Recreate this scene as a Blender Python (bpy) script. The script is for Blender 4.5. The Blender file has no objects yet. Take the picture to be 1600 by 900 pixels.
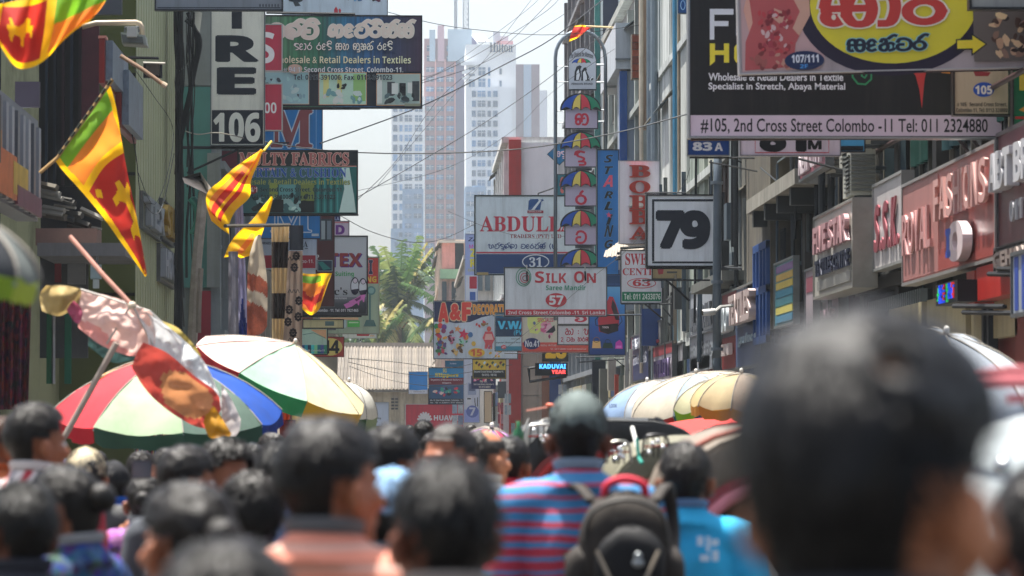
import bpy, bmesh, math, random
from mathutils import Vector, Matrix, Euler, noise
from mathutils.geometry import tessellate_polygon
R = math.radians
random.seed(7)
S = bpy.context.scene
COL = S.collection

# ---------------------------------------------------------------- camera
EYE = 1.65
LENS = 135.0
FPX = LENS / 36.0 * 1600          # focal length in pixels of the 1600 px photograph
PITCH, YAW = math.atan(218 / FPX), math.atan(160 / FPX)
cam_d = bpy.data.cameras.new('camera')
cam_d.lens = LENS
cam_d.sensor_width = 36.0
cam_d.clip_start = 0.1
cam_d.clip_end = 6000
cam_d.dof.use_dof = True
cam_d.dof.focus_distance = 88.0
cam_d.dof.aperture_fstop = 6.0
cam = bpy.data.objects.new('camera', cam_d)
COL.objects.link(cam)
cam.location = (0, 0, EYE)
cam.rotation_euler = (math.pi / 2 + PITCH, 0, -YAW)
S.camera = cam
CR = Euler((math.pi / 2 + PITCH, 0, -YAW)).to_matrix()

# ---------------------------------------------------------------- sky, sun, exposure
SUN_EL, SUN_AZ = R(77), R(-40)     # azimuth from +Y (down the street), negative = towards the left side
world = bpy.data.worlds.new('World')
S.world = world
world.use_nodes = True
nt = world.node_tree
bg = nt.nodes['Background']
sky = nt.nodes.new('ShaderNodeTexSky')
sky.sky_type = 'NISHITA'
sky.sun_disc = False
sky.sun_elevation = SUN_EL
sky.sun_rotation = SUN_AZ
sky.air_density = 1.0
sky.dust_density = 4.3
sky.ozone_density = 1.0
hs = nt.nodes.new('ShaderNodeHueSaturation')
hs.inputs['Saturation'].default_value = 0.7
nt.links.new(sky.outputs[0], hs.inputs['Color'])
nt.links.new(hs.outputs[0], bg.inputs[0])
bg.inputs[1].default_value = 0.085
sun_d = bpy.data.lights.new('sun', 'SUN')
sun_d.energy = 5.0
sun_d.angle = R(0.5)
sun_d.color = (1.0, 0.96, 0.89)
sun = bpy.data.objects.new('sun', sun_d)
COL.objects.link(sun)
sd = Vector((math.sin(SUN_AZ) * math.cos(SUN_EL), math.cos(SUN_AZ) * math.cos(SUN_EL), math.sin(SUN_EL)))
sun.rotation_euler = sd.to_track_quat('Z', 'Y').to_euler()
sun.location = (0, 0, 60)
S.view_settings.view_transform = 'Standard'
S.view_settings.look = 'None'
S.view_settings.gamma = 1.0
S.view_settings.exposure = 1.6
S.cycles.max_bounces = 6
S.cycles.volume_bounces = 1
S.cycles.use_denoising = True

# ---------------------------------------------------------------- points
def ray(px, py):
    return CR @ Vector(((px - 800) / FPX, (450 - py) / FPX, -1))
def W(px, py, Y):
    d = ray(px, py)
    t = Y / d.y
    return Vector((d.x * t, Y, EYE + d.z * t))
def WX(px, py, X):
    d = ray(px, py)
    t = X / d.x
    return Vector((X, d.y * t, EYE + d.z * t))

# ---------------------------------------------------------------- materials
MATS = {}
def srgb(h):
    if isinstance(h, tuple): return h
    h = h.lstrip('#')
    c = [int(h[i:i + 2], 16) / 255 for i in (0, 2, 4)]
    return tuple(((x + .055) / 1.055) ** 2.4 if x > .04045 else x / 12.92 for x in c)
def mat(col, rough=.55, metal=0., var=.12, sc=3., bump=0., trans=0., emit=0., grime=0., stretch=(1, 1, 1), alpha=1., fine=0.):
    key = (col, rough, metal, var, sc, bump, trans, emit, grime, stretch, alpha, fine)
    if key in MATS: return MATS[key]
    m = bpy.data.materials.new('surface')
    m.use_nodes = True
    n, l = m.node_tree.nodes, m.node_tree.links
    b = n['Principled BSDF']
    b.inputs['Roughness'].default_value = rough
    b.inputs['Metallic'].default_value = metal
    c = srgb(col)
    if not metal and rough > .25: b.inputs['Specular IOR Level'].default_value = .28
    b.inputs['Base Color'].default_value = (*c, 1)
    if var or bump or grime or fine:
        tc = n.new('ShaderNodeTexCoord'); mp = n.new('ShaderNodeMapping')
        l.new(tc.outputs['Object'], mp.inputs[0]); mp.inputs['Scale'].default_value = stretch
        nz = n.new('ShaderNodeTexNoise'); nz.inputs['Scale'].default_value = sc; nz.inputs['Detail'].default_value = 5
        nz.inputs['Roughness'].default_value = .65
        l.new(mp.outputs[0], nz.inputs['Vector'])
        mr = n.new('ShaderNodeMapRange'); mr.inputs[1].default_value = .3; mr.inputs[2].default_value = .7
        mr.inputs[3].default_value = 1 - var; mr.inputs[4].default_value = 1 + var * .6
        l.new(nz.outputs[0], mr.inputs[0])
        mx = n.new('ShaderNodeMix'); mx.data_type = 'RGBA'; mx.blend_type = 'MULTIPLY'
        mx.inputs[0].default_value = 1
        mx.inputs[6].default_value = (*c, 1)
        cb = n.new('ShaderNodeCombineColor')
        for k in range(3): l.new(mr.outputs[0], cb.inputs[k])
        l.new(cb.outputs[0], mx.inputs[7])
        out = mx.outputs[2]
        if grime:
            # vertical rain streaks and stains with a shape of their own
            mp2 = n.new('ShaderNodeMapping'); mp2.inputs['Scale'].default_value = (2.2, 2.2, .22)
            l.new(tc.outputs['Object'], mp2.inputs[0])
            n2 = n.new('ShaderNodeTexNoise'); n2.inputs['Scale'].default_value = 1.7; n2.inputs['Detail'].default_value = 7
            n2.inputs['Roughness'].default_value = .7
            l.new(mp2.outputs[0], n2.inputs['Vector'])
            r2 = n.new('ShaderNodeMapRange'); r2.inputs[1].default_value = .48; r2.inputs[2].default_value = .72
            r2.inputs[3].default_value = 0; r2.inputs[4].default_value = grime
            l.new(n2.outputs[0], r2.inputs[0])
            m2 = n.new('ShaderNodeMix'); m2.data_type = 'RGBA'
            l.new(r2.outputs[0], m2.inputs[0]); l.new(out, m2.inputs[6])
            m2.inputs[7].default_value = (.045, .045, .04, 1)
            out = m2.outputs[2]
        if fine:
            vo = n.new('ShaderNodeTexVoronoi'); vo.inputs['Scale'].default_value = fine
            l.new(mp.outputs[0], vo.inputs['Vector'])
            m3 = n.new('ShaderNodeMix'); m3.data_type = 'RGBA'; m3.blend_type = 'OVERLAY'; m3.inputs[0].default_value = .75
            l.new(out, m3.inputs[6]); l.new(vo.outputs['Color'], m3.inputs[7]); out = m3.outputs[2]
        l.new(out, b.inputs['Base Color'])
        if emit: l.new(out, b.inputs['Emission Color'])
        if bump:
            bp = n.new('ShaderNodeBump'); bp.inputs['Strength'].default_value = bump; bp.inputs['Distance'].default_value = .02
            l.new(nz.outputs[0], bp.inputs['Height']); l.new(bp.outputs[0], b.inputs['Normal'])
    if emit:
        b.inputs['Emission Color'].default_value = (*c, 1)
        b.inputs['Emission Strength'].default_value = emit
    if alpha < 1: b.inputs['Alpha'].default_value = alpha
    if trans:
        tr = n.new('ShaderNodeBsdfTranslucent'); ms = n.new('ShaderNodeMixShader')
        ms.inputs[0].default_value = trans
        src = b.inputs['Base Color'].links[0].from_socket if b.inputs['Base Color'].links else None
        if src: l.new(src, tr.inputs[0])
        else: tr.inputs[0].default_value = (*c, 1)
        l.new(b.outputs[0], ms.inputs[1]); l.new(tr.outputs[0], ms.inputs[2])
        l.new(ms.outputs[0], n['Material Output'].inputs[0])
    MATS[key] = m
    return m
def ramp_mat(stops, axis='X', lo=0., hi=1., streak=0., rough=.4, key=None):
    """a printed colour gradient along one object axis, with optional streaks"""
    m = bpy.data.materials.new('printed_gradient'); m.use_nodes = True
    n, l = m.node_tree.nodes, m.node_tree.links
    b = n['Principled BSDF']; b.inputs['Roughness'].default_value = rough
    tc = n.new('ShaderNodeTexCoord'); sp = n.new('ShaderNodeSeparateXYZ'); l.new(tc.outputs['Object'], sp.inputs[0])
    mr = n.new('ShaderNodeMapRange'); mr.inputs[1].default_value = lo; mr.inputs[2].default_value = hi
    l.new(sp.outputs[axis], mr.inputs[0])
    cr = n.new('ShaderNodeValToRGB'); e = cr.color_ramp.elements
    e[0].position = stops[0][0]; e[0].color = (*srgb(stops[0][1]), 1)
    e[1].position = stops[-1][0]; e[1].color = (*srgb(stops[-1][1]), 1)
    for p, c in stops[1:-1]:
        k = e.new(p); k.color = (*srgb(c), 1)
    l.new(mr.outputs[0], cr.inputs[0]); out = cr.outputs[0]
    if streak:
        mp = n.new('ShaderNodeMapping')
        mp.inputs['Scale'].default_value = (14, 1, .25) if axis == 'X' else (3, 1, 3)
        l.new(tc.outputs['Object'], mp.inputs[0])
        nz = n.new('ShaderNodeTexNoise'); nz.inputs['Scale'].default_value = 1.5; nz.inputs['Detail'].default_value = 3
        l.new(mp.outputs[0], nz.inputs['Vector'])
        r2 = n.new('ShaderNodeMapRange'); r2.inputs[1].default_value = .3; r2.inputs[2].default_value = .7
        r2.inputs[3].default_value = 1 - streak; r2.inputs[4].default_value = 1 + streak
        l.new(nz.outputs[0], r2.inputs[0])
        cb = n.new('ShaderNodeCombineColor')
        for k in range(3): l.new(r2.outputs[0], cb.inputs[k])
        mx = n.new('ShaderNodeMix'); mx.data_type = 'RGBA'; mx.blend_type = 'MULTIPLY'; mx.inputs[0].default_value = 1
        l.new(out, mx.inputs[6]); l.new(cb.outputs[0], mx.inputs[7]); out = mx.outputs[2]
    l.new(out, b.inputs['Base Color'])
    return m
def stripe_mat(cols, freq, axis='Z', rough=.8, wob=.0, kind='bands'):
    """woven stripes; cols = [(pos, colour)] repeated freq times a metre"""
    m = bpy.data.materials.new('striped_cloth'); m.use_nodes = True
    n, l = m.node_tree.nodes, m.node_tree.links
    b = n['Principled BSDF']; b.inputs['Roughness'].default_value = rough
    tc = n.new('ShaderNodeTexCoord'); sp = n.new('ShaderNodeSeparateXYZ'); l.new(tc.outputs['Object'], sp.inputs[0])
    nz = n.new('ShaderNodeTexNoise'); nz.inputs['Scale'].default_value = 5; l.new(tc.outputs['Object'], nz.inputs['Vector'])
    a = n.new('ShaderNodeMath'); a.operation = 'MULTIPLY_ADD'; l.new(nz.outputs[0], a.inputs[0]); a.inputs[1].default_value = wob
    l.new(sp.outputs[axis], a.inputs[2])
    k = n.new('ShaderNodeMath'); k.operation = 'MULTIPLY'; l.new(a.outputs[0], k.inputs[0]); k.inputs[1].default_value = freq
    f = n.new('ShaderNodeMath'); f.operation = 'FRACT'; l.new(k.outputs[0], f.inputs[0])
    cr = n.new('ShaderNodeValToRGB'); cr.color_ramp.interpolation = 'CONSTANT'; e = cr.color_ramp.elements
    e[0].position = 0; e[0].color = (*srgb(cols[0][1]), 1)
    e[1].position = cols[-1][0]; e[1].color = (*srgb(cols[-1][1]), 1)
    for p, c in cols[1:-1]:
        q = e.new(p); q.color = (*srgb(c), 1)
    l.new(f.outputs[0], cr.inputs[0]); l.new(cr.outputs[0], b.inputs['Base Color'])
    return m

def polo_mat():
    """red and blue striped knit: the red bands widen towards the waist"""
    m = stripe_mat([(0, '#2a7fb4'), (.5, '#b02a48')], 27, 'Z', wob=.03); n, l = m.node_tree.nodes, m.node_tree.links
    cr = [x for x in n if x.type == 'VALTORGB'][0]; src = cr.inputs[0].links[0].from_socket; sp = [x for x in n if x.type == 'SEPXYZ'][0]
    th = n.new('ShaderNodeMapRange'); th.inputs[1].default_value = 1.2; th.inputs[2].default_value = 1.37; th.inputs[3].default_value = .28; th.inputs[4].default_value = .74
    l.new(sp.outputs['Z'], th.inputs[0]); gt = n.new('ShaderNodeMath'); gt.operation = 'GREATER_THAN'; l.new(src, gt.inputs[0]); l.new(th.outputs[0], gt.inputs[1])
    l.new(gt.outputs[0], cr.inputs[0]); cr.color_ramp.elements[0].color = (*srgb('#3578a8'), 1); cr.color_ramp.elements[1].color = (*srgb('#a82c42'), 1)
    return m

# ---------------------------------------------------------------- mesh helpers
class MB:
    def __init__(s): s.v = []; s.f = []; s.m = []; s.k = 0
    def mi(s, k): s.k = k; return s
    def add(s, vs, fs):
        o = len(s.v); s.v += [tuple(p) for p in vs]
        for f in fs: s.f.append([i + o for i in f]); s.m.append(s.k)
        return s
    def box(s, x0, x1, y0, y1, z0, z1, M=None):
        x0, x1 = min(x0, x1), max(x0, x1); y0, y1 = min(y0, y1), max(y0, y1); z0, z1 = min(z0, z1), max(z0, z1)
        vs = [(x0, y0, z0), (x1, y0, z0), (x1, y1, z0), (x0, y1, z0), (x0, y0, z1), (x1, y0, z1), (x1, y1, z1), (x0, y1, z1)]
        if M is not None: vs = [M @ Vector(p) for p in vs]
        return s.add(vs, [(3, 2, 1, 0), (4, 5, 6, 7), (0, 1, 5, 4), (1, 2, 6, 5), (2, 3, 7, 6), (3, 0, 4, 7)])
    def tube(s, pts, r, seg=6, cap=True, flat=1.):
        pts = [Vector(p) for p in pts]; n = len(pts); rs = r if isinstance(r, (list, tuple)) else [r] * n
        vs, fs = [], []; up = None
        for i, p in enumerate(pts):
            t = (pts[min(i + 1, n - 1)] - pts[max(i - 1, 0)])
            if t.length < 1e-9: t = Vector((0, 0, 1))
            t.normalize()
            if up is None: up = Vector((0, 0, 1)) if abs(t.z) < .9 else Vector((1, 0, 0))
            a = t.cross(up)
            if a.length < 1e-4: a = t.cross(Vector((1, .3, 0)))
            a.normalize(); b = a.cross(t); up = b
            for j in range(seg):
                q = 2 * math.pi * j / seg
                vs.append(p + a * math.cos(q) * rs[i] + b * math.sin(q) * rs[i] * flat)
        for i in range(n - 1):
            for j in range(seg):
                k = (j + 1) % seg
                fs.append((i * seg + j, i * seg + k, (i + 1) * seg + k, (i + 1) * seg + j))
        if cap: fs.append(tuple(range(seg))[::-1]); fs.append(tuple((n - 1) * seg + j for j in range(seg)))
        return s.add(vs, fs)
    def ell(s, c, r, seg=12, rings=8, M=None):
        vs, fs = [], []
        c = Vector(c)
        for i in range(rings + 1):
            th = math.pi * i / rings
            for j in range(seg):
                a = 2 * math.pi * j / seg
                p = Vector((r[0] * math.sin(th) * math.cos(a), r[1] * math.sin(th) * math.sin(a), r[2] * math.cos(th)))
                if M is not None: p = M @ p
                vs.append(c + p)
        for i in range(rings):
            for j in range(seg):
                k = (j + 1) % seg
                fs.append((i * seg + j, (i + 1) * seg + j, (i + 1) * seg + k, i * seg + k))
        return s.add(vs, fs)
    def cone(s, p0, r0, p1, r1, seg=12):
        p0, p1 = Vector(p0), Vector(p1); d = (p1 - p0); L = d.length; d.normalize()
        return s.tube([p0 - d * r0 * .98, p0 - d * r0 * .7, p0, p1, p1 + d * r1 * .7, p1 + d * r1 * .98], [r0 * .2, r0 * .72, r0, r1, r1 * .72, r1 * .2], seg)
    def prism(s, pts, y0, y1, M=None):
        """polygon in XZ (list of (x,z)) extruded from y0 to y1"""
        n = len(pts); vs = [Vector((p[0], y0, p[1])) for p in pts] + [Vector((p[0], y1, p[1])) for p in pts]
        if M is not None: vs = [M @ p for p in vs]
        tri = tessellate_polygon([[Vector((p[0], p[1], 0)) for p in pts]])
        fs = [tuple(t) for t in tri] + [tuple(i + n for i in reversed(t)) for t in tri]
        fs += [(i, (i + 1) % n, (i + 1) % n + n, i + n) for i in range(n)]
        return s.add(vs, fs)
    def grid(s, P, close=False, mf=None, flip=False):
        """P[i][j] of points"""
        n, m = len(P), len(P[0]); o = len(s.v)
        for row in P: s.v += [tuple(p) for p in row]
        for i in range(n - 1):
            for j in range(m if close else m - 1):
                k = (j + 1) % m
                s.f.append([o + i * m + j, o + i * m + k, o + (i + 1) * m + k, o + (i + 1) * m + j])
                s.m.append(mf(i, j) if mf else s.k)
        return s
    def disc(s, c, r, n, seg=20):
        c = Vector(c); n = Vector(n).normalized(); a = n.orthogonal().normalized(); b = n.cross(a)
        return s.add([c + a * r * math.cos(2 * math.pi * i / seg) + b * r * math.sin(2 * math.pi * i / seg) for i in range(seg)], [tuple(range(seg))])
    def mesh(s, name, mats, off=None, smooth=False):
        me = bpy.data.meshes.new(name)
        v = s.v if off is None else [(p[0] - off[0], p[1] - off[1], p[2] - off[2]) for p in s.v]
        me.from_pydata(v, [], s.f)
        for m in (mats if isinstance(mats, (list, tuple)) else [mats]): me.materials.append(m)
        if len(me.materials) > 1: me.polygons.foreach_set('material_index', s.m)
        if smooth: me.polygons.foreach_set('use_smooth', [True] * len(me.polygons))
        me.update()
        return me
    def build(s, name, mats, parent=None, smooth=False, off=None):
        if off is None and parent is not None: off = org(parent)
        me = s.mesh(name, mats, off, smooth)
        o = bpy.data.objects.new(name, me); COL.objects.link(o)
        if parent is not None: o.parent = parent
        elif off is not None: o.location = off
        return o
def org(o):
    p = Vector((0, 0, 0))
    while o is not None: p = p + o.location; o = o.parent
    return p
def root(name, label, cat, loc, group=None):
    o = bpy.data.objects.new(name, None); COL.objects.link(o)
    o.location = loc; o.empty_display_size = .2
    return tag(o, label, cat, group)
def tag(o, label=None, cat=None, group=None, kind=None):
    if label: o['label'] = label
    if cat: o['category'] = cat
    if group: o['group'] = group
    if kind: o['kind'] = kind
    return o
def struct(o): o['kind'] = 'structure'; return o
def dup(o, parent=None):
    c = o.copy(); COL.objects.link(c)
    if parent is not None: c.parent = parent
    for ch in list(o.children): dup(ch, c)
    return c
def crom(P, n):
    """Catmull-Rom through P, n samples"""
    P = [Vector(p) for p in P]; out = []; m = len(P) - 1
    for i in range(n):
        t = i / (n - 1) * m; k = min(int(t), m - 1); t -= k
        a, b, c, d = P[max(k - 1, 0)], P[k], P[k + 1], P[min(k + 2, m)]
        out.append(.5 * ((2 * b) + (c - a) * t + (2 * a - 5 * b + 4 * c - d) * t * t + (3 * b - a - 3 * c + d) * t ** 3))
    return out
def surf(rows, nu, nv):
    cols = [crom(r, nv) for r in rows]
    T = [crom([cols[i][j] for i in range(len(rows))], nu) for j in range(nv)]
    return [[T[j][i] for j in range(nv)] for i in range(nu)]

# ---------------------------------------------------------------- lettering
MAPS = {'bold': (0x1D5D4, 0x1D5EE, 0x1D7EC), 'serif': (0x1D400, 0x1D41A, 0x1D7CE), 'ital': (0x1D63C, 0x1D656, 0x1D7EC)}
FC = {}
FD = {}
TCU = TOB = None
def glyphs(text, style='bold', off=0., extrude=0.):
    k = (text, style, off, extrude)
    if k in FC: return FC[k]
    if off > 0 and style != 'sans':
        V0, F0 = glyphs(text, style, 0., extrude); sx, sy = FD[(text, style, extrude)]; n = 8 if off > .025 else 5
        V, F = list(V0), list(F0)
        for i in range(n):
            a = 2 * math.pi * i / n + .3; dx, dy = off * math.cos(a) / sx, off * math.sin(a) / sy; o = len(V)
            V += [(v[0] + dx, v[1] + dy, v[2] - .0001 * (i + 1)) for v in V0]; F += [tuple(j + o for j in f) for f in F0]
        FC[k] = (V, F); return FC[k]
    s = text
    if style in MAPS:
        A, a, z = MAPS[style]; s = ''
        for ch in text:
            if 'A' <= ch <= 'Z': s += chr(A + ord(ch) - 65)
            elif 'a' <= ch <= 'z': s += chr(a + ord(ch) - 97)
            elif '0' <= ch <= '9': s += chr(z + ord(ch) - 48)
            else: s += ch
    global TCU, TOB
    if TCU is None:
        TCU = bpy.data.curves.new('lettering_source', 'FONT'); TOB = bpy.data.objects.new('lettering_source', TCU)
    TCU.body = s; TCU.resolution_u = 3; TCU.offset = off; TCU.extrude = extrude
    me = bpy.data.meshes.new_from_object(TOB)
    V = [tuple(v.co) for v in me.vertices]; F = [tuple(p.vertices) for p in me.polygons]
    bpy.data.meshes.remove(me)
    if not V: V = [(0, 0, 0), (1, 0, 0), (1, 1, 0)]; F = [(0, 1, 2)]
    x0 = min(v[0] for v in V); x1 = max(v[0] for v in V); y0 = min(v[1] for v in V); y1 = max(v[1] for v in V)
    if off > 0: x0 += off; x1 -= off; y0 += off; y1 -= off
    FD[(text, style, extrude)] = (x1 - x0, y1 - y0)
    V = [((v[0] - x0) / (x1 - x0), (v[1] - y0) / (y1 - y0), v[2]) for v in V]
    FC[k] = (V, F)
    return FC[k]
# Sinhala letters as pen strokes in a unit box (x right, y up)
def C(cx, cy, rx, ry, a0=0, a1=360, n=9):
    return [(cx + rx * math.cos(R(a0 + (a1 - a0) * i / n)), cy + ry * math.sin(R(a0 + (a1 - a0) * i / n))) for i in range(n + 1)]
SI = {
 'k': (1.0, [[(.02, .56), (.08, .88), (.32, 1), (.5, .84), (.5, .55)], [(.0, .56), (.5, .56), (.74, .62)], C(.22, .27, .18, .24), [(.42, .34), (.52, .3), (.5, .55), (.62, .96), (.86, .97), (1.0, .7), (1.0, .3), (.85, .02), (.6, .03)]]),
 'd': (.7, [[(.02, .66), (.1, .95), (.4, 1), (.72, .9)], [(.42, 1), (.2, .8), (.22, .55), (.45, .45), (.7, .3), (.6, .05), (.3, .0)]]),
 'r': (.75, [C(.38, .38, .35, .36), [(.34, .74), (.36, .95), (.5, 1.12)]]),
 't': (.85, [[(.06, .72), (.2, .98), (.55, 1), (.84, .75), (.84, .3), (.6, .02), (.2, .02), (.03, .25), (.12, .48), (.4, .5)]]),
 's': (1.0, [C(.2, .25, .17, .22), [(.02, .62), (.1, .95), (.38, 1), (.46, .7), (.46, .5)], [(.0, .54), (1, .54)], [(.46, .3), (.48, .6), (.62, 1), (.9, .92), (.99, .5), (.88, .05), (.6, .02), (.46, .3)]]),
 'n': (.9, [[(.1, .78), (.2, 1), (.42, .92), (.34, .62), (.06, .42), (.08, .08), (.36, .0), (.52, .3), (.45, .56)], [(.45, .5), (.7, .66), (.9, .45), (.86, .1), (.6, 0)]]),
 'l': (.9, [[(.5, .42), (.36, .6), (.18, .45), (.32, .22), (.6, .2), (.86, .42), (.84, .8), (.5, 1), (.14, .86), (.02, .5), (.12, .12), (.4, 0)]]),
 'b': (.9, [[(.45, .6), (.2, .62), (.03, .35), (.2, .02), (.6, 0), (.88, .3), (.86, .75), (.6, 1), (.3, .98), (.14, .82)]]),
 'h': (.9, [[(.04, .9), (.2, 1), (.3, .78), (.08, .42), (.16, .04), (.44, .08), (.46, .5)], [(.44, .45), (.6, .86), (.86, .8), (.9, .3), (.66, .0)]]),
 'x': (.95, [[(.1, .9), (.3, 1), (.32, .6), (.1, .3), (.3, 0), (.55, .1), (.55, .55)], C(.72, .5, .2, .45), [(.1, .5), (.9, .5)]]),
 'a': (1.1, [[(.02, .75), (.2, 1), (.4, .8), (.2, .5), (.3, .1), (.6, 0), (.72, .4)], [(.7, .1), (.72, .7), (.9, .9), (1.05, .6), (.95, .1)]]),
 'D': (.9, [[(.1, .95), (.35, .85), (.2, .6), (.05, .3), (.25, 0), (.7, 0), (.88, .35), (.8, .8), (.5, .95)]]),
 'p': (.9, [[(.1, 1), (.06, .4), (.25, .02), (.6, .0), (.86, .4), (.8, 1)], [(.1, .62), (.45, .5)]]),
 'v': (.9, [[(.3, .55), (.1, .4), (.15, .05), (.6, 0), (.88, .4), (.75, .9), (.4, 1), (.1, .85)]]),
 'f': (1.0, [[(.05, .2), (.1, .7), (.3, .95), (.5, .7), (.5, .1)], [(.5, .6), (.75, .95), (.95, .6), (.85, .1), (.6, .0)], [(.05, .2), (.25, .05), (.3, .4)]]),
 'A': (.35, [[(.02, .95), (.25, .9), (.3, .5), (.2, .05), (.0, .0)]]),
 'e': (.6, [[(.5, .75), (.3, .98), (.06, .7), (.2, .45), (.45, .55)], [(.2, .45), (.04, .2), (.25, .0), (.5, .1)]]),
 'y': (.4, [[(.05, .1), (.2, .5), (.1, .9), (.3, .95)], [(.2, .3), (.36, .1)]]),
 'i': (0, [[(-.8, 1.12), (-.6, 1.36), (-.25, 1.36), (-.08, 1.1)]]),
 '^': (0, [[(-.5, 1.06), (-.2, 1.34), (-.02, 1.3)]]),
 'u': (0, [[(-.35, 0), (-.1, -.05), (-.1, -.3), (-.5, -.34)]]),
 ':': (.3, [[(.12, .15), (.14, .22)], [(.12, .6), (.14, .67)]]),
 '2': (.6, [[(.05, .75), (.25, 1), (.5, .8), (.4, .45), (.05, .0), (.55, .0)]]),
 '(': (.4, [[(.3, 1.15), (.1, .6), (.3, -.15)]]),
 ' ': (.45, []),
}
def sglyphs(text, th=.16):
    V, F = [], []; x = 0; q = 0
    for ch in text:
        w, st = SI[ch]
        for s in st:
            P = crom([(x + a, b, 0) for a, b in s], max(2, len(s) * 3)); o = len(V); n = len(P)
            for i, p in enumerate(P):
                t = (P[min(i + 1, n - 1)] - P[max(i - 1, 0)]); t.normalize(); nn = Vector((-t.y, t.x, 0)) * th / 2
                e = t * (th * .3 * (-1 if i == 0 else 1 if i == n - 1 else 0))
                V += [tuple(p + nn + e + Vector((0, 0, q))), tuple(p - nn + e + Vector((0, 0, q)))]; q += .00004
            F += [(o + 2 * i, o + 2 * i + 1, o + 2 * i + 3, o + 2 * i + 2) for i in range(n - 1)]
        x += w + (.16 if w else 0)
    x0 = min(v[0] for v in V) + th / 2 - .08; x1 = max(v[0] for v in V) - th / 2 + .08; y0 = min(v[1] for v in V) + th / 2 - .08; y1 = max(v[1] for v in V) - th / 2 + .08
    return [((v[0] - x0) / (x1 - x0), (v[1] - y0) / (y1 - y0), v[2]) for v in V], F

def vinyl(c):
    """sign vinyl and paint: as chalky bright as fresh print is"""
    c = srgb(c); m = max(c); t = min(1, max(0, (m - .1) / .3)); k = min(.85 + .6 * t, .84 / max(m, .01))
    return tuple(x * k for x in c)
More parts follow.
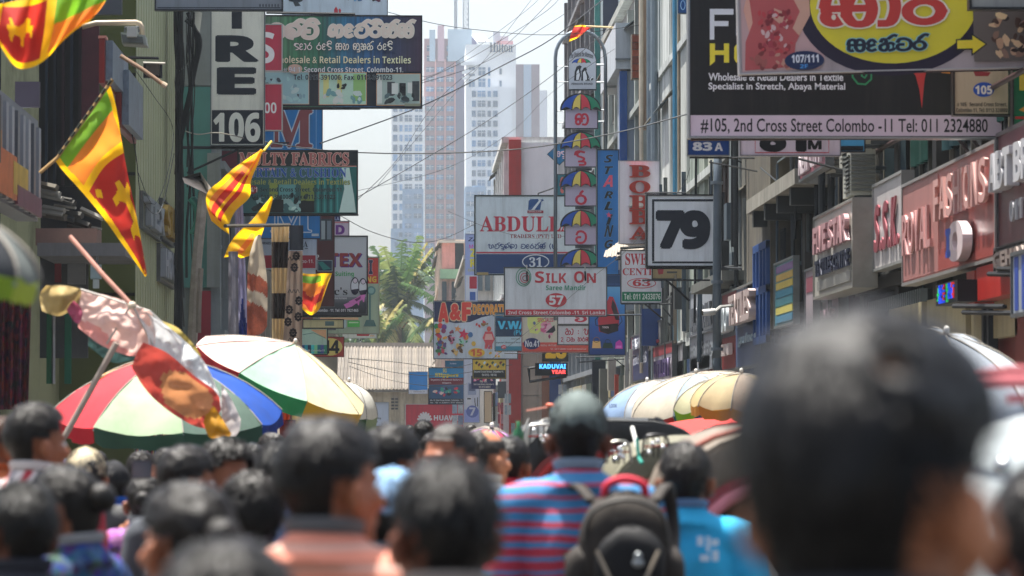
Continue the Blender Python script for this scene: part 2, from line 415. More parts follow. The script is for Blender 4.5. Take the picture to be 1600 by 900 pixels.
# ---------------------------------------------------------------- signs that face down the street
class Sign:
    def __init__(s, name, label, Y, rect, col, frame='#30343a', group=None, th=.14, fw=2.2, roll=0., cat='sign', m=None, rough=.35):
        x0, y0, x1, y1 = rect
        s.Y = Y; s.k = 0; s.rect = rect
        c = W((x0 + x1) / 2, y1, Y)
        s.r = root(name, label, cat, c, group)
        a, b = W(x0, y1, Y), W(x1, y0, Y)
        MB().box(a.x, b.x, Y, Y + th, a.z, b.z).build('panel', m or mat(vinyl(col), rough, var=.1, sc=2.5, grime=.3, bump=.12, stretch=(1, 1, .5)), s.r)
        s.a, s.b = a, b
        if frame:
            f = fw * Y / FPX; e = .018; o = Y - e
            fm = mat(frame, .4, .3, var=.1)
            MB().box(a.x - f, b.x + f, o, Y + th - .01, b.z - .0, b.z + f).build('frame', fm, s.r)
            MB().box(a.x - f, b.x + f, o, Y + th - .01, a.z - f, a.z).build('frame', fm, s.r)
            MB().box(a.x - f, a.x, o, Y + th - .01, a.z, b.z).build('frame', fm, s.r)
            MB().box(b.x, b.x + f, o, Y + th - .01, a.z, b.z).build('frame', fm, s.r)
        s.roll = roll
        if roll: s.r.rotation_euler = (0, R(roll), 0)
    def y(s): s.k += 1; return s.Y - .0015 * s.k
    def _m(s, c, rough=.4): return c if not isinstance(c, (str, tuple)) else mat(vinyl(c), rough, var=.05, sc=4)
    def t(s, text, box, col, style='bold', off=0., out=None, oo=.06, shear=0., name='lettering', em=0, arc=0):
        if out: s.t(text, box, out, style, off + oo, None, 0, shear, 'letter_outline', 0, arc)
        V, F = glyphs(text, style, off)
        return s._put(V, F, box, mat(col, .5, emit=em, var=0) if em else s._m(col), shear, name, arc)
    def _put(s, V, F, box, m, shear, name, arc=0):
        x0, y0, x1, y1 = box; y = s.y()
        a, b = W(x0, y1, s.Y), W(x1, y0, s.Y); w, h = b.x - a.x, b.z - a.z
        mb = MB(); mb.add([(a.x + v[0] * w + shear * v[1] * h, y - v[2], a.z + v[1] * h + arc * h * (1 - (2 * v[0] - 1) ** 2)) for v in V], F)
        return mb.build(name, m, s.r)
    def sin(s, text, box, col, th=.16, out=None, ot=.14):
        if out:
            V, F = sglyphs(text, th + ot); s._put(V, F, box, s._m(out), 0, 'letter_outline')
        V, F = sglyphs(text, th)
        return s._put(V, F, box, s._m(col), 0, 'lettering')
    def p(s, pts, col, name='printed_shape'):
        y = s.y(); mb = MB(); P = [W(a, b, s.Y) for a, b in pts]
        mb.add([(q.x, y, q.z) for q in P], [tuple(t) for t in tessellate_polygon([[Vector((q.x, q.z, 0)) for q in P]])])
        return mb.build(name, s._m(col), s.r)
    def rc(s, x0, y0, x1, y1, col, name='printed_panel'): return s.p([(x0, y0), (x1, y0), (x1, y1), (x0, y1)], col, name)
    def e(s, cx, cy, rx, ry, col, name='printed_oval', n=28, a0=0, a1=360):
        return s.p([(cx + rx * math.cos(R(a0 + (a1 - a0) * i / n)), cy - ry * math.sin(R(a0 + (a1 - a0) * i / n))) for i in range(n)], col, name)
    def ln(s, pts, w, col, name='printed_line', close=False):
        y = s.y(); mb = MB(); k = w * s.Y / FPX / 2
        P = [W(a, b, s.Y) for a, b in pts]
        if close: P.append(P[0])
        n = len(P); vs = []
        for i, q in enumerate(P):
            if close: t = P[(i + 1) % (n - 1)] - P[(i - 1) % (n - 1)]
            else: t = P[min(i + 1, n - 1)] - P[max(i - 1, 0)]
            nn = Vector((-t.z, 0, t.x)).normalized() * k
            vs += [(q.x + nn.x, y, q.z + nn.z), (q.x - nn.x, y, q.z - nn.z)]
        mb.add(vs, [(2 * i, 2 * i + 1, 2 * i + 3, 2 * i + 2) for i in range(n - 1)])
        return mb.build(name, s._m(col), s.r)
    def oval(s, cx, cy, rx, ry, w, col): return s.ln([(cx + rx * math.cos(i * math.pi / 16), cy + ry * math.sin(i * math.pi / 16)) for i in range(32)], w, col, 'printed_ring', True)
    def blobs(s, box, n, cols, r=(2, 5), seed=1, name='printed_picture'):
        """a printed product picture: many small coloured patches in one flat print"""
        rn = random.Random(seed); x0, y0, x1, y1 = box
        cols = [s._m(c) for c in cols]; mb = MB(); y = s.y()
        for i in range(n):
            rr = rn.uniform(*r); cx = rn.uniform(x0 + rr, x1 - rr); cy = rn.uniform(y0 + rr * .6, y1 - rr * .6); a = rn.uniform(0, 3)
            mb.mi(rn.randrange(len(cols))); pts = []
            for j in range(9):
                q = j * 2 * math.pi / 9; k = rr * rn.uniform(.65, 1)
                u, v = k * math.cos(q), k * .6 * math.sin(q)
                g = W(cx + u * math.cos(a) - v * math.sin(a), cy + u * math.sin(a) + v * math.cos(a), s.Y)
                pts.append((g.x, y - i * .00003, g.z))
            mb.add(pts, [tuple(range(9))])
        return mb.build(name, cols, s.r)
    def bar(s, x0, y0, x1, y1, w=4, col='#2c3036', dy=.07, name='support_bar', r2=None):
        a, b = W(x0, y0, s.Y), W(x1, y1, s.Y); k = w * s.Y / FPX / 2
        for q in (a, b): q.y += dy
        return MB().tube([a, b], k, 6).build(name, mat(col, .5, .5, var=.2), s.r)
def wire(label, pts, px=1.4, col='#1c1e20', sag=0, n=24, group='cables strung across the street', name='cable', cat='cable'):
    """pts: (px, py, Y) through which the cable runs"""
    P = crom([W(*p) for p in pts], n)
    if sag:
        for i, p in enumerate(P): p.z -= sag * math.sin(math.pi * i / (n - 1))
    rr = [px * .8 * max(p.y, 8) / FPX / 2 for p in P]; r = sum(rr) / len(rr)
    mb = MB().tube(P, r, 5)
    o = mb.build(name, mat(col, .6, var=.1), off=P[0])
    return tag(o, label, cat, group)
# ================================================================ THE SETTING
asph = mat('#3d3b39', .85, var=.3, sc=1.2, bump=.3)
struct(MB().box(-400, 400, -30, 1300, -.4, 0).build('ground', mat('#4a463f', .95, var=.25, sc=.4)))
struct(MB().add([(-3.3, -10, .004), (4.9, -10, .004), (4.9, 262, .004), (-3.3, 262, .004)], [(0, 1, 2, 3)]).build('road', asph))
for nm, x0, x1 in (('pavement', -5.4, -3.3), ('pavement', 4.9, 6.25)):
    struct(MB().box(x0, x1, -10, 262, 0, .13).build(nm, mat('#77726a', .9, var=.25, sc=2, bump=.2)))
hazem = bpy.data.materials.new('hazy_air'); hazem.use_nodes = True
hn = hazem.node_tree
hn.nodes.remove(hn.nodes['Principled BSDF'])
pv = hn.nodes.new('ShaderNodeVolumePrincipled'); pv.inputs['Color'].default_value = (.8, .9, 1, 1)
pv.inputs['Density'].default_value = .00019; pv.inputs['Anisotropy'].default_value = .3
hn.links.new(pv.outputs[0], hn.nodes['Material Output'].inputs['Volume'])
tag(MB().box(-420, 420, -40, 1320, -1.4, 150).build('haze', hazem), kind='stuff')

RX, LX = 6.2, -4.5
glass = mat('#1c262c', .12, .0, var=.25, sc=.8)
dark = mat('#0d0f12', .7, var=.2)
metal = mat('#5d6266', .45, .6, var=.2, sc=6)
concrete = mat('#8b877c', .9, var=.3, sc=1.6, bump=.35, grime=.55)

def Yr(px): return RX * FPX / (px - 640)     # depth at which the right frontage shows in column px
def Yl(px): return LX * FPX / (px - 640)
def zpx(py, Y): return EYE + (668 - py) * Y / FPX

def building(label, X, sd, Y0, Y1, H, wall, trim, seed, win='#20292e', floor=3.3, ground=True, feats=None, name='shop_building', depth=9., plain=False, led=.26):
    """a street building whose frontage lies in the plane X and faces the street (sd=+1 right side, -1 left side)"""
    rn = random.Random(seed)
    b = root(name, label, 'building', (X, (Y0 + Y1) / 2, 0))
    wall, trim = tuple(min(.8, x * 1.25) for x in srgb(wall)), tuple(min(.8, x * 1.25) for x in srgb(trim))
    wm, tm = mat(wall, .85, var=.2, sc=.7, bump=.3, grime=.7), mat(trim, .8, var=.2, sc=1.3, bump=.3, grime=.6)
    MB().box(X, X + sd * depth, Y0 + .02, Y1 - .02, 0, H).build('wall', wm, b)
    nb = max(1, round((Y1 - Y0) / 3.4)); w = (Y1 - Y0) / nb
    pil = MB().box(X - sd * .18, X, -.17, .17, 0, H - .3).mesh('pillar', tm, (X, 0, 0))
    for i in range(0 if plain else nb + 1):
        y = min(max(Y0 + i * w, Y0 + .2), Y1 - .2)
        o = bpy.data.objects.new('pillar', pil); COL.objects.link(o); o.parent = b; o.location = (0, y - (Y0 + Y1) / 2, 0)
    nf = int((H - .6) // floor)
    for k in range(1, 1 if plain else nf + 1):
        z = k * floor + .1
        MB().box(X - sd * led, X, Y0 + .06, Y1 - .06, z, z + .16).build('floor_ledge', tm, b)
        if z + 2.6 > H: continue
        for i in range(nb):
            yc = Y0 + (i + .5) * w; ww = w * rn.uniform(.3, .38)
            wd = MB().box(X - sd * .03, X, yc - ww, yc + ww, z + .85, z + 2.5).build('window', mat(rn.choice([win, '#26323a', '#1b2024']), .2, var=.3), b)
            fr = MB()
            for yy in (-ww, -ww * .33, ww * .33, ww): fr.box(X - sd * .07, X - sd * .03, yc + yy - .03, yc + yy + .03, z + .8, z + 2.55)
            for zz in (.83, 1.9, 2.52): fr.box(X - sd * .075, X - sd * .03, yc - ww, yc + ww, z + zz - .03, z + zz + .03)
            fr.build('frame', mat(rn.choice(['#3c3a36', '#6f6a5e', '#4b5a60']), .6), wd, off=org(wd) )
            if rn.random() < .45:
                hd = MB().add([(X, yc - ww - .2, z + 2.75), (X, yc + ww + .2, z + 2.75), (X - sd * .4, yc + ww + .2, z + 2.45), (X - sd * .4, yc - ww - .2, z + 2.45),
                               (X, yc - ww - .2, z + 2.72), (X, yc + ww + .2, z + 2.72), (X - sd * .4, yc + ww + .2, z + 2.42), (X - sd * .4, yc - ww - .2, z + 2.42)],
                              [(0, 1, 2, 3), (7, 6, 5, 4), (0, 3, 7, 4), (1, 5, 6, 2), (3, 2, 6, 7)])
                hd.build('window_hood', mat(rn.choice(['#6a6d68', '#4f5a5c', '#7c786a']), .8, var=.3), b)
    if ground:
        for i in range(nb):
            yc = Y0 + (i + .5) * w; c = rn.choice(['#2a2e31', '#5b6468', '#3b2a22', '#243239', '#7b7f7c'])
            op = MB().box(X - sd * .02, X, yc - w * .42, yc + w * .42, 0.13, 2.9).build('shop_opening', mat('#101214', .8), b)
            fas = MB().box(X - sd * .3, X, yc - w * .44, yc + w * .44, 2.55, 3.1).build('shop_fascia', mat(rn.choice(['#6d2226', '#1f3d63', '#8b8a80', '#37463a', '#a79a74']), .5, var=.15, grime=.4), b)
            sh = MB()
            n = 12
            for q in range(n):
                z0 = 1.7 + q * .07
                sh.box(X - sd * .05, X - sd * .02, yc - w * .4, yc + w * .4, z0, z0 + .055)
            sh.build('shutter_slats', mat(c, .5, .4, var=.2), b)['kind'] = 'stuff'
            # goods hung in the doorway
            gm = MB(); cols = ['#9c2f3c', '#c9b27a', '#2d5aa0', '#b8b4aa', '#2f6a4a', '#7d3a70']
            for q in range(7):
                yy = yc - w * .38 + q * w * .11; gm.mi(q % 6)
                pp = [[(X - sd * (.08 + .03 * math.sin(j * 2 + q)), yy + a * w * .045, 1.75 - j * .3) for a in (-1, 0, 1)] for j in range(5)]
                gm.grid(pp)
            gm.build('hanging_goods', [mat(c, .8, trans=.1) for c in cols], b)['kind'] = 'stuff'
    if sd > 0 and not plain and 50 < Y0 < 90:      # service pipes, conduits, meter boxes and grilles that crowd the frontage
        y = Y0 + .5
        while y < Y1 - .4:
            z0 = rn.uniform(2.9, 5.2); z1 = z0 + rn.uniform(1.2, 4.5); d = rn.uniform(.08, .5); c = rn.choice(['#23272a', '#3a3f42', '#5b5f5c', '#6f675a', '#1b1e22', '#45525c'])
            q = rn.random()
            if q < .6: MB().tube([(X - d, y, z0), (X - d + rn.uniform(-.04, .04), y + rn.uniform(-.1, .1), z1)], rn.uniform(.02, .06), 6).build('conduit', mat(c, .6, var=.3), b)
            elif q < .85: MB().box(X - d, X, y, y + rn.uniform(.25, .8), z0, z0 + rn.uniform(.3, 1.4)).build('wall_box', mat(c, .6, var=.3, grime=.4), b)
            else:
                g = MB()
                for k in range(7): g.box(X - d, X - d + .03, y + k * .12, y + k * .12 + .03, z0, z0 + 1.5)
                g.box(X - d, X - d + .03, y, y + .75, z0, z0 + .04).box(X - d, X - d + .03, y, y + .75, z0 + 1.46, z0 + 1.5); g.build('window_grille', mat(c, .6), b)
            y += rn.uniform(.25, .9)
    MB().box(X - sd * .25, X + sd * depth, Y0, Y1, H, H + .22).build('parapet', tm, b)
    if feats: feats(b, X, sd, Y0, Y1, H)
    return b
def pane_grid(b, X0, X1, Y, Z0, Z1):
    pass
def pipe(b, pts, r=.06, col='#6b7074', nm='drainpipe'):
    return MB().tube(pts, r, 8).build(nm, mat(col, .5, .2, var=.2), b)
def ac(label, x, y, z, sd=1, rz=0, group='air conditioning units on the frontages'):
    t = root('air_conditioner', label, 'air conditioner', (x, y, z), group)
    MB().box(x - .16, x + .16, y - .42, y + .42, z, z + .58).build('housing', mat('#9c9c92', .6, var=.15, grime=.35), t)
    g = MB()
    for i in range(9): g.box(x - .15, x + .15, y - .445, y - .42, z + .05 + i * .055, z + .075 + i * .055)
    for i in range(9): g.box(x - .185, x - .16, y - .38, y + .1, z + .05 + i * .055, z + .07 + i * .055)
    g.build('grille', mat('#5f615c', .6), t)
    f = MB().disc((x - .17, y - .14, z + .29), .2, (-1, 0, 0), 20); f.build('fan_disc', mat('#2c2e2d', .7), t)
    k = MB(); k.box(x - .1, x + .35, y - .35, y - .31, z - .05, z); k.box(x - .1, x + .35, y + .31, y + .35, z - .05, z); k.build('bracket', metal, t)
    return t

# ---- right side of the street, near to far
def f_r1(b, X, sd, Y0, Y1, H):
    for i, (y0, y1, c) in enumerate([(39.2, 41.5, '#2f5f58'), (42, 44.6, '#24474a'), (45, 46.4, '#335e50'), (47, 49, '#20343a')]):
        cu = MB(); P = [[(X - .1 - .05 * math.sin(q * 1.7), y0 + (y1 - y0) * q / 14, z) for q in range(15)] for z in (4.8, 6.9)]
        cu.grid(P); cu.build('curtain', mat(c, .8, var=.2), b)
    for z in (5.05, 5.5): pipe(b, [(X - .3, Y0 + .5, z), (X - .3, Y1 - 1, z + .1)], .03, '#3a2320', 'pipe_run')
building('nearest shop building on the street\'s right with dark teal curtained windows above red shop fronts', RX, 1, 30, 50.8, 9.5, '#2f2f2e', '#3c3a37', 1, feats=f_r1)
def f_r2(b, X, sd, Y0, Y1, H):
    # concrete canopy, jutting blocks and columns
    MB().box(X - .75, X, 54.2, 62, 5.1, 5.32).build('canopy_slab', concrete, b)
    for i in range(4): MB().box(X - .72, X, 55 + i * 2, 55.25 + i * 2, 4.85, 5.1).build('canopy_beam', mat('#2d2f2e', .8), b)
    MB().box(X - .5, X, 60.5, 64.8, 3.2, 8).build('rendered_column', mat('#5b5548', .9, var=.35, sc=1.6, bump=.5, grime=.8), b)
    MB().box(X - .34, X, 51.2, 55.9, 3.1, 3.65).build('maroon_band', mat('#4a2a31', .7, var=.25, grime=.4), b)
    MB().box(X - .12, X, 51.2, 53.2, 5.6, 7.9).build('service_door', mat('#9a9a8c', .7, grime=.4), b)
    for y, c in ((61.8, '#274f8d'), (60.6, '#23477f')):
        w = MB()
        for yy in (0, .55, 1.1): w.box(X - .56, X - .5, y + yy, y + yy + .12, 3, 4.6)
        for zz in (3, 3.8, 4.5): w.box(X - .56, X - .5, y, y + 1.2, zz, zz + .12)
        w.build('blue_frame', mat(c, .5), b)
    for y in (52.2, 53.4): pipe(b, [(X - .45, y, 3), (X - .45, y, 7.6)], .05, '#23272a', 'steel_post')
building('grey rendered building with a concrete canopy over its upper windows', RX, 1, 51, 66, 10.5, '#3f3d3a', '#5a564e', 2, feats=f_r2)
def f_r3(b, X, sd, Y0, Y1, H):
    for y in (74.4, 73.3, 72.2, 71.1): MB().box(X - .16, X, y, y + .55, 4.6, 7.8).build('wooden_shutter', mat('#3f3029', .8, var=.3, sc=4, stretch=(1, 1, .2)), b)
    for y, c in ((69.8, '#6f7a7c'), (68.6, '#8a9193'), (67.2, '#66645c')): MB().box(X - .3, X - .02, y, y + .9, 3.2, 9).build('pilaster', mat(c, .8, var=.2, grime=.5), b)
    MB().box(X - .7, X, 67.5, 74.8, 4.25, 4.42).build('rain_ledge', mat('#62645f', .85, var=.3, grime=.5), b)
building('brown grey building with tall wooden shutters between pilasters', RX, 1, 66.2, 75, 12, '#45443f', '#6a6c68', 3, feats=f_r3)
def f_r4(b, X, sd, Y0, Y1, H):
    for y, w, c in ((75.4, 1.6, '#a9aa9c'), (78, 1.4, '#9fa79a'), (80.4, 1.6, '#8f9a90'), (83, 1.8, '#b9bcb6'), (86, 1.4, '#a8aea9'), (88.4, 2.6, '#c2c6c2'), (92.2, 2.0, '#9fa7a9')):
        MB().box(X - .2, X, y, y + w, 0, 13.4).build('buttress', mat(c, .85, var=.15, sc=.8, bump=.2, grime=.75), b)
    MB().box(X - .25, X - .1, 84.8, 85.1, 5, 13).build('timber_strip', mat('#8a7d6a', .9, var=.3), b)
    pipe(b, [(X - .35, 91.6, 0), (X - .35, 91.6, 13)], .09, '#7d8a92'); pipe(b, [(X - .3, 85.2, 3), (X - .3, 85.2, 13)], .05, '#4f9ac0')
building('tall whitewashed building with stained buttresses and drainpipes', RX, 1, 75.2, 95, 14, '#8f9492', '#a9adaa', 4, feats=f_r4)
def f_r5(b, X, sd, Y0, Y1, H):
    z1, z0 = zpx(35, 106), zpx(205, 106)
    # white box bay jutting over the pavement
    bay = MB().box(X - .62, X, 103.8, 112, z0 + 1.55, z1 - .2).build('box_bay', mat('#b9c0c6', .55, var=.08, sc=.8, grime=.22), b)
    MB().box(X - .63, X + .3, 103.7, 103.8, zpx(92, 103.8), zpx(91, 103.8) + .03).build('panel_joint', mat('#6b7278', .6), bay, off=org(bay))
    MB().box(X - .5, X - .3, 103.9, 104.2, z0 - 4.5, z0 + 1.5).build('blue_strip', mat('#1d4c8c', .5), b)
    MB().box(X - .45, X, 104, 106, z0 - 5, z0 + 1.5).build('panel_wall', mat('#98a1aa', .6, grime=.2), b)
    # exposed brick return beside the bay, every brick its own piece
    bm_ = [MB().box(0, .3, 0, .1, 0, .17).mesh('brick', mat(c, .9, var=.25, sc=9, bump=.4)) for c in ('#9c5138', '#8a452f', '#a65c40', '#7e4433')]
    rn = random.Random(3); Yb = 101.2
    xa, xb = W(988, 0, Yb).x, W(999, 0, Yb).x; za, zb = zpx(120, Yb), zpx(54, Yb)
    MB().box(xa - .02, xb + .05, Yb, Yb + .4, za - .03, zb + .05).build('brick_backing', mat('#6d655a', .95), b)
    r = 0; z = za
    while z < zb - .1:
        x = xa - .0 + (r % 2) * -.0
        o = bpy.data.objects.new('brick', rn.choice(bm_)); COL.objects.link(o); o.parent = b
        o.location = Vector((x, Yb - .06 - rn.uniform(0, .02), z)) - b.location; o.scale.x = (xb - xa) / .3
        z += .19; r += 1
    Y2 = 95.6
    MB().box(W(1000, 0, Y2).x, W(1011, 0, Y2).x, Y2, Y2 + .5, zpx(200, Y2), zpx(-40, Y2)).build('timber_panel', mat('#9b8672', .85, var=.25, sc=5, stretch=(1, 1, .15), grime=.3), b)
    for pxx, c, r_ in ((1015.5, '#7e8c97', .09), (1002, '#c9bca8', .05)): 
        q = W(pxx, 0, 95.4).x; pipe(b, [(q, 95.4, 3), (q, 95.4, 13.4)], r_, c)
    MB().box(W(1019, 0, 95.6).x, W(1032, 0, 95.6).x, 95.6, 96, 4, 13.4).build('recess_shade_box', mat('#2b3138', .7, var=.4, sc=4), b)  # solid box, its dark colour stands in for the shade of a recess
building('narrow building with a white box bay and a strip of bare brick beside it', RX, 1, 95.7, 119.6, 13.5, '#7a7d7e', '#90958f', 5, feats=f_r5)
def f_r6(b, X, sd, Y0, Y1, H):
    Y = Y0 - .12
    x = lambda p: W(p, 0, Y).x
    for a, c_, col, t in ((929, 938, '#2f6f6b', .15), (938, 942, '#b8c2c4', .2), (942, 966, '#232b40', .1), (966, 969, '#c0c6c8', .2), (969, 985, '#2a2438', .1), (985, 1003, '#6f6f68', .12)):
        MB().box(x(a), x(c_) - .01, Y - t, Y0 + .02, 3, H - .3).build('glazed_strip' if col in ('#232b40', '#2a2438') else 'cladding_strip', mat(col, .3 if col[1] == '2' else .6, var=.15), b)
    for z in (5, 8, 11, 13.5): MB().box(x(942), x(966), Y - .14, Y - .1, z, z + .1).build('transom', mat('#5a6468', .5), b)
building('dark glazed tower block with a teal strip beside the narrow building', RX, 1, 121, 149.5, 18.5, '#51555c', '#6a6f73', 6, feats=f_r6, name='office_building')
def f_r7(b, X, sd, Y0, Y1, H):
    Y = Y0 - .05; x = lambda p: W(p, 0, Y).x; z = lambda p: zpx(p, Y)
    MB().box(x(795), x(814), Y - .25, Y0 + .02, 0, z(218)).build('red_pilaster', mat('#a8322f', .7, var=.12, grime=.25), b)
    MB().box(x(814), x(872), Y - .04, Y0 + .02, z(424), z(222)).build('stained_render', mat('#e4e8ec', .9, var=.08, sc=.5, grime=.14), b)
    # lower storeys: beige joints
    for i in range(4):
        for j in range(3):
            MB().box(x(816) + j * .62, x(816) + (j + 1) * .62 - .02, Y - .12, Y0, .6 + i * 1.15, .6 + (i + 1) * 1.15 - .03).build('cladding_panel', mat('#a89a8c', .75, var=.12, grime=.2), b)
    for a, c_, col in ((846, 858, '#8a5b45'), (858, 876, '#1c3f78'), (890, 900, '#7a8288'), (900, 906, '#b9a98c'), (906, 912, '#8a5b45')):
        MB().box(x(a), x(c_) - .01, Y - .3, Y - .13, 1, z(562)).build('shop_panel', mat(col, .6, var=.15), b)
    MB().box(x(783), x(795), Y + .3, Y + 3, 0, 4.9).build('red_wall', mat('#94302f', .8), b)
building('white rendered building with a red corner pilaster behind the stacked parasol sign', 3.85, 1, 150, 168, zpx(222, 150), '#c4c6c6', '#b6b8b6', 7, feats=f_r7)
def f_r8(b, X, sd, Y0, Y1, H):
    Y = Y0 - .05; x = lambda p: W(p, 0, Y).x; z = lambda p: zpx(p, Y)
    MB().box(x(691), x(711), Y - .4, Y0 + .02, z(421), z(377)).build('pink_panel', mat('#c98f86', .8, grime=.2), b)
    MB().box(x(711), x(725), Y - .1, Y0 + .02, z(421), z(380)).build('dark_window', glass, b)
    MB().box(x(688), x(745), Y - .6, Y0 + .02, z(436), z(421)).build('green_band', mat('#87a88a', .8, grime=.3), b)
    MB().box(x(686), x(735), Y - .7, Y0 + 1, z(380), z(377)).build('roof_edge', mat('#b9b4aa', .7), b)
    for i in range(3): MB().box(x(691 + i * 15), x(698 + i * 15), Y - .1, Y0 + .02, z(470), z(440)).build('window', mat('#4d5a60', .3), b)
building('low pink and green building at the far end beside the coconut palms', 1.9, 1, 230, 262, zpx(380, 230), '#c4a79d', '#bfae9f', 8, feats=f_r8)
def f_r9(b, X, sd, Y0, Y1, H):
    Y = Y0 - .05; x = lambda p: W(p, 0, Y).x; z = lambda p: zpx(p, Y)
    for i in range(4):
        for j in range(3):
            w = MB().box(x(746 + i * 12), x(754 + i * 12), Y - .06, Y0 + .02, z(498 - j * 44), z(470 - j * 44)).build('window', mat('#55646a', .3, var=.3), b)
            MB().box(x(745 + i * 12), x(755 + i * 12), Y - .1, Y - .05, z(500 - j * 44), z(499 - j * 44)).build('sill', mat('#a8a49a', .8), w, off=org(w))
building('pale building with small windows behind the hanging phone sign', 2.9, 1, 190, 229, zpx(405, 190), '#b7b0a6', '#a8a096', 9, feats=f_r9)

# ---- left side of the street
def f_l1(b, X, sd, Y0, Y1, H):
    Y = 60; 
    def fb(x0, x1, y0, y1, col, nm, t=.2, dy=0, **k): MB().box(W(x0, 0, Y + dy).x, W(x1, 0, Y + dy).x, Y + dy - t, Y + dy, zpx(y1, Y + dy), zpx(y0, Y + dy)).build(nm, mat(col, .7, var=.2, **k), b)
    fb(62, 130, -30, 292, '#07080a', 'doorway_shade_sheet', .05)  # black sheet in place of the shade inside the open recess
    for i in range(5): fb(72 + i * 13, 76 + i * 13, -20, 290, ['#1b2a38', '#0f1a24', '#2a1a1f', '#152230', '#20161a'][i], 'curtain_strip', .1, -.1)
    fb(126, 156, 42, 195, '#4c2129', 'maroon_panel', .12)
    fb(66, 160, 362, 388, '#7a5f55', 'balcony_slab', .9, sc=3)
    rn = random.Random(5)
    for i in range(16):
        x = rn.uniform(66, 150); y = 280 + (x - 66) * .5 + rn.uniform(-6, 48)
        MB().tube([W(x - 12, y, 59.4), W(x + 22, y + rn.uniform(4, 16), 59.2)], rn.uniform(.02, .06), 5).build('stored_pipe', mat(rn.choice(['#3a3833', '#8d8a80', '#25282a', '#5c564a']), .7), b)
    fb(66, 160, 285, 362, '#15171a', 'balcony_shade_sheet', .1, .1)  # near-black sheet painting the shade behind the stored pipes
    MB().box(W(70, 0, 58).x, W(205, 0, 58).x, 57, 60, zpx(405, 58), zpx(385, 58)).build('awning_slab', mat('#77787a', .7, grime=.4), b)
    fb(65, 140, 400, 560, '#57595b', 'shop_wall', .06, -.05, grime=.4)
    fb(88, 98, 405, 442, '#8a2428', 'red_board', .1, -.2); fb(108, 136, 405, 445, '#8e9296', 'price_board', .1, -.2)
    for x0, c in ((76, '#1f6b43'), (104, '#177356'), (84, '#c9cdd0')): fb(x0, x0 + (10 if c != '#c9cdd0' else 5), 490, 600, c, 'hanging_strip', .1, -.3)
building('cluttered shop building on the near left with a balcony full of pipes', -6.4, -1, 34, 60.2, 9, '#34363a', '#44474a', 11, feats=f_l1, plain=True)
def f_l2(b, X, sd, Y0, Y1, H):
    Y = Y0 - .02
    MB().box(W(96, 0, Y).x, W(213, 0, Y).x, Y - .1, Y + .05, 0, H - .4).build('olive_wall', mat('#4c5423', .7, var=.12, sc=1.5), b)
    for z in (zpx(275, Y), zpx(463, Y), zpx(120, Y)): MB().box(W(100, 0, Y).x, W(213, 0, Y).x, Y - .13, Y - .1, z, z + .05).build('panel_joint', mat('#15180c', .8), b)
    ribs = MB()
    y = Y0 + .1
    me = MB().box(X, X + .07, 0, .5, 2.9, H - .2).mesh('cladding_sheet', mat('#a9ae88', .6, var=.07, sc=2, grime=.25), (X, 0, 0))
    while y < Y1 - .5:
        o = bpy.data.objects.new('cladding_sheet', me); COL.objects.link(o); o.parent = b; o.location = (0, y - b.location.y, 0); y += .62
building('building clad in sage green sheets with an olive end wall', LX, -1, 62, 73.6, 11, '#a3a784', '#8c9070', 12, feats=f_l2, plain=True)
def f_l3(b, X, sd, Y0, Y1, H):
    Y = Y0 - .02; x = lambda p: W(p, 0, Y).x; z = lambda p: zpx(p, Y)
    MB().box(x(268), x(331), Y - .06, Y + .1, z(134), z(0) + 1).build('grey_panel', mat('#6e757a', .5, var=.1, grime=.25), b)
    MB().box(x(268), x(331), Y - .06, Y + .1, z(450), z(136)).build('teal_panel', mat('#3f7474', .5, var=.1, grime=.2), b)
    MB().box(x(300), x(331), Y - .09, Y - .06, z(600), z(455)).build('crimson_panel', mat('#8a2034', .5, var=.1), b)
    MB().box(x(325), x(345), Y - .14, Y - .1, z(450), z(240)).build('grey_pier', mat('#7c8387', .6, grime=.3), b)
building('building with grey and teal end panels behind the cable pole', -3.87, -1, 75, 89.5, 12, '#6a7276', '#7a8286', 13, feats=f_l3)
building('plain pale building on the left behind the hanging fabric rolls', -4.1, -1, 90, 112, 11, '#9a948a', '#8a857c', 14)
building('brick red building on the left behind the shoe sign', -3.9, -1, 113, 148, zpx(345, 113), '#7e3430', '#8f4a40', 15)
building('far left building with a cream frontage before the tin roofed shed', -4.3, -1, 150, 220, 9.5, '#a49a86', '#8f8672', 16)

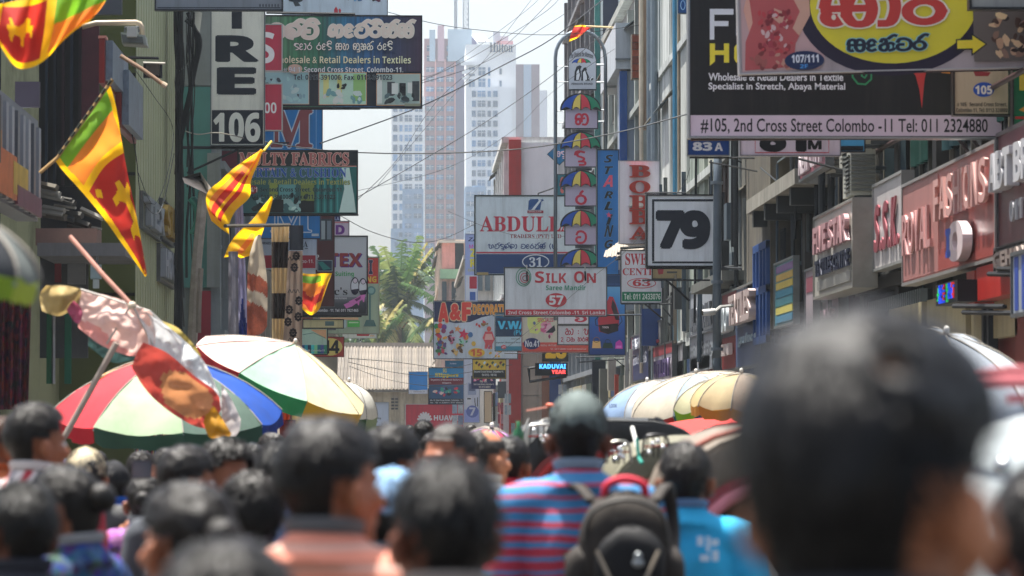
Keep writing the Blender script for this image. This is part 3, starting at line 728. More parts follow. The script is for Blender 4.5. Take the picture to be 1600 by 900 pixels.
# ---- old shed with a corrugated roof closing the street
def shed():
    Y = 262.; b = root('old_shed', 'old low building with a corrugated sheet roof closing the far end of the street', 'building', (-2, Y, 0))
    x0, x1 = W(440, 0, Y).x, W(745, 0, Y).x; ze, zr = zpx(606, Y), zpx(541, Y + 14)
    MB().box(x0, x1, Y, Y + 16, 0, ze).build('wall', mat('#a3987f', .95, var=.25, sc=.8, bump=.3, grime=.75), b)
    n = 60; wdt = (x1 - x0 + .8) / n
    prof = []
    for i in range(7):
        a = i / 6; prof.append((a * wdt * .995, .07 * math.sin(a * 2 * math.pi)))
    P = [[(p[0], -.6 + q * 14.6, ze - .12 + p[1] + q * (zr - ze + .1)) for p in prof] for q in (0, 1)]
    mm = [MB().grid(P).mesh('roof_sheet', mat(c, .7, .1, var=.25, sc=.6, grime=.35)) for c in ('#6a6258', '#746b5f', '#60584e')]
    rn = random.Random(2)
    for i in range(n):
        o = bpy.data.objects.new('roof_sheet', rn.choice(mm)); COL.objects.link(o); o.parent = b
        o.location = (x0 - .4 + i * wdt + 2, 0, rn.uniform(-.02, .02))
    MB().box(x0 - .5, x1 + .5, Y + 13.9, Y + 14.4, zr - .1, zr + .25).build('ridge_cap', mat('#8f867a', .8, var=.2), b)
    for i in range(5):
        xx = W(600 + i * 27, 0, Y).x
        MB().box(xx, xx + .5, Y - .08, Y, ze - 3.2, ze - .3).build('pier', mat('#b0a58c', .95, var=.25, grime=.8), b)
    for px0 in (612, 618): 
        v = MB()
        for k in range(4): v.box(W(px0, 0, Y).x, W(px0, 0, Y).x + .2, Y - .1, Y, zpx(640, Y) + k * .22, zpx(640, Y) + k * .22 + .12)
        v.build('wall_vent', dark, b)
    MB().box(x0 - .4, x1 + .4, Y - .75, Y - .6, ze - .3, ze - .12).build('gutter', mat('#5f5a50', .8, var=.3), b)
shed()

# ---- hotel and office towers in the haze
def tower(name, label, Y, parts, wins, extra=None):
    p0 = parts[0]
    b = root(name, label, 'building', (W((p0[0] + p0[2]) / 2, 0, Y).x, Y, 0))
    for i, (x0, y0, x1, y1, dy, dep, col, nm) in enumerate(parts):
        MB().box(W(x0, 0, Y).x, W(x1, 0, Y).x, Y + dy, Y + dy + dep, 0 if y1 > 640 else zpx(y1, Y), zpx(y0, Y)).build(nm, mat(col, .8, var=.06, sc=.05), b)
    for (xs, ys, h, col, dy) in wins:
        fm = mat('#c5ccd2', .6); rn = random.Random(len(parts) * 7 + int(Y)); c0 = srgb(col)
        ms = [mat(tuple(x * k for x in c0), r_, var=.25, sc=.2) for k, r_ in ((1, .25), (.65, .15), (1.5, .4), (2.1, .5))]
        for (xa, xb) in xs:
            w = (xb - xa) * Y / FPX; hh = h * Y / FPX
            mes = [MB().box(0, w, -.35, 0, 0, hh).mesh('window', m) for m in ms]
            mf = MB().box(w * .47, w * .53, -.45, -.35, 0, hh).box(0, w, -.45, -.35, hh * .62, hh * .68).mesh('frame', fm)
            for yy in ys:
                o = bpy.data.objects.new('window', rn.choice([mes[0], mes[0], mes[1], mes[1], mes[2], mes[3]])); COL.objects.link(o); o.parent = b
                o.location = Vector((W(xa, 0, Y).x, Y + dy, zpx(yy + h, Y))) - b.location
                if w > 1.3:
                    f = bpy.data.objects.new('frame', mf); COL.objects.link(f); f.parent = o
    if extra: extra(b, Y)
    return b
rows = lambda a, b, s: [a + s * i for i in range(int((b - a) / s) + 1)]
tower('apartment_tower', 'white gridded tower block, leftmost of the towers in the haze', 1060,
      [(612, 150, 664, 700, 0, 40, '#d9dcdd', 'wall')],
      [([(614.5, 621), (624.5, 629), (632.5, 644), (648.5, 660)], rows(164, 440, 15.45), 10, '#365878', 0)])
def pk(b, Y):
    for x0, x1, y0 in ((671, 680, 46), (684, 694, 39), (700, 737, 45)):
        MB().box(W(x0, 0, Y).x, W(x1, 0, Y).x, Y - 1.5, Y + 12, zpx(95, Y), zpx(y0, Y)).build('roof_fin', mat('#8fa3b2' if x0 != 684 else '#a58490', .7, var=.05), b)
    for x in (680.5, 695.5, 711): MB().box(W(x - .8, 0, Y).x, W(x + .8, 0, Y).x, Y - 1, Y, zpx(470, Y), zpx(92, Y)).build('rib', mat('#c98f8c', .8, var=.05), b)
tower('pink_tower', 'tall pink office tower with grey roof fins beside the white hotel', 1075,
      [(663, 59, 712, 700, 0, 30, '#8c6468', 'wall'), (712, 55, 745, 700, 3, 26, '#66608a', 'shade_coloured_side')],  # second box has the tower side's shade in its bluish colour
      [([(666, 678), (682.5, 693), (697.5, 709)], rows(104, 440, 15.35), 7.5, '#345274', 0), ([(667, 678), (698, 708)], [86, 70], 9, '#345274', 0)], pk)
def hil(b, Y):
    V, F = glyphs('Hilton', 'serif', .01)
    a, c = W(765, 82, Y), W(801, 67, Y)
    mb = MB(); mb.add([(a.x + v[0] * (c.x - a.x), Y - 1.0, a.z + v[1] * (c.z - a.z)) for v in V], F)
    mb.build('lettering', mat('#1c5488', .4), b)
    MB().box(W(771, 0, Y).x, W(782, 0, Y).x, Y + 5, Y + 12, zpx(66, Y), zpx(45, Y)).build('roof_plant', mat('#9aa0aa', .7), b)
    MB().box(W(782, 0, Y).x, W(795, 0, Y).x, Y + 5, Y + 12, zpx(66, Y), zpx(52, Y)).build('roof_plant', mat('#b9bec6', .7), b)
    MB().box(W(776, 0, Y).x, W(802, 0, Y).x, Y + 2, Y + 14, zpx(70, Y), zpx(61, Y)).build('roof_plant', mat('#9c6f74', .7), b)
    for i in range(4): MB().tube([W(739 + i * 5, 55, Y + 2), W(748 + i * 5, 66, Y)], .5, 4).build('roof_louvre', mat('#dfe3e6', .6), b)
    for (x0, y0, x1, y1) in ((720, 96, 742, 101), (722, 110, 742, 114), (722, 120, 742, 123)):
        MB().box(W(x0, 0, Y).x, W(x1, 0, Y).x, Y - 2, Y, zpx(y1, Y), zpx(y0, Y)).build('balcony_slab', mat('#d9dde0', .7), b)
tower('hotel_tower', 'white hotel tower in the haze with blue lettering at its top', 1040,
      [(728, 68, 806, 700, 0, 30, '#dfe2e4', 'wall'), (736, 137, 799, 700, -4, 34, '#dde1e4', 'lower_wall')],
      [([(732.5, 742), (747.5, 758.5), (762.5, 766)], [104, 122], 13, '#365878', 0), ([(780.5, 784)], [106, 125], 9, '#46566a', 0),
       ([(737, 743), (746, 758), (761.5, 766.5), (770, 777)], rows(143, 440, 15.5), 9.5, '#365878', -4)], hil)
tower('brown_tower', 'brown grey tower slab with a blue glass strip right of the white hotel', 1110,
      [(790, 99, 843, 700, 0, 20, '#80666e', 'wall'), (818, 100, 830, 700, -1, 20, '#9fb4c6', 'glass_strip')],
      [([(793, 797), (799, 803.5)], [106, 126], 8, '#5a6f8a', 0), ([(799, 803.5)], rows(158, 420, 15.6), 7, '#5a6f8a', 0)])
tower('pale_tower', 'palest narrow tower at the right edge of the hazy group', 1200, [(838, 140, 855, 700, 0, 20, '#c9ced4', 'wall')], [])
tower('stepped_block', 'low blue grey stepped block before the white gridded tower', 1000,
      [(611, 357, 662, 700, 0, 20, '#6d8aa6', 'wall'), (629, 294, 662, 700, 2, 16, '#6d8aa6', 'upper_wall')],
      [([(617, 622), (624, 629), (633, 643), (647, 659)], rows(363, 440, 15.5), 7, '#4f6a86', 0), ([(633, 643), (647, 659)], rows(302, 350, 15.5), 7, '#4f6a86', 2)])
tower('stepped_block', 'low blue grey stepped block before the white hotel tower', 1000,
      [(727, 291, 760, 700, 0, 20, '#7391ad', 'wall'), (738, 289, 758, 700, 2, 16, '#7391ad', 'upper_wall')],
      [([(729, 742), (746, 756)], rows(299, 440, 15.5), 7, '#4f6a86', 0)])
def mast(label, px, top, w):
    Y = 1120; t = root('lattice_mast', label, 'antenna mast', W(px, 60, Y), 'lattice masts on the towers')
    a = w * Y / FPX / 2; z0, z1 = zpx(62, Y), zpx(top, Y); x = W(px, 0, Y).x; f = MB(); q = [(x - a, Y - a), (x + a, Y - a), (x + a, Y + a), (x - a, Y + a)]
    for c in q: f.tube([(c[0], c[1], z0), (c[0], c[1], z1)], .14, 4)
    f.build('legs_frame', mat('#7c8791', .6), t)
    g = MB(); n = int((z1 - z0) / (2 * a))
    for i in range(n):
        za, zb = z0 + (z1 - z0) * i / n, z0 + (z1 - z0) * (i + 1) / n
        for k in range(4):
            c, d = q[k], q[(k + 1) % 4]; g.tube([(c[0], c[1], za), (d[0], d[1], zb)], .09, 3); g.tube([(d[0], d[1], za), (d[0] + (c[0] - d[0]), c[1], za)], .07, 3)
    g.build('lattice', mat('#8b959d', .6), t)
mast('thin lattice antenna mast on the pink tower, left one of two', 712, -25, 3.5)
mast('wider lattice antenna mast beside the thin one on the pink tower', 728, -45, 8)

# ---- coconut palms and bushes beyond the shed
def palm(label, px, py, Y, hgt, n, L, seed, cocos=True, lean=0):
    rn = random.Random(seed); c = W(px, py, Y)
    t = root('coconut_palm', label, 'palm tree', (c.x - lean, Y, 0), 'coconut palms beyond the shed')
    P = crom([(c.x - lean, Y, 0), (c.x - lean * .7, Y, c.z * .5), c + Vector((0, 0, -.1))], 12)
    MB().tube(P, [.3 - .012 * i for i in range(12)], 8).build('trunk', mat('#6e6250', .95, var=.3, sc=3, bump=.5), t)
    mats_ = [mat(h, .5, var=.35, sc=1.5, trans=.35) for h in ('#5c7634', '#405f2a', '#7d8a4c', '#2f4c28', '#9c9252')]
    for i in range(n):
        az = i * 2.4 + rn.uniform(-.3, .3); el0 = R(rn.choice([78, 66, 50, 34, 18, 5, -15, -35])) if i > 4 else R(80 - i * 6)
        l = L * rn.uniform(.75, 1.1); drop = rn.uniform(.35, .95) * (1.3 if el0 < R(40) else .55)
        d = Vector((math.cos(az), math.sin(az) * .8, 0)); pts = []
        for k in range(11):
            s_ = k / 10; e = el0 - drop * s_ * 1.6
            pts.append((pts[-1] + (d * math.cos(e) + Vector((0, 0, math.sin(e)))) * l / 10) if pts else c.copy())
        mb = MB(); mb.tube(pts, [.07 - .005 * k for k in range(11)], 4)
        side = d.cross(Vector((0, 0, 1))).normalized()
        P2 = crom(pts, 46)
        for k in range(3, 46):
            p = P2[k]; tt = (P2[min(k + 1, 45)] - P2[k - 1]).normalized(); ll = (1.1 if k < 38 else .7) * (1 - abs(k - 20) / 60) * l / 5.2
            for sg in (-1, 1):
                dr = (side * sg * rn.uniform(.7, 1) + tt * .55 + Vector((0, 0, -rn.uniform(.25, 1.1)))).normalized()
                q = p + dr * ll; wv = tt * .07
                mid = p + dr * ll * .5 + Vector((0, 0, .06))
                mb.add([p - wv, p + wv, mid + wv * 1.1, q, mid - wv * 1.1], [(0, 1, 2, 4), (4, 2, 3)])
        mb.build('frond', mats_[rn.choice([0, 0, 1, 1, 2, 3]) if i % 7 else 4], t)
    if cocos:
        for i in range(16):
            a = rn.uniform(0, 6.3); MB().ell(c + Vector((math.cos(a) * rn.uniform(.2, .8), -abs(math.sin(a)) * .7, -rn.uniform(.1, .9))), (.2, .2, .23), 8, 6).build('coconut', mat('#9c6a30', .6, var=.3), t, True)
palm('coconut palm with orange nuts and drooping fronds above the shed roof', 624, 492, 300, 12, 30, 6.2, 3)
palm('upright young palm crown rising behind the one with nuts', 630, 470, 306, 12, 9, 4.6, 8, False)
palm('coconut palm half hidden by the party goods sign', 712, 500, 296, 12, 18, 5.0, 5, False, -1)
palm('coconut palm with yellowing fronds low beside the fan poster', 588, 545, 290, 9, 18, 4.0, 6, False)
def bush(label, cx, cy, Y, rx, rz, n, seed, cat='tree', nm='leafy_tree'):
    rn = random.Random(seed); c = W(cx, cy, Y); t = root(nm, label, cat, (c.x, Y, 0))
    MB().tube([(c.x, Y, 0), (c.x + .2, Y, c.z * .6), c], [.35, .25, .12], 7).build('trunk', mat('#4d4336', .95), t)
    mb = MB()
    for i in range(n):
        u = Vector((rn.gauss(0, 1), rn.gauss(0, 1), rn.gauss(0, 1))).normalized() * rn.uniform(.35, 1) ** .5
        k = 1 + .35 * noise.noise(u * 2.2 + Vector((seed, 0, 0)))
        p = c + Vector((u.x * rx, u.y * rx * .7, u.z * rz)) * k; a = Vector((rn.uniform(-1, 1), rn.uniform(-1, 1), rn.uniform(-1, 1))).normalized(); b_ = a.orthogonal().normalized(); s_ = rn.uniform(.2, .42)
        mb.mi(rn.randrange(3)); mb.add([p - a * s_, p + b_ * s_ * .5, p + a * s_, p - b_ * s_ * .5], [(0, 1, 2, 3)])
    mb.build('crown', [mat(h, .6, trans=.3) for h in ('#3c5628', '#4c6430', '#2a4222')], t)
0 and bush('rounded green tree between the palms at the street end', 672, 538, 318, 3.4, 2.6, 1500, 1)
bush('darker green tree low behind the fan poster', 556, 528, 312, 4, 2.6, 1500, 2)
bush('olive green tree behind the party goods sign', 742, 520, 320, 3, 3.4, 1200, 4)
# ================================================================ SIGNS HUNG OVER THE STREET
# -- left group
s = Sign('hanging_sign', 'plain grey back of a big sign board at the top edge above the 106 sign', 60, (244, -60, 440, 14), '#747c83', '#20262c', fw=2.5)
s.t('.......', (405, 6, 436, 11), '#4a5058'); s.ln([(246, 12), (438, 12)], 1.5, '#3a4046')
s = Sign('hanging_sign', 'white advertisement board at the top edge above the green and blue fabrics sign', 82, (442, -60, 605, 23), '#b7c2c9', '#59626a', fw=1.2)
s.p([(522, 22), (522, 15), (525, 10), (528, 15), (528, 22)], '#b02a34', 'emblem'); s.p([(530, 22), (529, 15), (531, 13), (533, 16), (532, 22)], '#b02a34', 'emblem')
s.p([(448, -4), (476, -4), (472, 2), (466, 4), (470, 9), (461, 10), (458, 3), (452, 2)], '#3c444c', 'printed_picture')
s.blobs((545, -8, 570, 4), 5, ['#5a93b8', '#2f6b95'], (3, 6), 3); s.blobs((578, -10, 602, 5), 7, ['#6e3050', '#8d4b70', '#3a3040'], (4, 8), 4)
s = Sign('vertical_sign', 'tall cream sign with dark block letters above the number 106', 72, (330, -120, 413, 226), '#d6d6c8', '#5c6266', fw=1.6, th=.2)
s.rc(331, 172, 411, 225, '#141e2c', 'number_panel')
for ch, b_ in (('T', (343, -45, 400, 45)), ('R', (340, 57, 401, 95)), ('E', (343, 107, 396, 146))):
    if ch == 'T': s.rc(362, -20, 378, 45, '#141e2c', 'letter')
    else: s.t(ch, b_, '#141e2c', off=.035, name='letter')
s.t('106', (334, 177, 406, 221), '#d6d8cc', off=.02, name='number')
s.bar(284, 230, 415, 231, 5.5, '#1b2128'); s.bar(292, 270, 372, 233, 4, '#1b2128', name='brace')
def red_board(lab, y0, y1, tx, bx):
    s = Sign('projecting_sign', lab, 76, (400, y0, 440, y1), '#a32440', '#a9a9ab', fw=1.6)
    s.t(tx, bx, '#c9c6c9', name='letter')
red_board('upper crimson board with a big pale S beside the fabrics sign', 39, 110, 'S', (401, 50, 429, 99))
red_board('lower crimson board with pale zeros beside the fabrics sign', 132, 203, '00', (413, 160, 432, 177))
gm = ramp_mat([(0, '#6b8a78'), (.1, '#5c8a66'), (.25, '#3a8a5c'), (.4, '#1e6a50'), (.55, '#1d6f96'), (.68, '#1a5f96'), (.8, '#1a3560'), (1, '#3a2540')], 'X', -1.7, 1.65, .45)
s = Sign('hanging_sign', 'wide fabrics sign with streaked green and blue background and interior photos along its foot', 78, (398, 26, 658, 167), '#0', '#11151a', fw=2, m=gm)
for x0, x1, cs in ((403, 482, ['#a8c6c0', '#8fb4b4', '#d3dccb', '#5f8e96']), (498, 573, ['#c9d8a0', '#8fb86a', '#c2d4cc', '#7faaa0', '#e0e2cc'])):
    pass
s.rc(398, 112, 657, 166, '#16202e', 'foot_band')
s.rc(403, 112, 483, 163, '#c9b9a0'); s.rc(403, 113, 482, 162, '#8db6b6'); s.blobs((404, 120, 481, 160), 30, ['#9cc4c0', '#78a0a6', '#b8d2cc', '#33505a'], (3, 9), 1)
s.rc(498, 113, 573, 164, '#d2a27c'); s.rc(499, 114, 572, 163, '#a8c8b4'); s.rc(505, 118, 514, 152, '#c2c47a'); s.rc(527, 118, 534, 150, '#b9b96a'); s.rc(552, 116, 571, 158, '#84b068')
s.blobs((500, 140, 570, 162), 16, ['#c8dad2', '#6a9a9a', '#d8e0d4'], (4, 9), 2); s.blobs((516, 128, 546, 142), 5, ['#232c2c'], (3, 5), 5)
s.rc(588, 115, 657, 165, '#d2a27c'); s.rc(589, 116, 656, 164, '#9aaca4'); s.rc(605, 128, 617, 150, '#4b5054'); s.rc(612, 130, 622, 147, '#c9cfc8'); s.rc(637, 129, 645, 150, '#c9cfc8')
s.rc(644, 127, 655, 158, '#454c50'); s.rc(624, 130, 634, 150, '#1e2426'); s.rc(589, 120, 597, 162, '#c4cac2'); s.blobs((596, 146, 650, 163), 16, ['#5c767a', '#39474a', '#7a8c84', '#2b3436', '#8fa6a0'], (4, 10), 6)
s.rc(632, 162, 657, 166, '#8f937c')
s.sin('bl^ti', (420, 30, 499, 61), '#c9bcae', .26, '#e3dccd', .12); s.sin('feb^rik^s^', (513, 31, 649, 59), '#c9bcae', .24, '#e3dccd', .12)
s.sin('deAr redi sh kuxn^ redi', (459, 64, 614, 82), '#f0efe6', .17, '#0f2320', .12)
s.t('Wholesale & Retail Dealers in Textiles', (425, 88, 642, 99), '#d8dab8', 'bold', out='#14261e', oo=.02)
s.e(461, 108, 11.5, 7.5, '#b5a08c'); s.t('# 94/1, Second Cross Street, Colombo-11.', (443, 105, 630, 114), '#d0d4d6', out='#232b36', oo=.02)
s.t('Tel: 0112-391006, Fax: 0112-391023', (459, 117, 613, 126), '#1f2630', out='#9fb0b4', oo=.02)
s.bar(416, 19, 555, 21.5, 4.5, '#15191d'); s.bar(440, 169, 563, 169, 5, '#1b1f23')
bl = '#1f6fae'
s = Sign('hanging_sign', 'blue sign with one huge red letter M under the fabrics sign', 84, (402, 160, 503, 236), bl, '#12304e', fw=1.2)
s.t('M', (424, 173, 487, 229), '#8e4a4e', 'serif', off=.02, out='#b7c8d8', oo=.025, name='letter'); s.ln([(494, 165), (494, 234)], 1, '#7fb0d8'); s.rc(416, 222, 452, 224.5, '#3a3440')
s = Sign('hanging_sign', 'curtain and cushion fabrics sign with teal interior photos and a red 94/1 badge', 76, (372, 236, 558, 334), '#0f2024', '#0c1013', fw=1.5)
s.rc(377, 260, 488, 333, '#3f6f70', 'photo_panel'); s.rc(488, 260, 557, 333, '#2c7a78', 'photo_panel'); s.rc(486, 259, 557, 260.4, '#c98a7c'); s.rc(378, 262, 430, 266, '#b98f92')
s.rc(421, 286, 434, 325, '#8a9a4a'); s.rc(470, 286, 492, 325, '#7c8c48'); s.rc(436, 288, 462, 328, '#5f9a9c')
s.blobs((380, 300, 488, 332), 26, ['#1a2a2c', '#3c6a70', '#88a8a8', '#23393c'], (5, 11), 8)
s.rc(421, 312, 443, 332, '#10181a'); s.rc(470, 314, 492, 332, '#121b1d'); s.blobs((440, 322, 474, 333), 6, ['#8ab0ac', '#b0cac4'], (3, 6), 9)
for i in range(8): s.rc(491 + i * 5, 262, 493.6 + i * 5, 332, ['#1d5f5e', '#3d9490'][i % 2])
s.p([(534, 262), (548, 262), (556, 332), (530, 332), (538, 295)], '#b6cfc9'); s.p([(546, 262), (557, 262), (557, 330), (552, 300)], '#1d6b66')
s.t('MULTY FABRICS', (374, 239, 545, 258), '#9b5a58', 'serif', off=.01, out='#c7a79c', oo=.03); 
s.t('CURTAIN & CUSHION', (378, 263, 541, 277), '#23509a', 'serif', off=.01, out='#9fb6c6', oo=.018)
s.t('Wholesale & Retail Dealers in Textiles', (366, 280, 547, 288.5), '#8d9c5a', out='#26342c', oo=.015)
s.e(393.5, 296.5, 9.5, 6.8, '#8c2c34', 'number_badge'); s.t('94/1', (385.5, 292.5, 402, 300.5), '#d8c8c4'); s.t('Second Cross Street, Colombo-11.', (407, 293, 536, 300.5), '#101820', out='#6f9a98', oo=.02)
s.t('Tel: 0112-391006, Fax: 0112-391023', (392, 304, 524, 312), '#0f171c', out='#6f9a98', oo=.02)
s.bar(378, 336, 560, 335.5, 3.5, '#191c1f')
s = Sign('projecting_sign', 'narrow crimson board behind the upper flag beside the fabrics sign', 77.5, (345, 236, 379, 262), '#6d1f38', '#3a3f44', fw=1)
s = Sign('hanging_sign', 'blue panel with white outlined letters below the curtain sign', 86, (404, 336, 500, 372), bl, '#16293c', fw=1.2)
s.t('M', (424, 320, 486, 362), bl, 'serif', out='#c0d0dc', oo=.03, name='letter'); s.rc(487, 365, 498, 369, '#a9b8c0')
s = Sign('hanging_sign', 'small white and red board with the end of an address, left of the maroon board', 87, (404, 375, 494, 420), '#aeb4ba', '#b7bcc0', fw=1)
s.rc(405, 399, 493, 419, '#9c2333'); s.t('A', (474, 377, 481, 386), '#1f242a', 'serif'); s.rc(476, 388, 481, 389, '#1f242a'); s.t('mbo-11.', (465, 405, 490, 411), '#dcc7c9'); s.t('UR FURNISH', (396, 378, 427, 382), '#23282e')
s = Sign('vertical_sign', 'dark maroon vertical board with a small peacock blue picture', 90, (494, 330, 522, 478), '#5a1f20', '#351416', fw=1)
s.rc(499, 342, 519, 376, '#39434a'); s.rc(502, 345, 508, 374, '#8f9a9c'); s.rc(511, 345, 517, 374, '#75828a'); s.t('P', (494, 398, 498.5, 406), '#d8d4d0', 'serif')
s.rc(496, 406.5, 519.5, 424, '#8a9a9c'); s.p([(497, 407.5), (518.5, 407.5), (518.5, 423), (497, 423)], '#0f3c50'); s.p([(497, 410), (507, 408), (517, 420), (505, 422)], '#1f7f78'); s.p([(503, 408), (518, 409), (518, 421)], '#143048')
s = Sign('projecting_sign', 'small lilac board with a purple letter D above the suiting sign', 101, (498, 346, 545, 369), '#b6a6b4', '#6d6a70', fw=1); s.t('D', (525, 352, 538, 366), '#6a2c84', off=.03, name='letter'); s.rc(523, 346.5, 545, 348.5, '#b06a74')
s = Sign('projecting_sign', 'navy strip board behind the lilac D board', 103, (505, 338, 531, 345), '#1f2a66', '#39407a', fw=.8); s.t('LA', (523, 339, 530, 344), '#9aa2c0')
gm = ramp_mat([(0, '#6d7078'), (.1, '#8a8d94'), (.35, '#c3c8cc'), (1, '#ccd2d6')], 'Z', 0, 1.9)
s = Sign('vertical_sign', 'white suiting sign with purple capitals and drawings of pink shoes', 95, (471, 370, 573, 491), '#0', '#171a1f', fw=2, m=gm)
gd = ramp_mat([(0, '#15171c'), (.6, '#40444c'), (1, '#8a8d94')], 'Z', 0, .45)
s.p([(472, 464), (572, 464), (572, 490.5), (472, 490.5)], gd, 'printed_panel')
s.t('TEX', (514, 397, 566, 417), '#5a2d86', 'bold', off=.03, shear=0); s.t('TEX', (512.5, 396, 564.5, 416), '#8e3434', 'bold', off=.02, shear=0)
s.t('Suiting', (524, 424, 553, 433.5), '#2e9a50'); s.t('c\'s', (522, 449, 543, 461), '#15171b', 'serif'); s.t('FINE FOOTWEAR', (523, 465, 542, 467.5), '#e6e6e6')
for dx, dy in ((0, 0), (12.5, 1.5)):
    s.e(554.5 + dx, 447 + dy, 7, 14, '#2a2038'); s.e(554.5 + dx, 447.5 + dy, 5.8, 12.7, '#c9cdd2'); s.e(555 + dx, 438.5 + dy, 4, 4.4, '#2a2038'); s.e(555 + dx, 438.5 + dy, 3.2, 3.6, '#c3b9c4')
    s.p([(548 + dx, 453 + dy), (561 + dx, 451 + dy), (559.5 + dx, 458 + dy), (555 + dx, 461 + dy), (550 + dx, 458.5 + dy)], '#2f2740')
for dx, dy in ((0, 0), (8, -5)):
    s.p([(537 + dx, 476 + dy), (548 + dx, 471 + dy), (556 + dx, 466 + dy), (563 + dx, 465 + dy), (561 + dx, 477 + dy), (559.5 + dx, 477 + dy), (558 + dx, 473 + dy), (550 + dx, 479 + dy), (541 + dx, 482 + dy)], '#c46fae', 'printed_shoe')
    s.p([(546 + dx, 473 + dy), (556 + dx, 468 + dy), (555 + dx, 472 + dy), (549 + dx, 476 + dy)], '#7d2a68', 'printed_shoe')
s.t('Colombo - 11, Tel: 011 7921465', (492, 482.5, 560, 488), '#d5d6da'); s.bar(470, 493.5, 565, 493.5, 4.5, '#15181c')
s = Sign('vertical_sign', 'red and pale green poster board with a standing fan behind the suiting sign', 106, (500, 402, 592, 521), '#97a98e', '#8a8a7a', fw=1)
s.rc(560, 403, 591, 443, '#b0362c'); s.t('UI', (565, 407, 582, 428), '#2c2b52', off=.03, out='#c9b6b6', oo=.02); s.t('ING', (568, 432, 588, 441), '#d8b13a', off=.02)
s.e(580, 454, 7, 7, '#5f8a84', 'printed_fan'); s.e(580, 454, 4.5, 4.5, '#7fa49c', 'printed_fan'); s.rc(576.5, 460, 579.5, 500, '#5c857e', 'printed_fan'); s.p([(572, 500), (584, 500), (588, 510), (568, 510)], '#4d7670', 'printed_fan')
s.rc(505, 508, 525, 516, '#64706c'); s.rc(543, 501, 562, 511, '#4fae4e'); s.rc(545, 503, 560, 505, '#bfe0b0'); s.rc(534, 500, 541, 512, '#9fb4b0'); s.rc(500, 496, 560, 499.5, '#c9a27c')
s = Sign('projecting_sign', 'shallow white board with a red car under the fan poster', 108, (535, 519, 588, 528), '#d2d3d4', '#9a9b9c', fw=.8); s.p([(557, 522), (562, 520), (573, 520), (578, 522), (576, 525), (558, 525)], '#a82c3c', 'printed_car'); s.t('offers', (578, 523, 585, 526), '#c98a3a')
s = Sign('projecting_sign', 'small cream board below the waving flag near the suiting sign', 98, (474, 500, 536, 512), '#b7b084', '#2a2c2a', fw=1.4); s.rc(508, 502, 522, 509, '#5f7a78')
s = Sign('projecting_sign', 'red board with a yellow disc numbered 44', 103, (472, 527, 537, 557), '#a8362f', '#5d2320', fw=1); s.e(516, 542, 19, 13.6, '#d8c46a', 'number_disc'); s.t('44', (503, 532, 530, 552), '#15161a', off=.02, name='number')
s = Sign('projecting_sign', 'small picture board in pale aqua with a row of bright swatches, left of the 44', 99, (470, 514, 511, 553), '#a9c9bd', '#171b1e', fw=1.5)
s.p([(485, 515), (510, 515), (510, 530)], '#c9a07c'); 
for i, c in enumerate(['#2c4f8a', '#1f9ab0', '#123c6a', '#3fc0c4', '#7fd0a0', '#1c7a8a', '#4a5a9a', '#2f8a70']): s.rc(471 + i * 5, 539, 476 + i * 5, 552.5, c, 'swatch')
s.ln([(473, 523), (490, 520), (508, 528)], .8, '#4a8a86'); s.t('No. 44, Colombo-11', (474, 546, 507, 549.5), '#dfe8e8')
s = Sign('hanging_sign', 'white notice board at the stall end under the small green and white parasol', 56, (566, 629, 607, 665), '#b5c0cc', '#98a2ac', fw=.8); s.t('& Curtain Making', (569, 652, 595, 655.5), '#4a545e'); s.t('Colombo', (573, 657, 590, 660), '#4a545e')

# -- centre group
s = Sign('hanging_sign', 'white traders sign with serif red letters and a blue band numbered 31', 115, (743, 307, 906, 428), '#bcc8cc', '#23302e', fw=2.2)
s.rc(744, 397, 905, 427.5, '#1d4279', 'foot_band'); s.rc(744, 393.5, 905, 396, '#a2303e')
s.t('ABDULLA', (750, 338, 897, 362), '#a82a3c', 'serif', off=.008); s.t('TRADERS (PVT) LTD', (797, 366, 877, 374), '#8e2a38', 'serif')
s.sin('ab^dul^lA terD^s^ (pu', (762, 379, 871, 391), '#1f3f7c', .17)
s.p([(825, 328), (826, 314), (829, 311), (841, 311), (841, 316), (833, 328)], '#1f4c84', 'emblem'); s.p([(834, 328), (840, 318), (838, 314), (848, 311), (850, 313), (846, 315), (844, 328)], '#1f4c84', 'emblem'); s.p([(830, 328), (835, 328), (846, 313), (843, 312)], '#d6dee2', 'emblem')
s.rc(824, 329, 849, 333, '#8e2a38'); s.t('(PVT) LTD.', (826, 329.8, 847, 332.3), '#e0d2d4'); s.oval(837, 409, 20.5, 10.8, 1.6, '#d0dae2'); s.t('31', (827, 402, 847, 417), '#ccd8e2', 'serif', off=.01, name='number')
s.rc(745, 425.5, 763, 429.5, '#9a8a5a'); s.bar(841, 302, 870, 292, 2.4, '#15191b', name='sign_hanger'); s.bar(841, 307, 841, 302, 2.4, '#15191b', name='sign_hanger')
s = Sign('hanging_sign', 'white saree shop sign numbered 57 with a red address strip', 94, (789, 419, 947, 493), '#c6cdd2', '#3a4248', fw=1.8)
s.rc(790, 483.5, 946, 492.5, '#a8323c', 'foot_band'); s.t('2nd Cross Street,Colombo -11, Sri Lanka', (794, 485.5, 944, 492), '#e2d4d6', off=.01)
for ch, b_ in (('S', (836, 424, 850, 442)), ('ILK', (853, 427, 885, 442)), ('O', (897, 424, 913, 442)), ('N', (917, 427, 931, 442))): s.t(ch, b_, '#a8333e', off=.005, name='letter')
s.t('Saree Mandir', (853, 445.5, 915, 453.5), '#2c8a6c'); s.e(869, 469, 16.5, 11, '#a8323c', 'number_badge'); s.t('57', (858.5, 462, 880, 476), '#dfe3e6', off=.02, name='number')
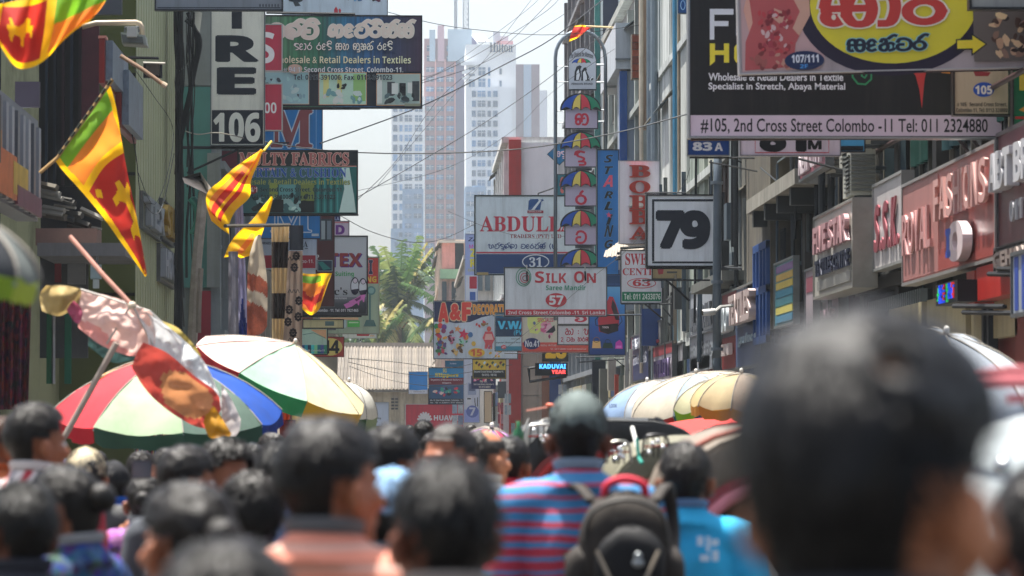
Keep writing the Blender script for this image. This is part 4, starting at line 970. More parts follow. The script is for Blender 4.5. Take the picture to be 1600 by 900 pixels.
for i in range(4): s.oval(818 + i * .8, 433 + i * .6, 11.5 - i * 2.6, 14 - i * 3.4, 1.2, ['#3a8a6c', '#2f8064', '#a8424e', '#8a3f4c'][i])
s.bar(786, 494.5, 1003, 491.5, 3, '#2d3640'); 
for x in (823, 914): s.bar(x, 414, x, 424, 2, '#d0cfc8', dy=-.03, name='sign_clip'); s.bar(x, 424, x + .5, 439, 3, '#2a2f34', dy=-.05, name='sign_clip')
Yu = 108
mast_ = root('sign_mast', 'arched grey pipe frame that carries the stacked parasol signs', 'sign frame', W(906, 490, Yu + .4))
arch = [W(868.5, 500, Yu), W(868.5, 300, Yu), W(868.5, 100, Yu)] + [W(907.5 - 39 * math.cos(R(a)), 88 - 42 * math.sin(R(a)), Yu) for a in range(0, 181, 15)] + [W(947, 100, Yu), W(947, 250, Yu)]
for q in arch: q.y += .35
MB().tube(arch, .052, 8).build('arch_pipe', mat('#7b858c', .35, .7, var=.1), mast_, True)
for y in (104, 128, 174, 192): MB().tube([W(869, y, Yu + .35), W(888 if y < 150 else 880, y, Yu + .35)], .012, 4).build('cross_rod', metal, mast_)
for y in (101, 128.5, 172, 190): MB().tube([W(930, y, Yu + .35), W(947, y, Yu + .35)], .03, 5).build('cross_rod', mat('#b9bec2', .4), mast_)
for y in (129, 136): MB().tube([W(945, y, Yu + .35), W(962, y - .5, Yu + .6)], .045, 6).build('wall_arm', mat('#c6c9c9', .4), mast_)
# top penguin board
pts = [(889, 139), (889, 96)] + [(910 - 21 * math.cos(R(a)), 96 - 21 * math.sin(R(a))) for a in range(10, 171, 16)] + [(931, 96), (931, 139)]
c = W(910, 139, Yu); t = root('shaped_sign', 'round topped white sign with a small parasol over two penguins, top of the stack', 'sign', c)
def poly3(pts, Y, th, col, nm, par, grow=0):
    P = [W(x, y, Y) for x, y in pts]; cx = sum(p.x for p in P) / len(P); cz = sum(p.z for p in P) / len(P)
    return MB().prism([(cx + (p.x - cx) * (1 + grow), cz + (p.z - cz) * (1 + grow)) for p in P], Y, Y + th).build(nm, mat(col, .4, var=.06), par)
poly3(pts, Yu, .12, '#c3cad2', 'panel', t); poly3(pts, Yu + .03, .12, '#2a3238', 'frame', t, .05)
class Pr(Sign):
    def __init__(s, r, Y): s.r = r; s.Y = Y; s.k = 0
def gores(p, cx, y0, rx, h, nm='printed_gore', edge='#14181c'):
    """flat painted parasol: four coloured gores with scalloped hem"""
    cols = ['#1b489c', '#d8c25a', '#b8303e', '#1c8560']
    xs = [-1, -.44, .0, .5, 1]
    top = lambda u: (cx + u * rx, y0 + h * (1 - math.sqrt(max(0, 1 - (u * u) * .99))))
    out = []
    P = [(cx - rx, y0 + h)] + [(cx + rx * math.sin(R(a)), y0 + h - h * math.cos(R(a))) for a in range(-88, 89, 8)] + [(cx + rx, y0 + h)]
    hem = []
    for i in range(4, 0, -1):
        a, b = xs[i], xs[i - 1]
        for k in range(5):
            q = a + (b - a) * k / 5; hem.append((cx + q * rx, y0 + h * (1.0 if abs(q) > .99 else .93) - (h * .15) * math.sin(math.pi * k / 5)))
    p.p(P + hem, edge, 'gore_outline')
    for i in range(4):
        a, b = xs[i] + (.03 if i else .04), xs[i + 1] - (.03 if i < 3 else .04); q = []
        def rib(u): return [(cx + u * rx * math.sin(math.pi / 2 * t_), y0 + h * .94 - h * .9 * math.cos(math.pi / 2 * t_)) for t_ in (0.06, .25, .45, .65, .82, .97)]
        L, R_ = rib(a), rib(b)
        H = [(R_[-1][0] + (L[-1][0] - R_[-1][0]) * k / 6, (R_[-1][1] + (L[-1][1] - R_[-1][1]) * k / 6) - h * .16 * math.sin(math.pi * k / 6)) for k in range(1, 6)]
        p.p(L[::-1][::-1] and (L[::-1] + R_ + H), cols[i], nm)
p = Pr(t, Yu); gores(p, 908.5, 91, 15, 8.5)
p.t('The Shadow the Monsoon', (891, 84, 927, 92), '#39424a', 'ital', arc=.45)
p.p([(897, 126), (898, 112), (901, 104), (906, 102), (909, 104), (907, 108), (908, 118), (905, 126)], '#20272e', 'penguin'); p.p([(900, 125), (901, 112), (904, 108), (906, 117), (904, 125)], '#d4dade', 'penguin')
p.p([(908, 126), (909, 112), (912, 106), (915, 105), (917, 108), (916, 111), (920, 119), (921, 126)], '#20272e', 'penguin'); p.p([(911, 125), (911, 113), (914, 110), (917, 119), (917, 125)], '#d4dade', 'penguin')
p.blobs((903, 120, 929, 127), 9, ['#20272e', '#c9cfd4'], (2, 3.4), 5, 'penguin_chicks'); p.t('PENGUIN BRAND', (893, 129.5, 926, 132.5), '#39424a')
pr = [(146, 179, 201, 'k', (898, 177, 920, 196), 'uppermost'), (206, 241, 261, 'du', (897, 235, 916, 259), 'second'), (266, 301, 322, 'r', (899, 297, 917, 320), 'third'), (328, 362, 383, 't', (899, 360, 917, 381), 'fourth'), (389, 424, 440, 'd', (899, 424, 917, 436), 'lowest')]
for y0, yh, yb, g, gb, w_ in pr:
    c = W(908, yb, Yu); r_ = root('parasol_sign', 'parasol shaped sign with a red letter on white, %s of five in the stack' % w_, 'sign', c, 'parasol shaped signs stacked on the arched frame')
    x1 = 934 if y0 == 146 else 932
    poly3([(882.5, y0 + 14), (x1, y0 + 14), (x1, yb), (882.5, yb)], Yu + .02, .1, '#232a30', 'frame', r_, .03)
    poly3([(883.5, y0 + 15), (x1 - 1, y0 + 15), (x1 - 1, yb - 1), (883.5, yb - 1)], Yu, .1, '#c5b8ca', 'panel', r_)
    poly3([(875.5, y0 + 27)] + [(907 + 32 * math.sin(R(a)), y0 + 25 - 25.4 * math.cos(R(a))) for a in range(-84, 85, 12)] + [(940, y0 + 27), (907, y0 + 21)], Yu - .08, .07, '#15191d', 'parasol_board', r_)
    p = Pr(r_, Yu - .08); gores(p, 907.5, y0 + .4, 31.5, 28); p.Y = Yu - .002; p.k = 0
    p.sin(g, gb, '#b02438', .2)
    if yb < 400: MB().box(W(899, 0, Yu).x, W(925, 0, Yu).x, Yu + .15, Yu + .3, zpx(yb + 4, Yu), zpx(yb, Yu)).build('spacer', mat('#6a6f74', .6), r_)
s = Sign('hanging_sign', 'small blue diamond sign behind the second parasol sign', 118, (0, 0, 1, 1), bl, None) if 0 else None
r_ = root('diamond_sign', 'small blue diamond board peeping out left of the stacked parasol signs', 'sign', W(874, 257, 118)); poly3([(856, 241), (874, 224), (892, 241), (874, 257)], 118, .1, '#1d6f9e', 'panel', r_); poly3([(855, 241), (874, 223), (893, 241), (874, 258)], 118.02, .1, '#15262e', 'frame', r_, .02)
p = Pr(r_, 118); p.sin('sdu', (866, 236, 884, 248), '#c2a8b4', .2)
s = Sign('projecting_sign', 'teal picture board behind the third parasol sign', 118, (871, 273, 886, 306), '#1f6a78', '#15262e', fw=1); s.blobs((872, 276, 885, 304), 9, ['#a8544c', '#3f9a94', '#c2b28a', '#174c58'], (3, 5), 3)
s = Sign('projecting_sign', 'pink picture board with the letters LE beside the traders sign', 117, (872, 324, 889, 368), '#9fb0a0', '#5d6668', fw=.8); s.t('LE', (873, 327, 887, 335), '#b8405c', 'serif'); s.blobs((872.5, 338, 888, 366), 10, ['#c47088', '#3f8a5a', '#d8c0c4'], (2, 5), 9)
s = Sign('projecting_sign', 'small green picture board lowest beside the traders sign', 117, (871, 371, 886, 404), '#5f8f84', '#4a5658', fw=.8); s.t('CL', (873, 373, 882, 379), '#c05a5a', 'serif'); s.blobs((872, 382, 885, 402), 8, ['#2c6a58', '#9fc4b0', '#1f4c58'], (2, 5), 10)
s = Sign('vertical_sign', 'tall blue sign with slanted black letters and one red A', 102, (934, 235, 966, 440), '#1c68a8', '#1a2630', fw=1.8, th=.2)
for ch, y0, y1 in zip('STARLING', (242, 260, 274, 299, 315, 331, 352, 375), (254, 272, 292, 310, 328, 353, 370, 388)):
    if ch == 'I': s.t('i', (947, y0 + 4, 955, y1), '#14161c', 'ital', off=.02, shear=.1, name='letter'); s.p([(951, 331), (953, 335), (956, 335), (953.5, 337), (954.5, 341), (951.5, 338), (948.5, 340), (949.5, 336.5), (947, 334), (950, 334)], '#c04a68', 'emblem'); continue
    cc = '#d0556c' if ch == 'A' else '#14161c'; b_ = (942 if ch == 'A' else 944, y0, 957, y1); s.t(ch, b_, cc, 'ital', off=.012, out='#4f92c6' if ch != 'A' else None, oo=.02, name='letter', shear=.08)
s = Sign('vertical_sign', 'tall white sign with raised red serif letters stacked down it', 90, (968, 252, 1030, 420), '#c9c5cc', '#8d9298', fw=1.2, th=.2)
for ch, y0, y1 in (('B', 259, 277), ('O', 283, 302), ('B', 306, 327), ('B', 329, 350), ('A', 355, 374)):
    x0, x1 = (984, 1015)
    V, F = glyphs(ch, 'serif', .02, .5)
    a, b_ = W(x0, y1, 90), W(x1, y0, 90); MB().add([(a.x + v[0] * (b_.x - a.x), 90 - .06 - v[2] * .1, a.z + v[1] * (b_.z - a.z)) for v in V], F).build('letter', mat('#b23a2e', .4), s.r)
s = Sign('hanging_sign', 'sweets shop sign numbered 63 with a green telephone strip', 88, (971, 392, 1034, 473), '#c9c8ce', '#2b3034', fw=1.6)
s.t('SWEET', (977, 396, 1032, 414), '#a8343c', 'serif', off=.005); s.t('CENTRE', (973, 419, 1033, 430), '#a8343c', 'serif', off=.005); s.oval(1002.5, 442.5, 22, 7.5, 1.1, '#a8343c'); s.t('63', (989, 437, 1016, 447), '#a8343c', 'serif', off=.015, name='number')
s.rc(972, 456, 1033, 470.5, '#1c7a56', 'foot_band'); s.t('Tel: 011 2433076', (975, 458.5, 1032, 468), '#dce6e0')
s.bar(971, 474.5, 1067, 474, 3, '#23282c'); s.bar(1008, 475, 1048, 508, 3, '#23282c', name='brace'); s.bar(1038, 436, 1038, 474, 2.6, '#23282c', name='brace')
s = Sign('vertical_sign', 'blue bag shop poster with a red rucksack above three small bags', 97, (921, 430, 976, 554), '#0', '#1c2a3a', fw=1.5, m=ramp_mat([(0, '#123c86'), (.35, '#1a58ae'), (.7, '#3d8fd0'), (.85, '#5fa6d8'), (1, '#13457e')], 'Z', 0, 2.0))
s.rc(922, 431, 975, 448, '#16406e'); s.t('fashion bags', (946, 442, 970, 446), '#274f86', 'serif')
s.p([(949, 470), (952, 463), (958, 464), (962, 474), (968, 492), (966, 516), (950, 522), (936, 518), (934, 500), (942, 480)], '#a02c38', 'printed_bag'); s.p([(957, 468), (962, 476), (968, 500), (962, 500), (955, 480)], '#2a1420', 'printed_bag')
s.p([(936, 508), (966, 505), (966, 517), (950, 522), (938, 518)], '#23161c', 'printed_bag'); s.ln([(964, 488), (970, 494), (972, 502), (967, 508), (964, 512)], 1.2, '#122040'); s.ln([(938, 492), (930, 500), (931, 508), (938, 510)], 1.4, '#122040'); s.t('TOKIN', (941, 510, 951, 513), '#d8c8cc')
s.p([(926, 533), (938, 533), (939, 544), (925, 544)], '#c9a46a', 'printed_bag'); s.oval(932, 531, 4.5, 4, .9, '#8a6a3a'); s.p([(943, 536), (956, 536), (958, 544), (941, 544)], '#23463c', 'printed_bag'); s.oval(949.5, 534, 4, 3.4, .9, '#23463c')
s.p([(962, 535), (968, 531), (972, 535), (973, 545), (961, 545)], '#b03aa0', 'printed_bag'); s.rc(963, 540, 971, 544, '#c86ab8')
s = Sign('big_number_sign', 'square white light box with the large black number 79', 62, (1012, 306, 1117, 415), '#c3c9cd', '#14181c', fw=2.4, th=.3)
s.ln([(1019, 313), (1117, 313)], 3.6, '#232b36', 'border_line'); s.ln([(1020.5, 313), (1020.5, 408)], 3.6, '#232b36', 'border_line'); s.ln([(1019, 410), (1117, 410)], 3.0, '#232b36', 'border_line')
s.t('7', (1028, 332, 1066, 385), '#1a2230', 'bold', off=.05, name='number'); s.t('9', (1066, 332, 1106, 386), '#1a2230', 'bold', off=.05, name='number')
s.bar(1010, 418, 1160, 419, 5, '#262b30'); s.bar(1040, 436, 1078, 470, 4, '#1d2126', name='brace'); s.bar(1004, 437.5, 1110, 437.5, 3.2, '#1d2126', name='brace'); s.bar(1008, 301, 1072, 300.5, 3, '#1d2126', dy=.1)
s = Sign('projecting_sign', 'small brown board tucked under the number 79 box', 84, (1020, 418, 1070, 435), '#8a7a58', '#1d2022', fw=1.6); s.p([(1027, 420), (1037, 420), (1036, 428), (1029, 429)], '#8a2c34', 'printed_shape'); s.rc(1042, 424, 1058, 427, '#4a4a48')
s = Sign('projecting_sign', 'party goods sign with A&F in orange and red over balloons, stars and dolls', 128, (678, 471, 808, 560), '#b7c2cc', '#1b2230', fw=1.2)
s.p([(678.5, 471.5), (807.5, 471.5), (807.5, 494), (770, 492), (752, 496), (735, 503), (712, 505), (695, 502), (678.5, 503)], '#1a2858', 'header_band')
for ch, b_ in (('A', (686, 475, 700, 502)), ('&', (704, 476, 719, 499)), ('F', (723, 474, 735, 500))): s.t(ch, b_, '#c4382c', off=.05, out='#e6c9a0', oo=.05, name='letter')
s.t('DECORATION', (739, 476, 803, 491), '#d8902c', off=.03, out='#e6d2a8', oo=.03)
for x, y, r_, c in ((682, 510, 4, '#2c8a4a'), (688, 509, 4, '#c43a3a'), (694, 511, 4, '#6a3a8a'), (684, 517, 4, '#c98a2c'), (693, 517, 3.6, '#8a2c5a'), (728, 527, 4, '#c47a3a'), (735, 523, 3.8, '#3a6a9a'), (740, 537, 3.4, '#c2a03a')): s.e(x, y, r_, r_ * 1.1, c, 'printed_balloon')
def star(cx, cy, r, c): s.p([(cx + (r if k % 2 == 0 else r * .42) * math.sin(k * math.pi / 5 + .2), cy - (r if k % 2 == 0 else r * .42) * math.cos(k * math.pi / 5 + .2)) for k in range(10)], c, 'printed_star')
star(715, 514, 6, '#c98a4c'); star(724, 522, 9, '#b8284a')
s.e(764, 514, 3.4, 4, '#b8483c'); s.p([(758, 518), (769, 518), (773, 530), (769, 538), (769, 545), (765, 545), (764, 538), (761, 545), (757, 545), (758, 536), (754, 528)], '#b84a50', 'printed_doll'); s.p([(759, 522), (768, 522), (771, 531), (757, 531)], '#d0a09a', 'printed_doll')
s.blobs((679, 520, 700, 556), 26, ['#b03048', '#3a7a4a', '#c9902c', '#5a3a7a', '#8a4a2c', '#2c6a9a'], (3, 6), 12); s.blobs((697, 516, 712, 538), 12, ['#8a2c48', '#5a2040', '#b06a84'], (3, 5), 13)
s.blobs((740, 501, 764, 513), 9, ['#3a3434', '#8a6a3a', '#b03a3a'], (2, 4), 14); s.blobs((704, 534, 726, 556), 12, ['#6a4a34', '#c0a060', '#3a6a4a'], (3, 5), 15); s.blobs((715, 528, 732, 542), 8, ['#3f8a64', '#8fc4a8'], (2, 5), 16); s.blobs((760, 540, 786, 559), 14, ['#b8486a', '#7a2c5a', '#c9a23a', '#d8b8c4'], (2, 5), 17)
s.blobs((776, 503, 786, 530), 5, ['#b04848', '#5a3a3a'], (2, 4), 18); s.e(744.5, 551, 13, 7, '#d8b03a', 'number_badge'); s.t('15', (736, 546, 753, 556), '#b8482c', off=.02, name='number')
s = Sign('projecting_sign', 'thin strip of patterned board below the party goods sign', 131, (760, 550, 809, 561), '#b0863a', '#2a2c38', fw=.6); s.blobs((761, 551, 808, 560), 18, ['#c43a4a', '#2c4a8a', '#e0b040', '#8a3a6a'], (2, 4), 31)
s = Sign('projecting_sign', 'teal and white board with light blue letters between party and No.41 signs', 120, (774, 489, 838, 548), '#9fb4c0', '#1d2a34', fw=1); s.rc(774.5, 489.5, 837, 497, '#1f5a80'); s.rc(774.5, 497, 837, 526, '#14395e'); s.t('V.WAY', (778, 502, 834, 514), '#3aa4c8', off=.03); s.t('(PV', (803, 516, 816, 525), '#3aa4c8'); s.rc(774.5, 541, 837, 547.5, '#2c7a94'); s.e(787, 542, 4, 3.2, '#a82c3c'); s.t('21', (784.5, 540.2, 789.5, 543.8), '#e6e0e0')
s.t('Importers, Wholesale & Retail', (775, 534, 813, 537), '#3a4650'); s.t('Sole Agent', (799, 528.5, 813, 531), '#4a545c')
s = Sign('projecting_sign', 'children\'s wear sign in green, pink and red with a blue No.41 badge', 114, (816, 492, 920, 550), '#b9b4a4', '#8a3038', fw=1)
s.p([(824, 496), (842, 494), (852, 500), (850, 512), (840, 522), (828, 520), (824, 508)], '#c4cc78', 'printed_shape'); s.blobs((828, 498, 842, 518), 6, ['#c2b48a', '#5a6a8a', '#c88a9a'], (2, 4), 21); s.blobs((842, 502, 868, 528), 18, ['#b85a80', '#c8889c', '#d8b0bc', '#8a2c5a'], (3, 8), 22); s.p([(866, 508), (868, 516), (864, 520), (852, 520)], '#2a2c34', 'printed_shape')
s.t('SPECIALIST', (840, 497, 867, 503), '#b02c44'); s.rc(816.5, 535, 919, 549.5, '#b8483e', 'foot_band'); s.e(831, 537, 13, 9, '#1c2c68', 'number_badge'); s.t('No.41', (820.5, 532, 842, 542), '#dfe2ea', off=.01, name='number')
s.t('Hotline: +94 11 243', (845, 538, 869, 541), '#e2d0cc'); s.t('Tel : +94 11 2434441, e-mail: info@gmail.com', (860, 544, 916, 547), '#e2d0cc')
s = Sign('projecting_sign', 'upper white board with a half hidden red Sinhala letter above the two line board', 111, (872, 494, 926, 506), '#c9c7cc', '#1d2024', fw=1.2); s.sin('v', (899, 494, 916, 503), '#a8283c', .3)
s = Sign('projecting_sign', 'white board with two lines of red Sinhala writing below the saree sign', 110, (872, 509, 924, 538), '#cbc8cc', '#1d2024', fw=1.4)
s.sin('nA : a', (883, 513, 922, 523.5), '#a8283c', .17); s.sin('2 vn hrs', (876, 526, 922, 534), '#a8283c', .17)
r_ = root('led_sign', 'black LED board with glowing blue and red letters on an empty metal frame', 'LED sign', W(861, 588, 109)); 
MB().box(W(836, 0, 109).x, W(887, 0, 109).x, 109, 109.15, zpx(587, 109), zpx(567, 109)).build('housing', mat('#121419', .5), r_)
p = Pr(r_, 109); p.t('KADUVAI', (843, 569, 884, 576), '#3f8fe0', off=.02, em=1.2); p.t('YEAR', (862, 578, 884, 584), '#e04040', off=.02, em=1.0)
MB().tube([W(826, 575, 109), W(828, 596, 109), W(885, 588, 109.1)], .045, 5).build('empty_frame', mat('#1b1e22', .6), r_); MB().tube([W(826, 575, 109), W(836, 574, 109)], .04, 5).build('empty_frame', mat('#1b1e22', .6), r_)
s = Sign('projecting_sign', 'dark board with yellow digits above the LED board', 116, (848, 546, 887, 564), '#1b1f24', '#101214', fw=1); s.t('28', (853, 532, 884, 559), '#c4a02c', off=.04, name='number')
s = Sign('projecting_sign', 'yellow shoe poster with a black address strip', 125, (739, 562, 790, 591), '#c4a83c', '#15171a', fw=1)
s.rc(739.5, 578, 789.5, 590.5, '#1b1e24', 'foot_band'); s.t('Second Cross Street, Colombo-11.', (741, 579, 787, 582.5), '#d6d8da'); s.t('Tel: 0112 - 728 742', (753, 584, 776, 587.5), '#c6c8ca')
for i in range(11): s.p([(742 + i * 4.2, 567 + (i % 3) * 3), (745 + i * 4.2, 564 + (i % 3) * 3), (747 + i * 4.2, 566 + (i % 3) * 3), (744 + i * 4.2, 570 + (i % 3) * 3)], ['#23201e', '#7a3a2a', '#2c5a3a', '#c4d0d0'][i % 4], 'printed_shoe')
s = Sign('projecting_sign', 'dark blue board with pink flourish under the yellow shoe poster', 126, (737, 588, 774, 607), '#22306e', '#3a4078', fw=.8)
s.blobs((738, 588.5, 773, 596), 10, ['#b83a7a', '#d0a0c0', '#7a2c6a'], (2, 4), 25); s.t('No. 09,', (750, 594, 761, 598), '#d8dae6'); s.t('2nd Cross Street, Colombo-11.', (740, 599, 772, 602), '#d0d4e2'); s.t('Tel: 0112 330211', (748, 603, 766, 606), '#d0d4e2')
s = Sign('projecting_sign', 'blue slippers poster with yellow heading and rows of footwear', 150, (670, 575, 725, 631), '#2c5a84', '#1b222c', fw=1)
s.rc(670.5, 575.5, 724.5, 590, '#1c7aa8'); s.t('SG', (692, 576, 698, 582), '#d0c43a', 'serif', off=.02); s.t('Slippers', (680, 583, 716, 590), '#d8cc3a', 'serif', off=.03, name='lettering'); s.rc(670.5, 590.5, 724.5, 601, '#7a2636'); s.t('Importers & Wholesale Dealers in', (673, 592, 722, 595.5), '#dccfd2'); s.t('Slippers', (691, 597, 705, 600), '#dccfd2')
s.blobs((672, 602, 723, 621), 16, ['#3a9a8a', '#c03a4a', '#1f2a34', '#c2b0a8', '#8a6ab0'], (3, 5.5), 28, 'printed_slippers'); s.rc(670.5, 623, 724.5, 630.5, '#17202e'); s.t('No. 16, 2nd Cross Street, Colombo - 11.', (672, 624, 723, 627), '#d4dae2'); s.t('Tel : +94 11 2388971, 0777 472503', (672, 628, 723, 630.5), '#d4dae2')
s = Sign('projecting_sign', 'small teal board above the slippers poster', 152, (696, 564, 725, 573), '#1f6a8c', '#2a4454', fw=.7); s.t('fashions', (703, 567, 713, 569), '#c4d4dc')
s = Sign('hanging_cloth_board', 'plain bright blue board with a white lower strip before the shed', 170, (639, 581, 668, 615), '#c4ced6', '#9fb0b8', fw=.6); s.p([(639.5, 581.5), (668, 581), (668, 609), (660, 609), (652, 610), (639.5, 609)], '#1f78bc', 'blue_paint'); s.t('Colombo 11', (646, 611, 664, 613), '#6a7a88')
s = Sign('shop_sign', 'crimson phone sign with a white petal emblem and the letters HUAWEI', 165, (634, 632, 724, 671), '#b53344', '#c9c9c9', fw=.9)
for i in range(8):
    a = R(-78 + i * 22.3); cx, cy = 663.5, 657.5; L = 14
    tip = (cx + L * math.sin(a) * .85, cy - L * math.cos(a)); n_ = (math.cos(a), math.sin(a)); mid = (cx + L * .62 * math.sin(a) * .85, cy - L * .62 * math.cos(a))
    s.p([(cx, cy), (mid[0] - n_[0] * 2.3, mid[1] - n_[1] * 2.3), (tip[0] - n_[0] * 1.3, tip[1] - n_[1] * 1.3), (tip[0] + n_[0] * 1.3, tip[1] + n_[1] * 1.3), (mid[0] + n_[0] * 2.3, mid[1] + n_[1] * 2.3)], '#e6e4e6', 'emblem_petal')
s.t('HUAWEI', (678, 649, 722, 657), '#dedce0', off=.02)
s = Sign('vertical_sign', 'pale phone poster with a cable and a blue roundel numbered 7', 140, (725, 560, 749, 660), '#c2c8d6', '#8a90a0', fw=.8); s.p([(725.5, 640), (748.5, 640), (748.5, 659.5), (725.5, 659.5)], '#8894c6'); s.e(738, 643, 9.5, 9.5, '#5a68a4', 'number_disc'); s.t('7', (733.5, 637, 742.5, 649), '#d6dcf0', off=.02, name='number')
s.rc(731, 598, 744, 617, '#8a94ac'); s.rc(733, 600, 742, 611, '#5a6484'); s.rc(728, 621, 737, 632, '#c9cdd6'); s.rc(730, 622, 736, 624, '#3a3e48'); s.ln([(742, 622), (742, 628), (743, 635)], 1.2, '#3a3e48'); s.ln([(746, 621), (746, 628), (746, 635)], 1.2, '#3a3e48')
s = Sign('vertical_sign', 'phone poster with yellow letters and a red phone left of the traders sign', 122, (727, 366, 746, 470), '#8f9cc4', '#a9b0c4', fw=.8); s.t('ZA', (731, 371, 746, 377), '#2c3470', 'ital'); s.t('MO', (733, 382, 746, 388), '#b04a9a'); s.t('Z', (735, 389, 743, 401), '#c4b83a', off=.03); s.t('R', (735, 405, 744, 417), '#c4b83a', off=.03); s.t('COMM', (731, 420, 746, 424), '#a8a04a')
s.rc(727.5, 430, 745.5, 469.5, '#b7bcc6'); s.rc(733.5, 432, 745, 451, '#a02c3c', 'printed_phone'); s.rc(734, 456, 743, 469, '#3a5a9a', 'printed_phone')

# -- right group, hanging over the near street
s = Sign('hanging_sign', 'huge black textile shop board with white and yellow lettering and a lilac address strip', 39.6, (1078, -200, 1566, 213), '#16181c', '#8d9296', fw=2.8, th=.22)
s.rc(1079, 180, 1565, 212.5, '#b3a7b4', 'foot_band'); s.t('#105, 2nd Cross Street Colombo -11 Tel: 011 2324880', (1095, 186, 1543, 209), '#22242c', 'sans', off=.012)
s.rc(1075.5, -200, 1078, 214, '#2f80ac', 'edge_strip')
s.rc(1109, 14, 1116, 62, '#c6ccd2', 'letter'); s.rc(1116, 14, 1146, 23, '#c6ccd2', 'letter'); s.rc(1116, 33, 1138, 41, '#c6ccd2', 'letter'); s.rc(1150, 14, 1158, 56, '#c6ccd2', 'letter')
s.p([(1109, 68), (1117, 68), (1117, 96), (1109, 103)], '#d0c43a', 'letter'); s.rc(1117, 79, 1131, 86, '#d0c43a', 'letter'); s.rc(1131, 68, 1139, 98, '#d0c43a', 'letter'); s.p([(1147, 74), (1152, 68), (1162, 68), (1162, 75), (1154, 76), (1153, 91), (1162, 91), (1162, 98), (1150, 98), (1147, 92)], '#d0c43a', 'letter')
s.t('Wholesale & Retail Dealers in Textile', (1107, 115, 1317, 126), '#d6d8dc', 'sans', off=.02); s.t('Specialist in Stretch, Abaya Material', (1107, 130, 1320, 143), '#d6d8dc', 'sans', off=.02)
s.ln([(1331, 108), (1332, 121), (1340, 131), (1352, 132), (1361, 124), (1361, 114), (1355, 108), (1347, 111), (1346, 119), (1351, 122), (1354, 117)], 3, '#2f8a58', 'flourish')
s.p([(1415, 98), (1450, 98), (1444, 125), (1440, 170), (1436, 140), (1430, 118), (1424, 112)], '#a83230', 'flourish'); s.ln([(1418, 100), (1424, 112), (1432, 106), (1446, 112), (1456, 104), (1466, 111), (1478, 108)], 4.5, '#b0402c', 'flourish'); s.ln([(1462, 108), (1472, 113), (1484, 114)], 3, '#b8762c', 'flourish')
s.bar(1080, 217.5, 1560, 214, 5, '#4a4240')
for x in (1502, 1524): s.bar(x, 212, x + 40, 262, 5.5, '#2c2226', dy=.3, name='brace')
s = Sign('hanging_sign', 'lilac edged yellow oval sign with big red Sinhala letters and a yellow arrow', 36.8, (1157, -110, 1650, 108), '#9c8f92', '#b2aeb0', fw=2.2, th=.18, roll=-1.5)
s.p([(1160, -100), (1290, -100), (1270, 30), (1290, 88), (1280, 104), (1160, 106)], '#a8898a', 'photo_panel')
s.e(1397, 6, 150, 112, '#241634', 'oval_rim', 48); s.e(1399, 4, 131, 95, '#bdb02c', 'yellow_oval', 48)
s.p([(1176, -40), (1192, -40), (1182, 30), (1172, 44), (1164, 10)], '#b98a7c', 'printed_figure'); s.p([(1172, -20), (1248, -30), (1250, 10), (1262, 30), (1244, 64), (1240, 100), (1164, 104), (1166, 60), (1178, 30)], '#a04a4c', 'printed_figure'); s.p([(1230, -30), (1266, -30), (1268, 20), (1250, 52), (1240, 40), (1252, 14)], '#b08878', 'printed_figure'); s.p([(1212, 8), (1226, 14), (1236, 34), (1228, 40), (1208, 22)], '#b08878', 'printed_figure')
s.blobs((1178, 10, 1244, 84), 60, ['#a63a40', '#8a2c34', '#b89a9a', '#983844', '#7d2630'], (3, 8), 40, 'printed_embroidery'); s.blobs((1170, 70, 1240, 104), 12, ['#94504c', '#a87a6c', '#7c3436'], (4, 12), 41, 'printed_embroidery')
s.sin('sAri', (1284, -30, 1488, 40), '#a8302c', .24, '#c4bcae', .1)
s.sin('sen^tr^', (1324, 54, 1452, 80), '#1a2038', .25, '#78a8ac', .14)
s.e(1257, 91, 31, 15, '#1c2c58', 'number_badge', 32); s.t('107/111', (1237, 82, 1279, 94), '#c9ccd6', off=.02, name='number'); s.t('2F', (1250, 97, 1262, 103), '#3a7ab8', off=.02)
s.p([(1494, 64), (1518, 64), (1518, 55), (1543, 73), (1518, 91), (1518, 81), (1494, 81)], '#15171a', 'arrow_outline'); s.p([(1496, 66), (1520, 66), (1520, 59), (1540, 73), (1520, 87), (1520, 79), (1496, 79)], '#c9b42c', 'arrow')
s.rc(1522, 12, 1649, 100, '#6d625e', 'photo_panel'); s.p([(1494, 64), (1518, 64), (1518, 55), (1543, 73), (1518, 91), (1518, 81), (1494, 81)], '#15171a', 'arrow_outline'); s.p([(1496, 66), (1520, 66), (1520, 59), (1540, 73), (1520, 87), (1520, 79), (1496, 79)], '#c9b42c', 'arrow')
s.blobs((1545, 15, 1640, 98), 46, ['#8a6a5c', '#a8846c', '#c0a080', '#5a4038', '#d0b48c', '#3a2c2a'], (4, 12), 42)
s.bar(1160, 111, 1650, 112, 3.5, '#33282a', dy=.12)
s = Sign('hanging_sign', 'plain grey sign edge at the top right corner above the yellow arrow', 36, (1518, -60, 1700, 11), '#8d9090', '#1f2226', fw=4)
s = Sign('projecting_sign', 'beige board numbered 105 in a blue oval under the yellow oval sign', 38.6, (1492, 84, 1577, 178), '#a89a82', '#26241f', fw=3)
s.rc(1575, 84, 1578, 178, '#4a5a4a'); s.p([(1521, 112), (1524, 106), (1548, 99), (1551, 103), (1534, 108), (1546, 108), (1544, 112), (1532, 112), (1548, 113), (1544, 119), (1524, 119)], '#8e2c30', 'emblem'); s.e(1537, 140, 16.5, 11.5, '#23499c', 'number_badge'); s.t('105', (1524, 134, 1550, 147), '#d6d2c8', off=.02, name='number')
